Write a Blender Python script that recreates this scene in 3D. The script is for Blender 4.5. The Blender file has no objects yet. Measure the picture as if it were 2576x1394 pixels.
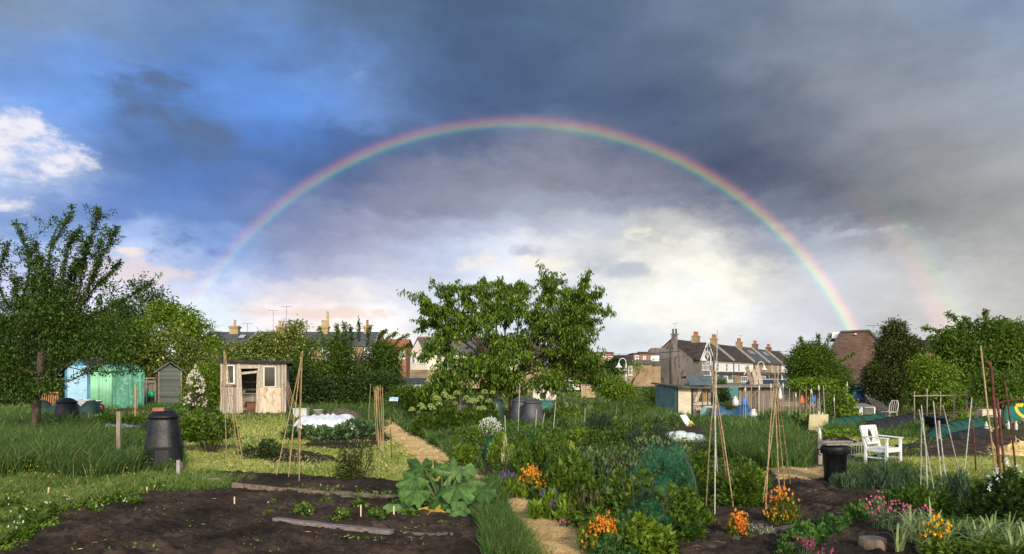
import bpy, math, random
import numpy as np
R = math.radians
rng = np.random.default_rng(7)
random.seed(7)
SC = bpy.context.scene
COL = SC.collection
# ------------------------------------------------------------------ camera
F, CX, HY, EYE = 1839.0, 1288.0, 945.0, 1.9
cd = bpy.data.cameras.new('camera')
cam = bpy.data.objects.new('camera', cd); COL.objects.link(cam)
cam.location = (0, 0, EYE); cam.rotation_euler = (R(90), 0, 0)
cd.sensor_width = 36; cd.lens = 36 * F / 2576.0
cd.shift_y = (HY - 697.0) / 2576.0
cd.clip_start = 0.05; cd.clip_end = 6000
SC.camera = cam

def G(X, Y):                                   # ground point seen at photo coordinate X, Y
    d = EYE * F / (Y - HY)
    return ((X - CX) / F * d, d)
def P(X, Y, d):                                # point at depth d
    return ((X - CX) / F * d, d, EYE + (HY - Y) / F * d)
def dep(Y): return EYE * F / (Y - HY)

# ------------------------------------------------------------------ tagging
def tag(o, label=None, cat=None, group=None, kind=None):
    if label: o['label'] = label
    if cat: o['category'] = cat
    if group: o['group'] = group
    if kind: o['kind'] = kind
    return o
def empty(name, loc, label, cat, group=None, rz=0.0):
    o = bpy.data.objects.new(name, None); COL.objects.link(o)
    o.location = loc if len(loc) == 3 else (loc[0], loc[1], 0.0)
    o.rotation_euler = (0, 0, rz); o.empty_display_size = .2
    return tag(o, label, cat, group)
def copy_tree(o, parent=None):
    c = o.copy(); COL.objects.link(c); c.parent = parent
    for ch in [q for q in COL.objects if q.parent == o]:
        copy_tree(ch, c)
    return c

# ------------------------------------------------------------------ materials
def srgb(c):
    return tuple((v/255.0/12.92 if v/255.0 <= .04045 else ((v/255.0+.055)/1.055)**2.4) for v in c)
_m = {}
def N(nt, t, **kw):
    n = nt.nodes.new(t)
    for k, v in kw.items(): setattr(n, k, v)
    return n
def base_mat(name):
    m = bpy.data.materials.new(name); m.use_nodes = True
    nt = m.node_tree; nt.nodes.clear()
    out = N(nt, 'ShaderNodeOutputMaterial'); b = N(nt, 'ShaderNodeBsdfPrincipled')
    nt.links.new(b.outputs[0], out.inputs[0])
    return m, nt, b, out
def mat(name, c1, c2=None, scale=4.0, rough=.8, bump=0.0, bscale=None, metal=0.0, stretch=(1,1,1), c3=None, detail=6, spec=.3, trans=0.0, contrast=(.35,.65)):
    """noise blended between c1 and c2, optional third colour for dirt, bump"""
    if name in _m: return _m[name]
    m, nt, b, out = base_mat(name); L = nt.links
    tc = N(nt, 'ShaderNodeTexCoord'); mp = N(nt, 'ShaderNodeMapping'); mp.inputs['Scale'].default_value = stretch
    L.new(tc.outputs['Object'], mp.inputs[0])
    nz = N(nt, 'ShaderNodeTexNoise'); nz.inputs['Scale'].default_value = scale; nz.inputs['Detail'].default_value = detail
    L.new(mp.outputs[0], nz.inputs['Vector'])
    rp = N(nt, 'ShaderNodeValToRGB'); L.new(nz.outputs['Fac'], rp.inputs[0])
    e = rp.color_ramp.elements
    e[0].position = contrast[0]; e[0].color = (*c1, 1); e[1].position = contrast[1]; e[1].color = (*(c2 or c1), 1)
    col = rp.outputs[0]
    if c3:
        n2 = N(nt, 'ShaderNodeTexNoise'); n2.inputs['Scale'].default_value = scale*3.3; n2.inputs['Detail'].default_value = 8
        L.new(mp.outputs[0], n2.inputs['Vector'])
        r2 = N(nt, 'ShaderNodeValToRGB'); r2.color_ramp.elements[0].position = .52; r2.color_ramp.elements[1].position = .66
        L.new(n2.outputs['Fac'], r2.inputs[0])
        mx = N(nt, 'ShaderNodeMix', data_type='RGBA'); L.new(r2.outputs[0], mx.inputs[0]); L.new(col, mx.inputs[6]); mx.inputs[7].default_value = (*c3, 1)
        col = mx.outputs[2]
    L.new(col, b.inputs['Base Color'])
    b.inputs['Roughness'].default_value = rough; b.inputs['Metallic'].default_value = metal
    b.inputs['Specular IOR Level'].default_value = spec
    if trans: b.inputs['Transmission Weight'].default_value = trans
    if bump:
        nb = N(nt, 'ShaderNodeTexNoise'); nb.inputs['Scale'].default_value = bscale or scale*4; nb.inputs['Detail'].default_value = 8
        L.new(mp.outputs[0], nb.inputs['Vector'])
        bp = N(nt, 'ShaderNodeBump'); bp.inputs['Strength'].default_value = bump; bp.inputs['Distance'].default_value = .02
        L.new(nb.outputs['Fac'], bp.inputs['Height']); L.new(bp.outputs[0], b.inputs['Normal'])
    _m[name] = m
    return m
def leafmat(name, c1, c2, rough=.5, trans=.25, c3=None):
    """leaf colour from the per-leaf attribute v; thin leaves let some light through"""
    if name in _m: return _m[name]
    m, nt, b, out = base_mat(name); L = nt.links
    at = N(nt, 'ShaderNodeAttribute'); at.attribute_name = 'v'
    rp = N(nt, 'ShaderNodeValToRGB'); e = rp.color_ramp.elements
    e[0].color = (*c1, 1); e[1].color = (*c2, 1)
    if c3:
        n = rp.color_ramp.elements.new(.93); n.color = (*c2, 1); rp.color_ramp.elements[-1].color = (*c3, 1)
    L.new(at.outputs['Fac'], rp.inputs[0]); L.new(rp.outputs[0], b.inputs['Base Color'])
    b.inputs['Roughness'].default_value = rough; b.inputs['Specular IOR Level'].default_value = .35
    if trans:
        tr = N(nt, 'ShaderNodeBsdfTranslucent'); ms = N(nt, 'ShaderNodeMixShader'); ms.inputs[0].default_value = trans
        L.new(rp.outputs[0], tr.inputs['Color']); L.new(b.outputs[0], ms.inputs[1]); L.new(tr.outputs[0], ms.inputs[2])
        L.new(ms.outputs[0], out.inputs[0])
    _m[name] = m
    return m
def brickmat(name, c1, c2, mortar, scale=1.0, vert=(1,0)):
    """bricks in object metres; rows follow z"""
    if name in _m: return _m[name]
    m, nt, b, out = base_mat(name); L = nt.links
    tc = N(nt, 'ShaderNodeTexCoord'); sp = N(nt, 'ShaderNodeSeparateXYZ'); L.new(tc.outputs['Object'], sp.inputs[0])
    ad = N(nt, 'ShaderNodeMath'); ad.operation = 'ADD'; L.new(sp.outputs[0], ad.inputs[0]); L.new(sp.outputs[1], ad.inputs[1])
    cb = N(nt, 'ShaderNodeCombineXYZ'); L.new(ad.outputs[0], cb.inputs[0]); L.new(sp.outputs[2], cb.inputs[1])
    br = N(nt, 'ShaderNodeTexBrick'); L.new(cb.outputs[0], br.inputs['Vector'])
    br.inputs['Scale'].default_value = scale; br.inputs['Brick Width'].default_value = .3; br.inputs['Row Height'].default_value = .1
    br.inputs['Mortar Size'].default_value = .012
    br.inputs['Color1'].default_value = (*c1, 1); br.inputs['Color2'].default_value = (*c2, 1); br.inputs['Mortar'].default_value = (*mortar, 1)
    nz = N(nt, 'ShaderNodeTexNoise'); nz.inputs['Scale'].default_value = .6; nz.inputs['Detail'].default_value = 6; L.new(tc.outputs['Object'], nz.inputs['Vector'])
    mr = N(nt, 'ShaderNodeMapRange'); mr.inputs[1].default_value = .3; mr.inputs[2].default_value = .7; mr.inputs[3].default_value = .7; mr.inputs[4].default_value = 1.25
    L.new(nz.outputs['Fac'], mr.inputs[0])
    mx = N(nt, 'ShaderNodeVectorMath'); mx.operation = 'SCALE'; L.new(br.outputs[0], mx.inputs[0]); L.new(mr.outputs[0], mx.inputs['Scale'])
    L.new(mx.outputs[0], b.inputs['Base Color']); b.inputs['Roughness'].default_value = .9; b.inputs['Specular IOR Level'].default_value = .15
    _m[name] = m
    return m
def plankmat(name, c1, c2, w=.15, axis=0, dark=.25, rough=.85):
    """weathered boards: every board its own tone, thin dark joints, streaky grain along the board; axis = across-board axis"""
    if name in _m: return _m[name]
    m, nt, b, out = base_mat(name); L = nt.links
    tc = N(nt, 'ShaderNodeTexCoord'); sp = N(nt, 'ShaderNodeSeparateXYZ'); L.new(tc.outputs['Object'], sp.inputs[0])
    if axis == 2: src = sp.outputs[2]
    else:
        a = N(nt, 'ShaderNodeMath'); a.operation = 'ADD'; L.new(sp.outputs[0], a.inputs[0]); L.new(sp.outputs[1], a.inputs[1]); src = a.outputs[0]
    dv = N(nt, 'ShaderNodeMath'); dv.operation = 'DIVIDE'; L.new(src, dv.inputs[0]); dv.inputs[1].default_value = w
    fl = N(nt, 'ShaderNodeMath'); fl.operation = 'FLOOR'; L.new(dv.outputs[0], fl.inputs[0])
    fr = N(nt, 'ShaderNodeMath'); fr.operation = 'FRACT'; L.new(dv.outputs[0], fr.inputs[0])
    wn = N(nt, 'ShaderNodeTexWhiteNoise', noise_dimensions='1D'); L.new(fl.outputs[0], wn.inputs['W'])
    mp = N(nt, 'ShaderNodeMapping'); mp.inputs['Scale'].default_value = (1.2, 1.2, 14) if axis == 2 else (14, 14, 1.2)
    L.new(tc.outputs['Object'], mp.inputs[0])
    nz = N(nt, 'ShaderNodeTexNoise'); nz.inputs['Scale'].default_value = 1.6; nz.inputs['Detail'].default_value = 8; nz.inputs['Roughness'].default_value = .7
    L.new(mp.outputs[0], nz.inputs['Vector'])
    ad = N(nt, 'ShaderNodeMath'); ad.operation = 'MULTIPLY_ADD'; L.new(wn.outputs['Value'], ad.inputs[0]); ad.inputs[1].default_value = .45; L.new(nz.outputs['Fac'], ad.inputs[2])
    mr = N(nt, 'ShaderNodeMapRange'); mr.inputs[1].default_value = .4; mr.inputs[2].default_value = 1.05; L.new(ad.outputs[0], mr.inputs[0])
    mx = N(nt, 'ShaderNodeMix', data_type='RGBA'); L.new(mr.outputs[0], mx.inputs[0]); mx.inputs[6].default_value = (*c1, 1); mx.inputs[7].default_value = (*c2, 1)
    gp = N(nt, 'ShaderNodeMath'); gp.operation = 'LESS_THAN'; L.new(fr.outputs[0], gp.inputs[0]); gp.inputs[1].default_value = .07
    g2 = N(nt, 'ShaderNodeMix', data_type='RGBA'); L.new(gp.outputs[0], g2.inputs[0]); L.new(mx.outputs[2], g2.inputs[6]); g2.inputs[7].default_value = (*(v*dark for v in c1), 1)
    L.new(g2.outputs[2], b.inputs['Base Color']); b.inputs['Roughness'].default_value = rough; b.inputs['Specular IOR Level'].default_value = .2
    bp = N(nt, 'ShaderNodeBump'); bp.inputs['Strength'].default_value = .4; bp.inputs['Distance'].default_value = .01; L.new(mr.outputs[0], bp.inputs['Height']); L.new(bp.outputs[0], b.inputs['Normal'])
    _m[name] = m
    return m

M_bark = mat('bark', (.035,.025,.018), (.10,.075,.05), 6, .9, .6, stretch=(3,3,.6))
M_bark_l = mat('bark_pale', (.10,.075,.05), (.2,.15,.10), 6, .9, .5, stretch=(3,3,.6))
M_cane = mat('bamboo', (.28,.18,.085), (.46,.33,.17), 9, .55, .1, c3=(.25,.14,.06), stretch=(.3,.3,3))
M_cane_g = mat('grey_cane', (.32,.30,.26), (.50,.47,.40), 9, .6, stretch=(.3,.3,3))
M_stake = mat('grey_stake', (.17,.14,.11), (.36,.31,.25), 5, .9, .4, stretch=(4,4,.5))
M_wood = mat('old_timber', (.16,.12,.09), (.34,.28,.21), 4, .9, .4, stretch=(.5,6,6))
M_woodd = mat('dark_timber', (.07,.055,.045), (.17,.135,.11), 4, .9, .4, stretch=(.6,5,5))
M_white = mat('white_paint', (.70,.69,.66), (.82,.81,.78), 3, .5, .1)
M_glass = mat('dark_glass', (.02,.025,.03), (.05,.06,.07), 1, .08, spec=.6)
M_glassl = mat('window_glass', (.10,.12,.14), (.22,.24,.25), .8, .12, spec=.6)
M_blackp = mat('black_plastic', (.006,.007,.009), (.014,.015,.018), 6, .42, .15, 20, spec=.25, c3=(.022,.022,.02))
M_greyp = mat('grey_plastic', (.045,.05,.055), (.08,.085,.09), 3, .5, .1)
M_slate = mat('slate', (.055,.057,.065), (.11,.11,.12), 1.2, .75, .3, stretch=(1,1,3), c3=(.09,.10,.07))
M_tile = mat('brown_tile', (.035,.026,.022), (.075,.055,.045), .9, .85, .3, stretch=(1,1,3))
M_terra = mat('terracotta', (.32,.09,.045), (.45,.17,.09), 3, .8)
M_potbuff = mat('buff_clay', (.38,.26,.14), (.50,.36,.21), 3, .8)
M_rust = mat('rusty_iron', (.055,.022,.015), (.16,.06,.035), 12, .9, .4)
M_metal = mat('grey_metal', (.2,.2,.21), (.35,.35,.36), 6, .5, metal=.6)

# ------------------------------------------------------------------ solid mesh builder
class MB:
    def __init__(s): s.v = []; s.f = []; s.mi = []; s.cur = 0
    def add(s, vs, fs):
        o = len(s.v); s.v += [tuple(v) for v in vs]; s.f += [tuple(i+o for i in f) for f in fs]; s.mi += [s.cur]*len(fs); return s
    def box(s, x0, y0, z0, x1, y1, z1):
        return s.add([(x0,y0,z0),(x1,y0,z0),(x1,y1,z0),(x0,y1,z0),(x0,y0,z1),(x1,y0,z1),(x1,y1,z1),(x0,y1,z1)],
            [(0,3,2,1),(4,5,6,7),(0,1,5,4),(1,2,6,5),(2,3,7,6),(3,0,4,7)])
    def bar(s, a, b, w, h=None, up=(0,0,1)):        # rectangular bar from a to b
        h = h or w; a = np.array(a, float); b = np.array(b, float); t = b-a; t /= np.linalg.norm(t)+1e-9
        u = np.array(up, float)
        if abs(t@u) > .95: u = np.array((0,1.,0))
        sd = np.cross(t, u); sd /= np.linalg.norm(sd); u = np.cross(sd, t)
        q = [(-1,-1),(1,-1),(1,1),(-1,1)]
        vs = [a+sd*w/2*i+u*h/2*j for i,j in q]+[b+sd*w/2*i+u*h/2*j for i,j in q]
        return s.add(vs, [(0,1,2,3),(7,6,5,4),(0,4,5,1),(1,5,6,2),(2,6,7,3),(3,7,4,0)])
    def tube(s, pts, rad, n=6, cap=True):
        pts = [np.array(p, float) for p in pts]; k = len(pts)
        if not hasattr(rad, '__len__'): rad = [rad]*k
        vs = []; pu = None
        for i, p in enumerate(pts):
            t = pts[min(i+1,k-1)]-pts[max(i-1,0)]; t = t/(np.linalg.norm(t)+1e-9)
            if pu is None: pu = np.array((1.,0,0)) if abs(t[0]) < .9 else np.array((0,1.,0))
            u = pu-t*(pu@t); u /= np.linalg.norm(u)+1e-9; w = np.cross(t, u); pu = u
            for j in range(n):
                a = 2*math.pi*j/n; vs.append(p+(u*math.cos(a)+w*math.sin(a))*rad[i])
        fs = [(i*n+j, i*n+(j+1)%n, (i+1)*n+(j+1)%n, (i+1)*n+j) for i in range(k-1) for j in range(n)]
        if cap: fs += [tuple(range(n))[::-1], tuple(range((k-1)*n, k*n))]
        return s.add(vs, fs)
    def lathe(s, prof, c=(0,0,0), n=20, sq=None):
        """profile [(r,z)..]; sq = superellipse power for squarish bodies"""
        vs = []
        for r, z in prof:
            for j in range(n):
                a = 2*math.pi*j/n; ca, sa = math.cos(a), math.sin(a)
                if sq:
                    k = (abs(ca)**sq+abs(sa)**sq)**(-1/sq); ca *= k; sa *= k
                vs.append((c[0]+r*ca, c[1]+r*sa, c[2]+z))
        k = len(prof)
        fs = [(i*n+j, i*n+(j+1)%n, (i+1)*n+(j+1)%n, (i+1)*n+j) for i in range(k-1) for j in range(n)]
        fs += [tuple(range(n))[::-1], tuple(range((k-1)*n, k*n))]
        return s.add(vs, fs)
    def prism(s, poly, y0, y1):                    # polygon in x,z extruded along y
        n = len(poly); vs = [(x, y0, z) for x, z in poly]+[(x, y1, z) for x, z in poly]
        return s.add(vs, [tuple(range(n)), tuple(range(n, 2*n))[::-1]]+[(i, i+n, (i+1)%n+n, (i+1)%n) for i in range(n)])
    def prismx(s, poly, x0, x1):                   # polygon in y,z extruded along x
        n = len(poly); vs = [(x0, y, z) for y, z in poly]+[(x1, y, z) for y, z in poly]
        return s.add(vs, [tuple(range(n))[::-1], tuple(range(n, 2*n))]+[(i, (i+1)%n, (i+1)%n+n, i+n) for i in range(n)])
    def slab(s, a, b, c, d, t):                    # quad abcd given thickness t downward along its normal
        a, b, c, d = [np.array(q, float) for q in (a, b, c, d)]
        n = np.cross(b-a, d-a); n /= np.linalg.norm(n); lo = [q-n*t for q in (a,b,c,d)]
        return s.add([a,b,c,d]+lo, [(0,1,2,3),(7,6,5,4),(0,4,5,1),(1,5,6,2),(2,6,7,3),(3,7,4,0)])
    def build(s, name, m, parent=None, loc=None, smooth=False, bevel=0, rz=0):
        me = bpy.data.meshes.new(name); me.from_pydata([tuple(map(float, v)) for v in s.v], [], s.f)
        for q in (m if isinstance(m, (list, tuple)) else [m]): me.materials.append(q)
        if any(s.mi): me.polygons.foreach_set('material_index', s.mi)
        if smooth: me.polygons.foreach_set('use_smooth', [True]*len(me.polygons))
        me.update()
        o = bpy.data.objects.new(name, me); COL.objects.link(o); o.parent = parent
        if loc is not None: o.location = loc if len(loc) == 3 else (*loc, 0)
        o.rotation_euler = (0, 0, rz)
        if bevel:
            b = o.modifiers.new('b', 'BEVEL'); b.width = bevel; b.segments = 2; b.limit_method = 'ANGLE'
        return o

# ------------------------------------------------------------------ leaf / blade meshes (numpy)
class LB:
    def __init__(s): s.V = []; s.A = []; s.Fq = []; s.n = 0
    def quads(s, v, a, q):
        s.V.append(v.reshape(-1, 3)); s.A.append(a.ravel()); s.Fq.append(q+s.n); s.n += v.size//3
    def leaves(s, p, d, L, W, var, fold=.18, upv=None, roll=1.0):
        n = len(p)
        if n == 0: return s
        d = d/(np.linalg.norm(d, axis=1)[:, None]+1e-9)
        up = np.tile(np.array((0,0,1.)), (n,1)) if upv is None else upv
        up = up+rng.normal(0, .45*roll, (n,3))
        sd = np.cross(d, up); sd /= np.linalg.norm(sd, axis=1)[:, None]+1e-9
        nr = np.cross(sd, d)
        L = np.broadcast_to(np.asarray(L, float), (n,))[:, None]; W = np.broadcast_to(np.asarray(W, float), (n,))[:, None]
        v = np.stack([p, p+d*L*.45+sd*W*.5+nr*W*fold, p+d*L-nr*L*.12, p+d*L*.45-sd*W*.5+nr*W*fold], 1)
        q = np.arange(n*4).reshape(n, 4)
        s.quads(v, np.repeat(np.clip(var, 0, 1), 4), q); return s
    def blades(s, p, h, w, lean, var, az=None, curve=1.0):
        """grass blades: two quads each, bending over by lean (m)"""
        n = len(p)
        if n == 0: return s
        az = rng.uniform(0, 2*np.pi, n) if az is None else az
        ld = np.stack([np.cos(az), np.sin(az), np.zeros(n)], 1)
        fa = rng.uniform(-.9, .9, n); sd = np.stack([np.cos(fa), np.sin(fa), np.zeros(n)], 1)
        h = np.broadcast_to(np.asarray(h, float), (n,))[:, None]; w = np.broadcast_to(np.asarray(w, float), (n,))[:, None]
        lean = np.broadcast_to(np.asarray(lean, float), (n,))[:, None]
        z = np.array((0,0,1.))
        m = p+z*h*.55+ld*lean*.35; t = p+z*h*(1-.15*curve)+ld*lean
        v = np.stack([p-sd*w*.5, p+sd*w*.5, m+sd*w*.38, m-sd*w*.38, t+sd*w*.06, t-sd*w*.06], 1)
        i = np.arange(n)[:, None]*6
        q = np.concatenate([i+np.array([0,1,2,3]), i+np.array([3,2,4,5])], 0)
        s.quads(v, np.repeat(np.clip(var, 0, 1), 6), q); return s
    def blobs(s, p, r, var, squash=1.0):
        """small octahedral blobs"""
        n = len(p)
        if n == 0: return s
        r = np.broadcast_to(np.asarray(r, float), (n,))[:, None, None]
        o = np.array([(1,0,0),(0,1,0),(-1,0,0),(0,-1,0),(0,0,squash),(0,0,-squash)], float)[None]
        v = p[:, None]+o*r*rng.uniform(.8, 1.2, (n, 6, 1))
        i = np.arange(n)[:, None]*6
        q = np.concatenate([i+np.array(c) for c in ((0,1,4,4),(1,2,4,4),(2,3,4,4),(3,0,4,4),(1,0,5,5),(2,1,5,5),(3,2,5,5),(0,3,5,5))], 0)
        s.quads(v, np.repeat(np.clip(var, 0, 1), 6), q); return s
    def build(s, name, m, parent=None, loc=None, smooth=False):
        if s.n == 0: s.quads(np.zeros((1,4,3)), np.zeros(4), np.array([[0,1,2,3]]))
        V = np.concatenate(s.V).astype(np.float32); A = np.concatenate(s.A).astype(np.float32); Q = np.concatenate(s.Fq).astype(np.int32)
        if parent is not None and loc is None:      # coordinates were given in world space
            V = V-np.array(parent.location, dtype=np.float32)
        tri = Q[:, 2] == Q[:, 3]
        lt = np.where(tri, 3, 4).astype(np.int32); idx = Q[np.stack([np.ones(len(Q), bool)]*3+[~tri], 1)]
        me = bpy.data.meshes.new(name)
        me.vertices.add(len(V)); me.vertices.foreach_set('co', V.ravel())
        me.loops.add(len(idx)); me.loops.foreach_set('vertex_index', idx.astype(np.int32))
        me.polygons.add(len(Q)); me.polygons.foreach_set('loop_start', np.concatenate([[0], np.cumsum(lt)[:-1]]).astype(np.int32))
        at = me.attributes.new('v', 'FLOAT', 'POINT'); at.data.foreach_set('value', A)
        me.materials.append(m); me.update(calc_edges=True); me.validate()
        if smooth: me.polygons.foreach_set('use_smooth', [True]*len(me.polygons))
        o = bpy.data.objects.new(name, me); COL.objects.link(o); o.parent = parent
        if loc is not None: o.location = loc if len(loc) == 3 else (*loc, 0)
        return o

def rdir(n): d = rng.normal(size=(n,3)); return d/np.linalg.norm(d, axis=1)[:, None]
def vnoise(x, y, sc, seed=0):
    """2-D value noise"""
    r = np.random.default_rng(seed+1234).random((257, 257)); x = x/sc+1000; y = y/sc+1000
    xi = np.floor(x).astype(int); yi = np.floor(y).astype(int); fx = x-xi; fy = y-yi
    fx = fx*fx*(3-2*fx); fy = fy*fy*(3-2*fy); a = lambda i, j: r[(xi+i) % 256, (yi+j) % 256]
    return (a(0,0)*(1-fx)+a(1,0)*fx)*(1-fy)+(a(0,1)*(1-fx)+a(1,1)*fx)*fy
def inpoly(x, y, poly):
    c = np.zeros(x.shape, bool); n = len(poly)
    for i in range(n):
        x0, y0 = poly[i]; x1, y1 = poly[(i+1) % n]
        if y0 == y1: continue
        k = ((y0 > y) != (y1 > y)) & (x < (x1-x0)*(y-y0)/(y1-y0)+x0); c ^= k
    return c
def sample_px(poly, n):
    """n random ground points whose picture lies in the photo polygon"""
    poly = np.array(poly, float); lo = poly.min(0); hi = poly.max(0); out = []
    k = 0
    while k < n:
        q = rng.uniform(lo, hi, (n*2, 2)); q = q[inpoly(q[:,0], q[:,1], poly)]; out.append(q); k += len(q)
    q = np.concatenate(out)[:n]; d = EYE*F/(q[:,1]-HY)
    return np.stack([(q[:,0]-CX)/F*d, d, np.zeros(n)], 1)
def curve3(pts, k=6):
    """Catmull-Rom through points"""
    P_ = [np.array(p, float) for p in pts]; P_ = [2*P_[0]-P_[1]]+P_+[2*P_[-1]-P_[-2]]; out = []
    for i in range(1, len(P_)-2):
        for j in range(k):
            t = j/k; a, b, c, d = P_[i-1:i+3]
            out.append(.5*((2*b)+(-a+c)*t+(2*a-5*b+4*c-d)*t*t+(-a+3*b-3*c+d)*t**3))
    out.append(P_[-2]); return np.array(out)
# ------------------------------------------------------------------ sky: nishita daylight with storm clouds and rainbow in front
def build_world():
    S = '''20 0 128 148 178|20 200 130 155 190|20 400 118 145 185|20 600 105 135 180|20 900 95 120 155|20 1200 82 104 138|20 1500 90 112 140|20 1800 115 132 155|20 2100 138 152 172|20 2400 135 155 180|20 2576 130 150 180
120 0 128 160 210|120 200 120 158 220|120 400 100 138 192|120 600 103 143 205|120 800 108 145 200|120 1000 88 116 158|120 1200 82 104 140|120 1500 90 111 142|120 1700 103 120 145|120 2000 128 141 160|120 2300 140 152 170|120 2576 150 165 185
220 0 122 165 232|220 200 112 162 238|220 400 92 140 215|220 600 106 152 224|220 800 104 156 236|220 920 130 165 222|220 1050 90 118 163|220 1300 84 107 145|220 1600 88 109 142|220 1900 110 123 145|220 2200 143 150 160|220 2576 155 165 180
290 300 90 125 180|290 480 105 145 210|290 720 95 145 225
330 0 150 180 232|330 150 125 168 238|330 350 85 116 162|330 450 80 110 152|330 530 88 120 170|330 620 98 145 225|330 700 98 145 220|330 760 80 112 165|330 1000 80 107 152|330 1200 84 106 146|330 1600 84 104 136|330 1800 90 106 130|330 2000 118 128 145|330 2300 150 154 162|330 2576 162 168 175
430 0 185 205 240|430 60 210 222 245|430 130 140 175 230|430 250 88 122 182|430 450 94 132 198|430 600 82 116 172|430 800 80 110 162|430 900 85 110 158|430 980 125 133 162|430 1100 134 140 162|430 1300 146 150 166|430 1500 137 140 157|430 1620 124 128 148|430 1850 78 93 122|430 2000 95 106 128|430 2150 130 136 145|430 2300 155 156 160|430 2576 165 168 170
530 0 108 143 205|530 200 95 132 200|530 400 90 125 186|530 600 90 122 180|530 760 122 135 175|530 1000 148 150 172|530 1200 145 150 174|530 1400 168 178 198|530 1600 152 160 178|530 1800 118 125 148|530 1950 88 99 126|530 2150 108 116 132|530 2300 148 149 152|530 2576 160 162 163
565 1300 150 158 182|570 1950 112 122 145|560 2200 130 134 142|570 2400 148 150 152
610 0 165 192 230|610 300 175 200 240|610 420 105 140 198|610 500 105 140 198|610 560 120 155 212|610 700 138 150 192|610 900 158 162 188|610 1100 178 190 215|610 1250 200 212 232|610 1400 200 206 218|610 1500 168 177 195|610 1620 238 234 214|610 1720 205 204 200|610 1850 172 177 187|610 2000 172 180 200|610 2120 190 196 206|610 2400 168 169 168|610 2576 165 166 165
660 1150 185 200 225|660 1300 235 230 225|660 1420 240 234 218|660 1560 160 170 192|660 1680 240 238 220|660 2170 185 190 198
640 330 185 205 235|640 460 125 155 205|660 560 150 172 212
700 0 185 190 220|700 300 215 205 218|700 400 222 214 222|700 560 165 180 215|700 800 165 172 196|700 1000 178 184 202|700 1200 215 216 222|700 1350 208 212 222|700 1500 216 216 216|700 1600 215 218 214|700 1700 255 254 238|700 1770 252 248 222|700 1900 216 213 202|700 2050 180 185 196|700 2250 185 187 188|700 2576 180 180 178
780 400 205 225 240|780 600 212 220 228|780 750 232 216 212|780 900 226 220 220|780 1100 195 210 226|780 1350 200 210 222|780 1500 186 198 216|780 1600 238 234 212|780 1750 228 227 216|780 1900 195 200 208|780 2100 190 192 200|780 2400 192 190 187|780 2576 185 185 180
850 500 215 230 238|850 900 242 228 216|850 1100 215 221 226|850 1600 196 204 214|850 1900 203 205 208|850 2300 192 191 188|850 2576 188 186 182
930 200 210 220 225|930 900 220 220 218|930 1600 205 208 210|930 2400 195 193 190'''
    pts = []; cols = []
    for t in S.replace('\n', '|').split('|'):
        y, x, r, g, b = map(float, t.split()); pts.append((x, y)); cols.append(srgb((r, g, b)))
    pts = np.array(pts); cols = np.array(cols); lum = (cols@np.array((.25,.6,.15)))[:,None]; hb = np.clip((pts[:,1:2]-560)/120, 0, 1); cols = np.clip(lum+(cols-lum)*(.98+.02*(pts[:,0:1] < 900)*(pts[:,1:2] < 350)), .01, 2)*(lum/.33)**.10*(1+.20*hb)
    def skycol(X, Y):
        dx = (pts[:,0]-X)*.62; dy = (pts[:,1]-Y)
        w = np.exp(-(dx*dx+dy*dy)/(2*40.0**2))+1e-5/(1+(dx*dx+dy*dy)/1e4); w /= w.sum()
        return w@cols
    w = bpy.data.worlds.new('World'); SC.world = w; w.use_nodes = True
    nt = w.node_tree; nt.nodes.clear(); L = nt.links
    def mth(op, a, b=None, c=None, clamp=False):
        n = N(nt, 'ShaderNodeMath'); n.operation = op; n.use_clamp = clamp
        for i, q in enumerate((a, b, c)):
            if q is None: continue
            if isinstance(q, (int, float)): n.inputs[i].default_value = q
            else: L.new(q, n.inputs[i])
        return n.outputs[0]
    tc = N(nt, 'ShaderNodeTexCoord'); vec = tc.outputs['Generated']
    nrm = N(nt, 'ShaderNodeVectorMath'); nrm.operation = 'NORMALIZE'; L.new(vec, nrm.inputs[0]); vec = nrm.outputs[0]
    sp = N(nt, 'ShaderNodeSeparateXYZ'); L.new(vec, sp.inputs[0])
    az = mth('ARCTAN2', sp.outputs[0], sp.outputs[1]); el = mth('ARCSINE', sp.outputs[2])
    def noise(scale, detail, rough=.55, str_=(1,1,1), off=0):
        mp = N(nt, 'ShaderNodeMapping'); mp.inputs['Scale'].default_value = str_; mp.inputs['Location'].default_value = (off, off*.7, 0)
        L.new(vec, mp.inputs[0]); n = N(nt, 'ShaderNodeTexNoise'); n.inputs['Scale'].default_value = scale; n.inputs['Detail'].default_value = detail; n.inputs['Roughness'].default_value = rough
        L.new(mp.outputs[0], n.inputs['Vector']); return n
    n1 = noise(5.5, 9, .56, (1,1,1.6)); s1 = N(nt, 'ShaderNodeSeparateColor'); L.new(n1.outputs['Color'], s1.inputs[0])
    n2 = noise(22, 8, .6, (1,1,1.8), 3); s2 = N(nt, 'ShaderNodeSeparateColor'); L.new(n2.outputs['Color'], s2.inputs[0])
    wa = mth('MULTIPLY_ADD', mth('SUBTRACT', s1.outputs[0], .5), .10, mth('MULTIPLY', mth('SUBTRACT', s2.outputs[0], .5), .07))
    we = mth('MULTIPLY_ADD', mth('SUBTRACT', s1.outputs[1], .5), .08, mth('MULTIPLY', mth('SUBTRACT', s2.outputs[1], .5), .05))
    azw = mth('ADD', az, wa); elw = mth('ADD', el, we)
    A0, A1, NA = -.70, .70, 30
    u = mth('DIVIDE', mth('SUBTRACT', azw, A0), A1-A0, clamp=True)
    els = [-.02, .02, .05, .08, .11, .14, .17, .20, .235, .27, .31, .35, .40, .46]
    prev = None
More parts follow.
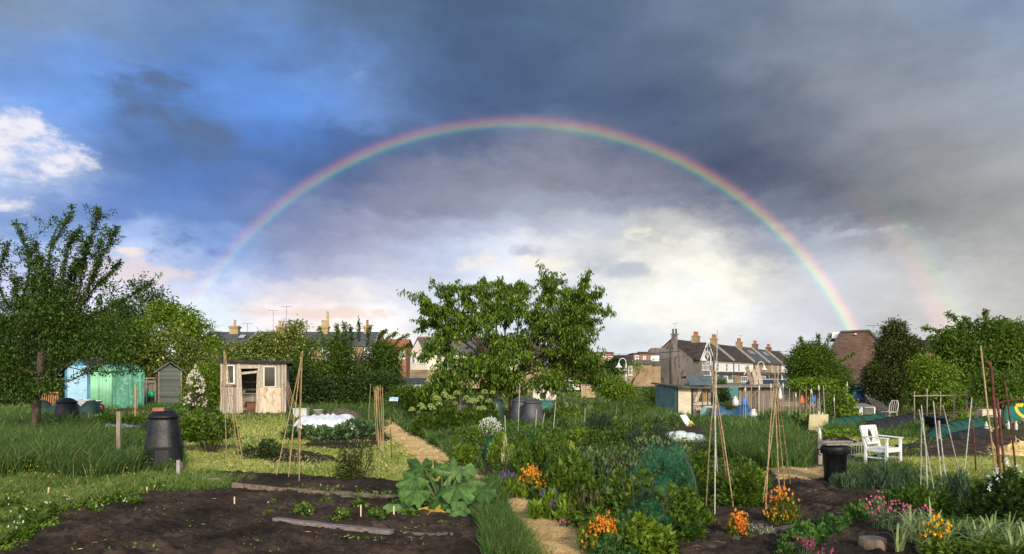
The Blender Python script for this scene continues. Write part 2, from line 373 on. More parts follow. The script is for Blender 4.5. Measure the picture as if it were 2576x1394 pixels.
    for k, e in enumerate(els):
        r = N(nt, 'ShaderNodeValToRGB'); cr = r.color_ramp; cr.interpolation = 'B_SPLINE'
        for i in range(NA):
            t = i/(NA-1); a = A0+(A1-A0)*t; X = CX+F*math.tan(a); Y = HY-F*math.tan(e)/math.cos(a)
            c = skycol(min(max(X, -60), 2640), max(Y, 0))
            if i < 2: q = cr.elements[i]; q.position = t
            else: q = cr.elements.new(t)
            q.color = (*c, 1)
        # fix order of first two default elements
        L.new(u, r.inputs[0])
        if prev is None: prev = r.outputs[0]; continue
        mr = N(nt, 'ShaderNodeMapRange'); mr.interpolation_type = 'SMOOTHSTEP'; L.new(elw, mr.inputs[0]); mr.inputs[1].default_value = els[k-1]; mr.inputs[2].default_value = e
        mx = N(nt, 'ShaderNodeMix', data_type='RGBA'); L.new(mr.outputs[0], mx.inputs[0]); L.new(prev, mx.inputs[6]); L.new(r.outputs[0], mx.inputs[7])
        prev = mx.outputs[2]
    # fine cloud texture
    n3 = noise(9, 10, .6, (1,1,2.0), 8)
    f = mth('MULTIPLY_ADD', mth('SUBTRACT', n3.outputs['Fac'], .5), .75, 1.0)
    vm = N(nt, 'ShaderNodeVectorMath'); vm.operation = 'SCALE'; L.new(prev, vm.inputs[0]); L.new(f, vm.inputs['Scale']); col = vm.outputs[0]
    # broken bright / dark clouds: (X, Y, sx, sy, colour, threshold, scale, gain)
    def puff(col, X, Y, sx, sy, c, thr, sc, off, soft=.06, gain=1.0):
        a0 = math.atan((X-CX)/F); e0 = math.atan((HY-Y)/F*math.cos(a0))
        da = mth('DIVIDE', mth('SUBTRACT', az, a0), sx/F); de = mth('DIVIDE', mth('SUBTRACT', el, e0), sy/F)
        r2 = mth('ADD', mth('MULTIPLY', da, da), mth('MULTIPLY', de, de)); g = mth('EXPONENT', mth('MULTIPLY', r2, -.5))
        nn = noise(sc, 9, .62, (1,1,1.9), off)
        v = mth('ADD', mth('MULTIPLY', g, .5), mth('MULTIPLY_ADD', nn.outputs['Fac'], 1.7, -.40))
        mr = N(nt, 'ShaderNodeMapRange'); mr.interpolation_type = 'SMOOTHSTEP'; L.new(v, mr.inputs[0]); mr.inputs[1].default_value = thr; mr.inputs[2].default_value = thr+soft; mr.inputs[4].default_value = gain
        lim = mth('MULTIPLY', mth('SUBTRACT', g, .12), 4.0, clamp=True); lim = mth('MULTIPLY', lim, mr.outputs[0])
        mx = N(nt, 'ShaderNodeMix', data_type='RGBA'); L.new(lim, mx.inputs[0]); L.new(col, mx.inputs[6]); mx.inputs[7].default_value = (*srgb(c), 1)
        return mx.outputs[2]
    col = puff(col, 40, 370, 120, 95, (245,242,248), .72, 12, 1.3, .30, .95)
    col = puff(col, 400, 275, 105, 62, (92,114,150), .60, 9, 3.3, .40, .9)
    col = puff(col, 510, 345, 110, 40, (94,116,152), .60, 9, 3.9, .40, .85)
    col = puff(col, 560, 100, 240, 60, (96,126,172), .86, 5, 19.3, .35, .7)
    col = puff(col, 318, 627, 50, 14, (250,236,230), .74, 22, 4.1, .3, .9)
    col = puff(col, 440, 612, 100, 34, (108,138,192), .74, 18, 6.2, .35, .8)
    col = puff(col, 1330, 660, 180, 30, (252,244,230), .70, 14, 2.7, .35, .85)
    col = puff(col, 1640, 590, 130, 26, (255,251,230), .72, 14, 5.5, .35, .9)
    col = puff(col, 1720, 690, 125, 46, (255,254,240), .66, 13, 9.1, .40, .95)
    col = puff(col, 1320, 636, 110, 16, (176,184,204), .74, 14, 9.9, .4, .7)
    col = puff(col, 1560, 680, 110, 26, (178,187,206), .74, 12, 12.3, .4, .7)
    col = puff(col, 2130, 590, 120, 12, (198,204,214), .76, 16, 14.1, .3, .6)
    col = puff(col, 380, 690, 120, 26, (236,220,222), .74, 14, 15.2, .25, .75)
    col = puff(col, 820, 790, 200, 12, (244,222,210), .74, 14, 16.2, .25, .75)
    col = puff(col, 900, 185, 40, 30, (165,192,235), .80, 12, 17.2, .5, .6)
    # rainbow: cone about the antisolar point
    ax = np.array((.0044, .9901, -.1402)); ax /= np.linalg.norm(ax)
    dt = N(nt, 'ShaderNodeVectorMath'); dt.operation = 'DOT_PRODUCT'; L.new(vec, dt.inputs[0]); dt.inputs[1].default_value = tuple(ax)
    ang = mth('ARCCOSINE', dt.outputs['Value'])
    deg = mth('MULTIPLY', ang, 180/math.pi)
    nb = noise(2.2, 3, .5, (1,1,1), 11)
    def bow(col, c0, stops, strength):
        """stops: (offset degrees from c0, rgb add); black outside"""
        lo = stops[0][0]; hi = stops[-1][0]
        uu = mth('DIVIDE', mth('SUBTRACT', deg, c0+lo), hi-lo, clamp=True)
        r = N(nt, 'ShaderNodeValToRGB'); cr = r.color_ramp; cr.interpolation = 'EASE'
        for i, (o, c) in enumerate(stops):
            t = (o-lo)/(hi-lo)
            if i < 2: q = cr.elements[i]; q.position = t
            else: q = cr.elements.new(t)
            q.color = (*c, 1)
        L.new(uu, r.inputs[0])
        sc = N(nt, 'ShaderNodeVectorMath'); sc.operation = 'SCALE'; L.new(r.outputs[0], sc.inputs[0]); L.new(strength, sc.inputs['Scale'])
        ad = N(nt, 'ShaderNodeVectorMath'); ad.operation = 'ADD'; L.new(col, ad.inputs[0]); L.new(sc.outputs[0], ad.inputs[1]); return ad.outputs[0]
    # strength grows to the right foot, fades on the left one
    st = N(nt, 'ShaderNodeValToRGB'); L.new(mth('DIVIDE', mth('SUBTRACT', az, A0), A1-A0, clamp=True), st.inputs[0])
    for i, (t, v) in enumerate(((.16,.28),(.34,.75),(.5,.62),(.72,.8),(.83,1.25))):
        e = st.color_ramp.elements
        q = e[i] if i < 2 else e.new(t)
        q.position = t; q.color = (v/2, v/2, v/2, 1)
    stv = mth('MULTIPLY', mth('MULTIPLY', st.outputs[0], 2.0), mth('MULTIPLY_ADD', nb.outputs['Fac'], .5, .75))
    Z = (0,0,0)
    K = [(-2.6,Z),(-1.9,(.012,.005,.006)),(-1.45,(.0,.012,.004)),(-1.0,(.012,.02,.035)),(-.78,(.0,.07,.07)),(-.58,(.03,.15,.03)),(-.35,(.16,.17,.01)),(-.1,(.22,.13,.01)),(.2,(.23,.08,.015)),(.5,(.15,.03,.025)),(.8,(.05,.006,.012)),(1.2,Z)]
    K = [(o*.58, tuple(v*1.1*(1,1,.8)[j] for j, v in enumerate(c))) for o, c in K]; col = bow(col, 27.2, K, stv)
    st2 = mth('MULTIPLY', mth('DIVIDE', mth('SUBTRACT', az, .38), .12, clamp=True), mth('SUBTRACT', 1.0, mth('MULTIPLY', el, 3.2), clamp=True))
    K2 = [(-1.8,Z),(-1.0,(.17,.05,.04)),(-.4,(.17,.10,.02)),(.3,(.06,.13,.04)),(.8,(.02,.06,.07)),(1.5,Z)]
    col = bow(col, 33.1, K2, st2)
    # brighter air inside the bow
    # nishita light for the half of the sky behind the camera and overhead
    sk = N(nt, 'ShaderNodeTexSky'); sk.sky_type = 'NISHITA'; sk.sun_disc = False; sk.sun_elevation = SUN_EL; sk.sun_rotation = math.pi-SUN_AZ
    b1 = N(nt, 'ShaderNodeBackground'); b1.inputs[1].default_value = .15; L.new(sk.outputs[0], b1.inputs[0])
    b2 = N(nt, 'ShaderNodeBackground'); L.new(col, b2.inputs[0]); b2.inputs[1].default_value = .70
    cov = mth('MULTIPLY', mth('MULTIPLY_ADD', sp.outputs[1], 4.0, .2, clamp=True), mth('SUBTRACT', 3.6, mth('MULTIPLY', sp.outputs[2], 4.2), clamp=True))
    ms = N(nt, 'ShaderNodeMixShader'); L.new(cov, ms.inputs[0]); L.new(b1.outputs[0], ms.inputs[1]); L.new(b2.outputs[0], ms.inputs[2])
    out = N(nt, 'ShaderNodeOutputWorld'); L.new(ms.outputs[0], out.inputs[0])
    w.cycles.sampling_method = 'MANUAL'; w.cycles.sample_map_resolution = 512

SUN_EL = R(25); SUN_AZ = R(-20)     # direction the sun stands in, measured from straight behind the camera (negative: to the right)
def build_sun():
    ld = bpy.data.lights.new('sun', 'SUN'); ld.energy = 2.5; ld.angle = R(5); ld.color = (1.0, .87, .68)
    o = bpy.data.objects.new('sun', ld); COL.objects.link(o)
    # light travels along +Y (into the picture), downwards; sun stands behind the camera
    from mathutils import Vector
    s = Vector((math.sin(-SUN_AZ)*math.cos(SUN_EL), -math.cos(SUN_AZ)*math.cos(SUN_EL), math.sin(SUN_EL)))
    o.rotation_euler = s.to_track_quat('Z', 'Y').to_euler(); o.location = (10, -30, 20)
build_world(); build_sun()
vs = SC.view_settings; vs.view_transform = 'Standard'; vs.look = 'None'; vs.exposure = .52; vs.gamma = 1; vs.use_curve_mapping = False
SC.cycles.max_bounces = 5; SC.cycles.diffuse_bounces = 2; SC.cycles.transparent_max_bounces = 8; SC.cycles.use_adaptive_sampling = True
# ------------------------------------------------------------------ ground, beds, paths
def ground_material():
    m, nt, b, out = base_mat('meadow'); L = nt.links
    tc = N(nt, 'ShaderNodeTexCoord')
    a = N(nt, 'ShaderNodeTexNoise'); a.inputs['Scale'].default_value = .35; a.inputs['Detail'].default_value = 8; L.new(tc.outputs['Object'], a.inputs['Vector'])
    c = N(nt, 'ShaderNodeTexNoise'); c.inputs['Scale'].default_value = 6; c.inputs['Detail'].default_value = 8; L.new(tc.outputs['Object'], c.inputs['Vector'])
    r = N(nt, 'ShaderNodeValToRGB'); L.new(a.outputs['Fac'], r.inputs[0]); e = r.color_ramp.elements
    e[0].position = .38; e[0].color = (.045,.065,.018,1); e[1].position = .62; e[1].color = (.10,.11,.035,1)
    r2 = N(nt, 'ShaderNodeValToRGB'); L.new(c.outputs['Fac'], r2.inputs[0]); r2.color_ramp.elements[0].position = .4; r2.color_ramp.elements[1].position = .65
    mx = N(nt, 'ShaderNodeMix', data_type='RGBA'); L.new(r2.outputs[0], mx.inputs[0]); L.new(r.outputs[0], mx.inputs[6]); mx.inputs[7].default_value = (.06,.045,.028,1)
    L.new(mx.outputs[2], b.inputs['Base Color']); b.inputs['Roughness'].default_value = .95; b.inputs['Specular IOR Level'].default_value = .1
    bp = N(nt, 'ShaderNodeBump'); bp.inputs['Strength'].default_value = .6; bp.inputs['Distance'].default_value = .05; L.new(c.outputs['Fac'], bp.inputs['Height']); L.new(bp.outputs[0], b.inputs['Normal'])
    return m
M_ground = ground_material()
g = MB(); g.add([(-3000,-200,0),(3000,-200,0),(3000,5000,0),(-3000,5000,0)], [(0,1,2,3)])
tag(g.build('ground', M_ground), kind='structure')
M_soil = mat('soil', (.020,.0145,.010), (.072,.051,.036), 1.1, .95, 1.0, 30, c3=(.030,.021,.015), detail=10, spec=.12)
M_soil2 = mat('dry_soil', (.045,.031,.022), (.085,.06,.042), 2.5, .95, .9, 25, spec=.12)
M_straw = mat('straw_mat', (.56,.38,.15), (.82,.61,.30), 9, .95, .7, 40, stretch=(1,1,1), spec=.1)
M_asph = mat('asphalt', (.04,.04,.043), (.065,.065,.067), 2, .9, .2)

def patch(name, poly_px, m, step, z0=.02, amp=.04, clod=.05, edge=.12, seed=1, warp=.12):
    """displaced sheet inside a polygon given in photo coordinates"""
    w = [G(*p) for p in poly_px]; xs = [p[0] for p in w]; ys = [p[1] for p in w]
    x = np.arange(min(xs)-.2, max(xs)+.2, step); y = np.arange(min(ys)-.2, max(ys)+.2, step)
    X, Y = np.meshgrid(x, y, indexing='ij')
    Xw = X+(vnoise(X, Y, .5, seed+5)-.5)*warp*2+(vnoise(X, Y, .13, seed+6)-.5)*warp; Yw = Y+(vnoise(X, Y, .5, seed+7)-.5)*warp*2
    ins = inpoly(Xw, Yw, w)
    # distance to edge via erosion
    k = ins.copy(); lev = np.zeros(ins.shape)
    for i in range(max(1, int(edge/step))):
        lev += k; s = k.copy(); s[1:] &= k[:-1]; s[:-1] &= k[1:]; s[:,1:] &= k[:,:-1]; s[:,:-1] &= k[:,1:]; k = s
    lev /= max(1, int(edge/step))
    h = amp*(vnoise(X, Y, .6, seed)-.3)+clod*(np.maximum(vnoise(X, Y, .13, seed+1), vnoise(X, Y, .09, seed+2))**2-.2)+clod*.7*(vnoise(X, Y, .045, seed+3)-.4)
    Z = np.where(ins, z0*lev+h*lev, 0)+.004*ins-.03*(~ins)
    Z = np.maximum(Z, np.where(ins, .003, -.05))
    nx, ny = X.shape; id_ = -np.ones(X.shape, int)
    q = ins[:-1,:-1]|ins[1:,:-1]|ins[:-1,1:]|ins[1:,1:]
    use = np.zeros(X.shape, bool); use[:-1,:-1] |= q; use[1:,:-1] |= q; use[:-1,1:] |= q; use[1:,1:] |= q
    id_[use] = np.arange(use.sum()); V = np.stack([X[use], Y[use], Z[use]], 1)
    f = np.stack([id_[:-1,:-1][q], id_[1:,:-1][q], id_[1:,1:][q], id_[:-1,1:][q]], 1)
    lb = LB(); lb.quads(V, np.full(len(V), .5), f)
    return lb.build(name, m, smooth=True)
def struct(o): return tag(o, kind='structure')
# dug plot in the left foreground
struct(patch('soil_bed', [(-60,1420),(110,1330),(140,1300),(180,1290),(290,1262),(380,1243),(470,1238),(560,1235),(680,1240),(830,1250),(1000,1262),(1100,1285),(1230,1310),(1260,1350),(1300,1420)], M_soil, .028, .03, .05, .075, .2, 3))
struct(patch('soil_bed', [(560,1190),(700,1200),(870,1212),(1030,1215),(1150,1225),(1180,1262),(1010,1258),(700,1236),(560,1222)], M_soil, .045, .05, .03, .05, .15, 9))
struct(patch('soil_bed', [(1740,1300),(1800,1255),(1900,1230),(1990,1205),(2100,1210),(2300,1208),(2420,1235),(2310,1262),(2260,1340),(2330,1420),(1600,1420)], M_soil, .035, .03, .04, .07, .15, 21))
struct(patch('soil_bed', [(2190,1150),(2280,1120),(2360,1103),(2640,1103),(2640,1145),(2560,1150),(2400,1152),(2260,1160)], M_soil2, .06, .03, .04, .06, .2, 27))
struct(patch('soil_bed', [(2000,1110),(2160,1093),(2210,1110),(2160,1150),(2060,1165),(2000,1145)], M_soil, .06, .03, .03, .05, .2, 33))
struct(patch('soil_bed', [(1650,1070),(2000,1075),(2060,1085),(1980,1100),(1750,1095),(1640,1085)], M_soil2, .10, .03, .04, .05, .3, 41))
struct(patch('soil_bed', [(590,1135),(680,1125),(830,1150),(880,1165),(700,1170),(590,1150)], M_soil, .06, .02, .03, .05, .2, 47))
struct(patch('soil_bed', [(820,1085),(960,1080),(985,1110),(900,1135),(760,1125)], M_soil, .06, .02, .03, .05, .2, 53))
struct(patch('soil_bed', [(250,1029),(400,1029),(400,1036),(250,1037)], M_soil2, .15, .02, .04, .05, .3, 57))
struct(patch('soil_bed', [(2440,1045),(2640,1042),(2640,1070),(2470,1075)], M_soil2, .12, .02, .04, .05, .3, 61))
struct(patch('soil_bed', [(1195,1150),(1290,1145),(1290,1185),(1210,1195)], M_soil, .06, .02, .03, .05, .2, 65))
BEDS = [[(590,1135),(680,1125),(830,1150),(880,1165),(700,1170),(590,1150)], [(820,1085),(960,1080),(985,1110),(900,1135),(760,1125)], [(560,1190),(700,1200),(870,1212),(1030,1215),(1150,1225),(1180,1262),(1010,1258),(700,1236),(560,1222)], [(2190,1150),(2280,1120),(2360,1103),(2640,1103),(2640,1145),(2400,1152)]]
# straw paths
SPATH1 = [(958,1058),(985,1060),(1010,1085),(1060,1110),(1120,1150),(1165,1185),(1215,1210),(1190,1225),(1130,1195),(1060,1170),(1015,1130),(975,1090)]
SPATH2 = [(1272,1268),(1305,1262),(1360,1298),(1435,1343),(1500,1395),(1525,1420),(1365,1420),(1320,1350),(1278,1300)]
SPATH3 = [(1945,1182),(1960,1178),(2050,1188),(2080,1180),(2090,1200),(2040,1212),(1965,1204)]
for i, p in enumerate((SPATH1, SPATH2, SPATH3)): struct(patch('straw_path', p, M_straw, .04, .02, .03, .03, .15, 71+i))
r = MB(); r.add([(-400,128,.004),(400,128,.004),(400,134,.004),(-400,134,.004)], [(0,1,2,3)]); r.build('road', M_asph); struct(bpy.data.objects['road'])
k = MB(); k.box(-400,127.7,0,400,128,.12); struct(k.build('kerb', mat('kerb_stone',(.25,.24,.22),(.35,.34,.32),2)))

# ------------------------------------------------------------------ grass
def gmat(n, a, b, c=None): return leafmat(n, a, b, .6, .25, c)
M_gtall = gmat('grass_tall', (.022,.065,.009), (.085,.17,.026), (.24,.24,.08))
M_gmow = gmat('grass_mown', (.17,.26,.04), (.50,.50,.13), (.74,.58,.27))
M_gweed = gmat('grass_weedy', (.045,.10,.012), (.16,.25,.04), (.40,.34,.12))
M_gstraw = gmat('straw_bits', (.50,.32,.11), (.92,.70,.36), (.92,.80,.52))
def keep_out(p, polys, prob=1.):
    X = CX+p[:,0]/p[:,1]*F; Y = HY+EYE*F/p[:,1]; k = np.zeros(len(p), bool)
    for q in polys: k |= inpoly(X, Y, q)
    return p[~(k & (rng.random(len(p)) < prob))]
def grass(name, polys, m, h, wpx, lean, kind='stuff', hn=.5, vb=0., clump=.5, tag_=None):
    """polys: [(poly, count, height factor)]"""
    lb = LB()
    for poly, n, hf in polys:
        p = sample_px(poly, n)
        if name != 'straw': p = keep_out(keep_out(p, [SPATH1, SPATH2, SPATH3], .90), BEDS, .8)
        n = len(p); d = p[:,1]
        cl = vnoise(p[:,0], p[:,1], .45, 31)*.6+vnoise(p[:,0], p[:,1], .15, 32)*.4
        keep = rng.random(n) < (1-clump)+clump*cl*1.6; p = p[keep]; d = d[keep]; cl = cl[keep]; n = len(p)
        big = vnoise(p[:,0], p[:,1], 1.3, 35); hh = h*hf*rng.uniform(1-hn, 1+hn*.6, n)*(.55+.9*cl)*(.75+.5*big)
        var = rng.beta(2, 2.6, n)*.85+(cl-.5)*.35+(big-.5)*.55+vb; var = np.where(rng.random(n) < .09, 1, var)
        lb.blades(p, hh, np.maximum(.006, wpx*d/F)*rng.uniform(.7, 1.3, n), hh*lean*rng.uniform(.3, 1.6, n), var)
    return tag(lb.build(name, m), kind=kind)
# lush tall grass
grass('tall_grass', [
 ([(-80,1062),(130,1062),(230,1092),(340,1122),(350,1200),(240,1215),(100,1200),(-80,1220)], 24000, 1.0),
 ([(230,1092),(460,1090),(470,1190),(360,1195),(230,1190)], 4500, .38),
 ([(720,1025),(1010,1020),(1010,1062),(960,1080),(900,1045),(740,1050)], 5000, .9),
 ([(340,1012),(560,1010),(560,1035),(420,1040),(340,1030)], 2500, .6),
 ([(-60,1040),(130,1040),(130,1060),(-60,1060)], 1500, .6),
 ([(1175,1240),(1265,1215),(1275,1290),(1325,1420),(1220,1420),(1210,1320)], 8000, .42),
 ([(1160,1260),(1215,1240),(1240,1350),(1200,1330)], 1200, .5),
 ([(1780,1110),(2000,1105),(2030,1130),(2040,1180),(1960,1190),(1880,1175),(1790,1150)], 14000, .85),
 ([(1500,1030),(1680,1010),(1690,1070),(1640,1090),(1500,1085)], 5000, .9),
 ([(1690,1060),(1860,1055),(2070,1060),(2070,1075),(1700,1080)], 4500, .5),
 ([(1160,1060),(1500,1050),(1480,1110),(1260,1120),(1160,1110)], 5000, .8),
 ([(980,1060),(1130,1062),(1160,1130),(1220,1190),(1150,1165),(1060,1100)], 4500, .5),
 ([(2080,1072),(2420,1062),(2480,1080),(2330,1105),(2200,1110),(2070,1092)], 8000, .55),
 ([(2060,1190),(2260,1180),(2330,1200),(2300,1222),(2100,1215)], 1800, .5),
], M_gtall, .55, 2.0, .45)
grass('mown_grass', [
 ([(455,1075),(720,1070),(860,1110),(1000,1085),(1100,1150),(1200,1215),(900,1225),(700,1200),(560,1185),(455,1190)], 34000, 1.0),
 ([(2130,1100),(2330,1085),(2380,1095),(2280,1125),(2200,1160),(2560,1155),(2640,1160),(2640,1205),(2400,1225),(2080,1205),(2075,1180),(2180,1140)], 30000, 1.25),
 ([(560,1045),(720,1045),(720,1075),(560,1080)], 3000, 1.),
 ([(1000,1095),(1060,1130),(1160,1200),(1180,1225),(1010,1210)], 5000, .8),
], M_gmow, .075, 2.4, .9)
grass('weedy_grass', [
 ([(-80,1200),(120,1200),(360,1195),(560,1195),(660,1215),(520,1236),(380,1243),(250,1262),(140,1292),(60,1345),(-80,1420)], 26000, 1.0),
 ([(-60,1030),(1300,1030),(1300,1060),(-60,1060)], 6000, 1.2),
 ([(1180,980),(2600,980),(2600,1070),(1180,1060)], 16000, 1.8),
 ([(-80,985),(1200,985),(1200,1032),(-80,1032)], 9000, 2.0),
 ([(2330,1200),(2640,1200),(2640,1300),(2400,1260)], 4500, 1.2),
 ([(1250,1290),(1330,1350),(1400,1420),(1260,1420)], 3500, 1.3),
 ([(2200,1145),(2640,1148),(2640,1160),(2250,1160)], 1800, .8),
 ([(2640,985),(4200,985),(4200,1400),(2640,1400)], 16000, 1.6), ([(-1500,985),(-80,985),(-80,1400),(-1500,1400)], 14000, 1.6),
], M_gweed, .13, 2.2, .7)
grass('straw', [(SPATH1, 13000, 1.3), (SPATH2, 24000, 1.3), (SPATH3, 7000, 1.3),
 ([(460,1110),(560,1120),(640,1150),(700,1175),(560,1180),(470,1150)], 900, 1.2), ([(2450,1180),(2640,1150),(2640,1190),(2500,1205)], 1500, 1.)], M_gstraw, .05, 2.0, 2.2, clump=.2)
# ------------------------------------------------------------------ trees
LM = {}
LM['fruit'] = leafmat('fruit_leaf', (0.031,0.070,0.011), (0.103,0.180,0.024), .45, .3)
LM['cherry'] = leafmat('cherry_leaf', (0.044,0.099,0.010), (0.188,0.297,0.028), .38, .3)
LM['dark'] = leafmat('dark_leaf', (0.024,0.053,0.010), (0.068,0.118,0.019), .5, .2)
LM['mid'] = leafmat('mid_leaf', (0.055,0.117,0.011), (0.166,0.260,0.028), .5, .4)
LM['lime'] = leafmat('lime_leaf', (0.098,0.180,0.013), (0.275,0.396,0.035), .5, .35)
LM['haw'] = leafmat('hawthorn_leaf', (0.079,0.135,0.017), (0.256,0.306,0.058), .5, .3, (0.826,0.756,0.294))
LM['olive'] = leafmat('olive_leaf', (0.038,0.059,0.011), (0.111,0.133,0.027), .5, .2)
LM['grey'] = leafmat('grey_leaf', (0.053,0.103,0.034), (0.142,0.205,0.075), .55, .15)
LM['blue'] = leafmat('brassica_leaf', (0.051,0.110,0.038), (0.155,0.251,0.087), .45, .15)

def crown(lb, ells, d, ncl, nl, cr, L, W, droop=.2, hole=.42, hs=.9, shell=1.6, seed=0, vb=0., zmin=.15):
    """ells: (X, Y, rx, ry, depth offset) in photo units at distance d"""
    wts = np.array([e[2]*e[3] for e in ells], float); wts /= wts.sum()
    for e, w in zip(ells, wts):
        dd = d+(e[4] if len(e) > 4 else 0); c = np.array(P(e[0], e[1], dd)); rx = e[2]*dd/F; rz = e[3]*dd/F; ry = (e[5] if len(e) > 5 else .85)*min(rx, rz*1.4)
        n = int(ncl*w*1.5)
        u = rdir(n); rr = rng.random(n)**(1/3./shell)
        lump = 1+.22*(vnoise(u[:,0]*2+seed, u[:,2]*2+u[:,1], .45, seed)-.5)*2
        p = c+u*(rr*lump)[:,None]*np.array((rx, ry, rz))
        keep = (vnoise(p[:,0]+p[:,1]*.7, p[:,2]-p[:,1]*.5, hs, seed+3) > hole*rng.uniform(.6, 1.3, n)) & (p[:,2] > zmin)
        p = p[keep]; u = u[keep]; n = len(p)
        cv = rng.normal(0, .16, n)
        q = np.repeat(p, nl, 0)+rng.normal(0, cr, (n*nl, 3))*np.array((1,1,.7)); uo = np.repeat(u, nl, 0)
        dr = rdir(n*nl)*.8+uo*.6; dr[:,2] -= droop
        var = np.repeat(cv, nl)+rng.beta(2, 2.2, n*nl)+vb
        lb.leaves(q, dr, L*rng.uniform(.7, 1.3, n*nl), W*rng.uniform(.7, 1.2, n*nl), var)
    return lb
def shoot(lb, mb, pts, r0, r1, n, spread, L, W, droop=.2, tuft=1, vb=0., tube=True):
    """leafy twig along a curve of world points"""
    c = curve3(pts, 6)
    if tube: mb.tube(c, np.linspace(r0, r1, len(c)), 5)
    seg = np.linalg.norm(np.diff(c, axis=0), axis=1); t = np.concatenate([[0], np.cumsum(seg)]); u = rng.random(n)**.85*t[-1]
    i = np.clip(np.searchsorted(t, u)-1, 0, len(seg)-1); f = ((u-t[i])/seg[i])[:,None]
    p = c[i]*(1-f)+c[i+1]*f; tg = (c[i+1]-c[i])/seg[i][:,None]
    p = np.repeat(p, tuft, 0)+rng.normal(0, spread, (n*tuft, 3)); tg = np.repeat(tg, tuft, 0)
    dr = tg*.45+rdir(n*tuft)*.8; dr[:,2] -= droop
    lb.leaves(p, dr, L*rng.uniform(.6, 1.25, n*tuft), W*rng.uniform(.7, 1.2, n*tuft), rng.beta(2, 2, n*tuft)+vb)
def limb(mb, a, b, r0, r1, sag=.1, n=6, seed=0):
    rg = np.random.default_rng(seed); a = np.array(a, float); b = np.array(b, float); l = np.linalg.norm(b-a)
    pts = [a]+[a+(b-a)*t+rg.normal(0, .05*l, 3)+np.array((0,0,sag*l*math.sin(math.pi*t))) for t in (.33, .66)]+[b]
    c = curve3(pts, 5); mb.tube(c, np.linspace(r0, r1, len(c)), n); return c
def tree(name, label, cat, base_px, d, ells, m, group=None, ncl=700, nl=16, cr=.22, L=.16, W=.08, trunk=.14, bark=None, fork=.35, nb=8, droop=.2, hole=.42, hs=.9, stems=1, seed=0, zbase=0, shell=1.6, vb=0., shoots=(), SL=.16):
    bx = (base_px-CX)/F*d
    t = empty(name, (bx, d, 0), label, cat, group)
    lb = crown(LB(), ells, d, ncl, nl, cr, L, W, droop, hole, hs, seed=seed, shell=shell, vb=vb)
    rg = np.random.default_rng(seed+99); mb = MB()
    for x0, y0, x1, y1 in shoots:
        a = np.array(P(x0, y0, d)); b = np.array(P(x1, y1, d)); md = (a+b)/2+np.array(((x1-x0)*-.004, 0, .05))
        mb.tube([q-np.array((bx, d, 0)) for q in (a, md, b)], [.03,.02,.01], 5)
        shoot(lb, mb, [a, md, b], 0, 0, 60, .06, SL, SL*.5, .0, 3, tube=False)
    lb.build('crown', m, t)
    ctr = np.array(P(ells[0][0], ells[0][1], d)); top = max(P(0, e[1], d)[2] for e in ells)
    for s in range(stems):
        b0 = np.array((rg.normal(0, .1)*(stems > 1)*3, rg.normal(0, .1)*(stems > 1), -.05)); z1 = fork*top
        fk = np.array(((ctr[0]-bx)*.35, 0, z1))+rg.normal(0, .15, 3)*stems*.5
        c = curve3([b0, (b0+fk)/2+rg.normal(0, .04, 3), fk], 5); r0 = trunk/math.sqrt(stems)
        mb.tube(c, np.linspace(r0*1.15, r0*.75, len(c)), 8)
        for i in range(max(2, nb//stems)):
            e = ells[rg.integers(len(ells))]; c0 = np.array(P(e[0], e[1], d+(e[4] if len(e) > 4 else 0)))-np.array((bx, d, 0))
            tip = c0+rg.normal(0, .45, 3)*np.array((e[2], min(e[2], e[3]), e[3]))*d/F
            limb(mb, fk+rg.normal(0, .05, 3), tip, r0*.6, .015, .08, 6, seed*31+i)
    mb.build('trunk', bark or M_bark, t, loc=(0, 0, 0), smooth=True)
    return t

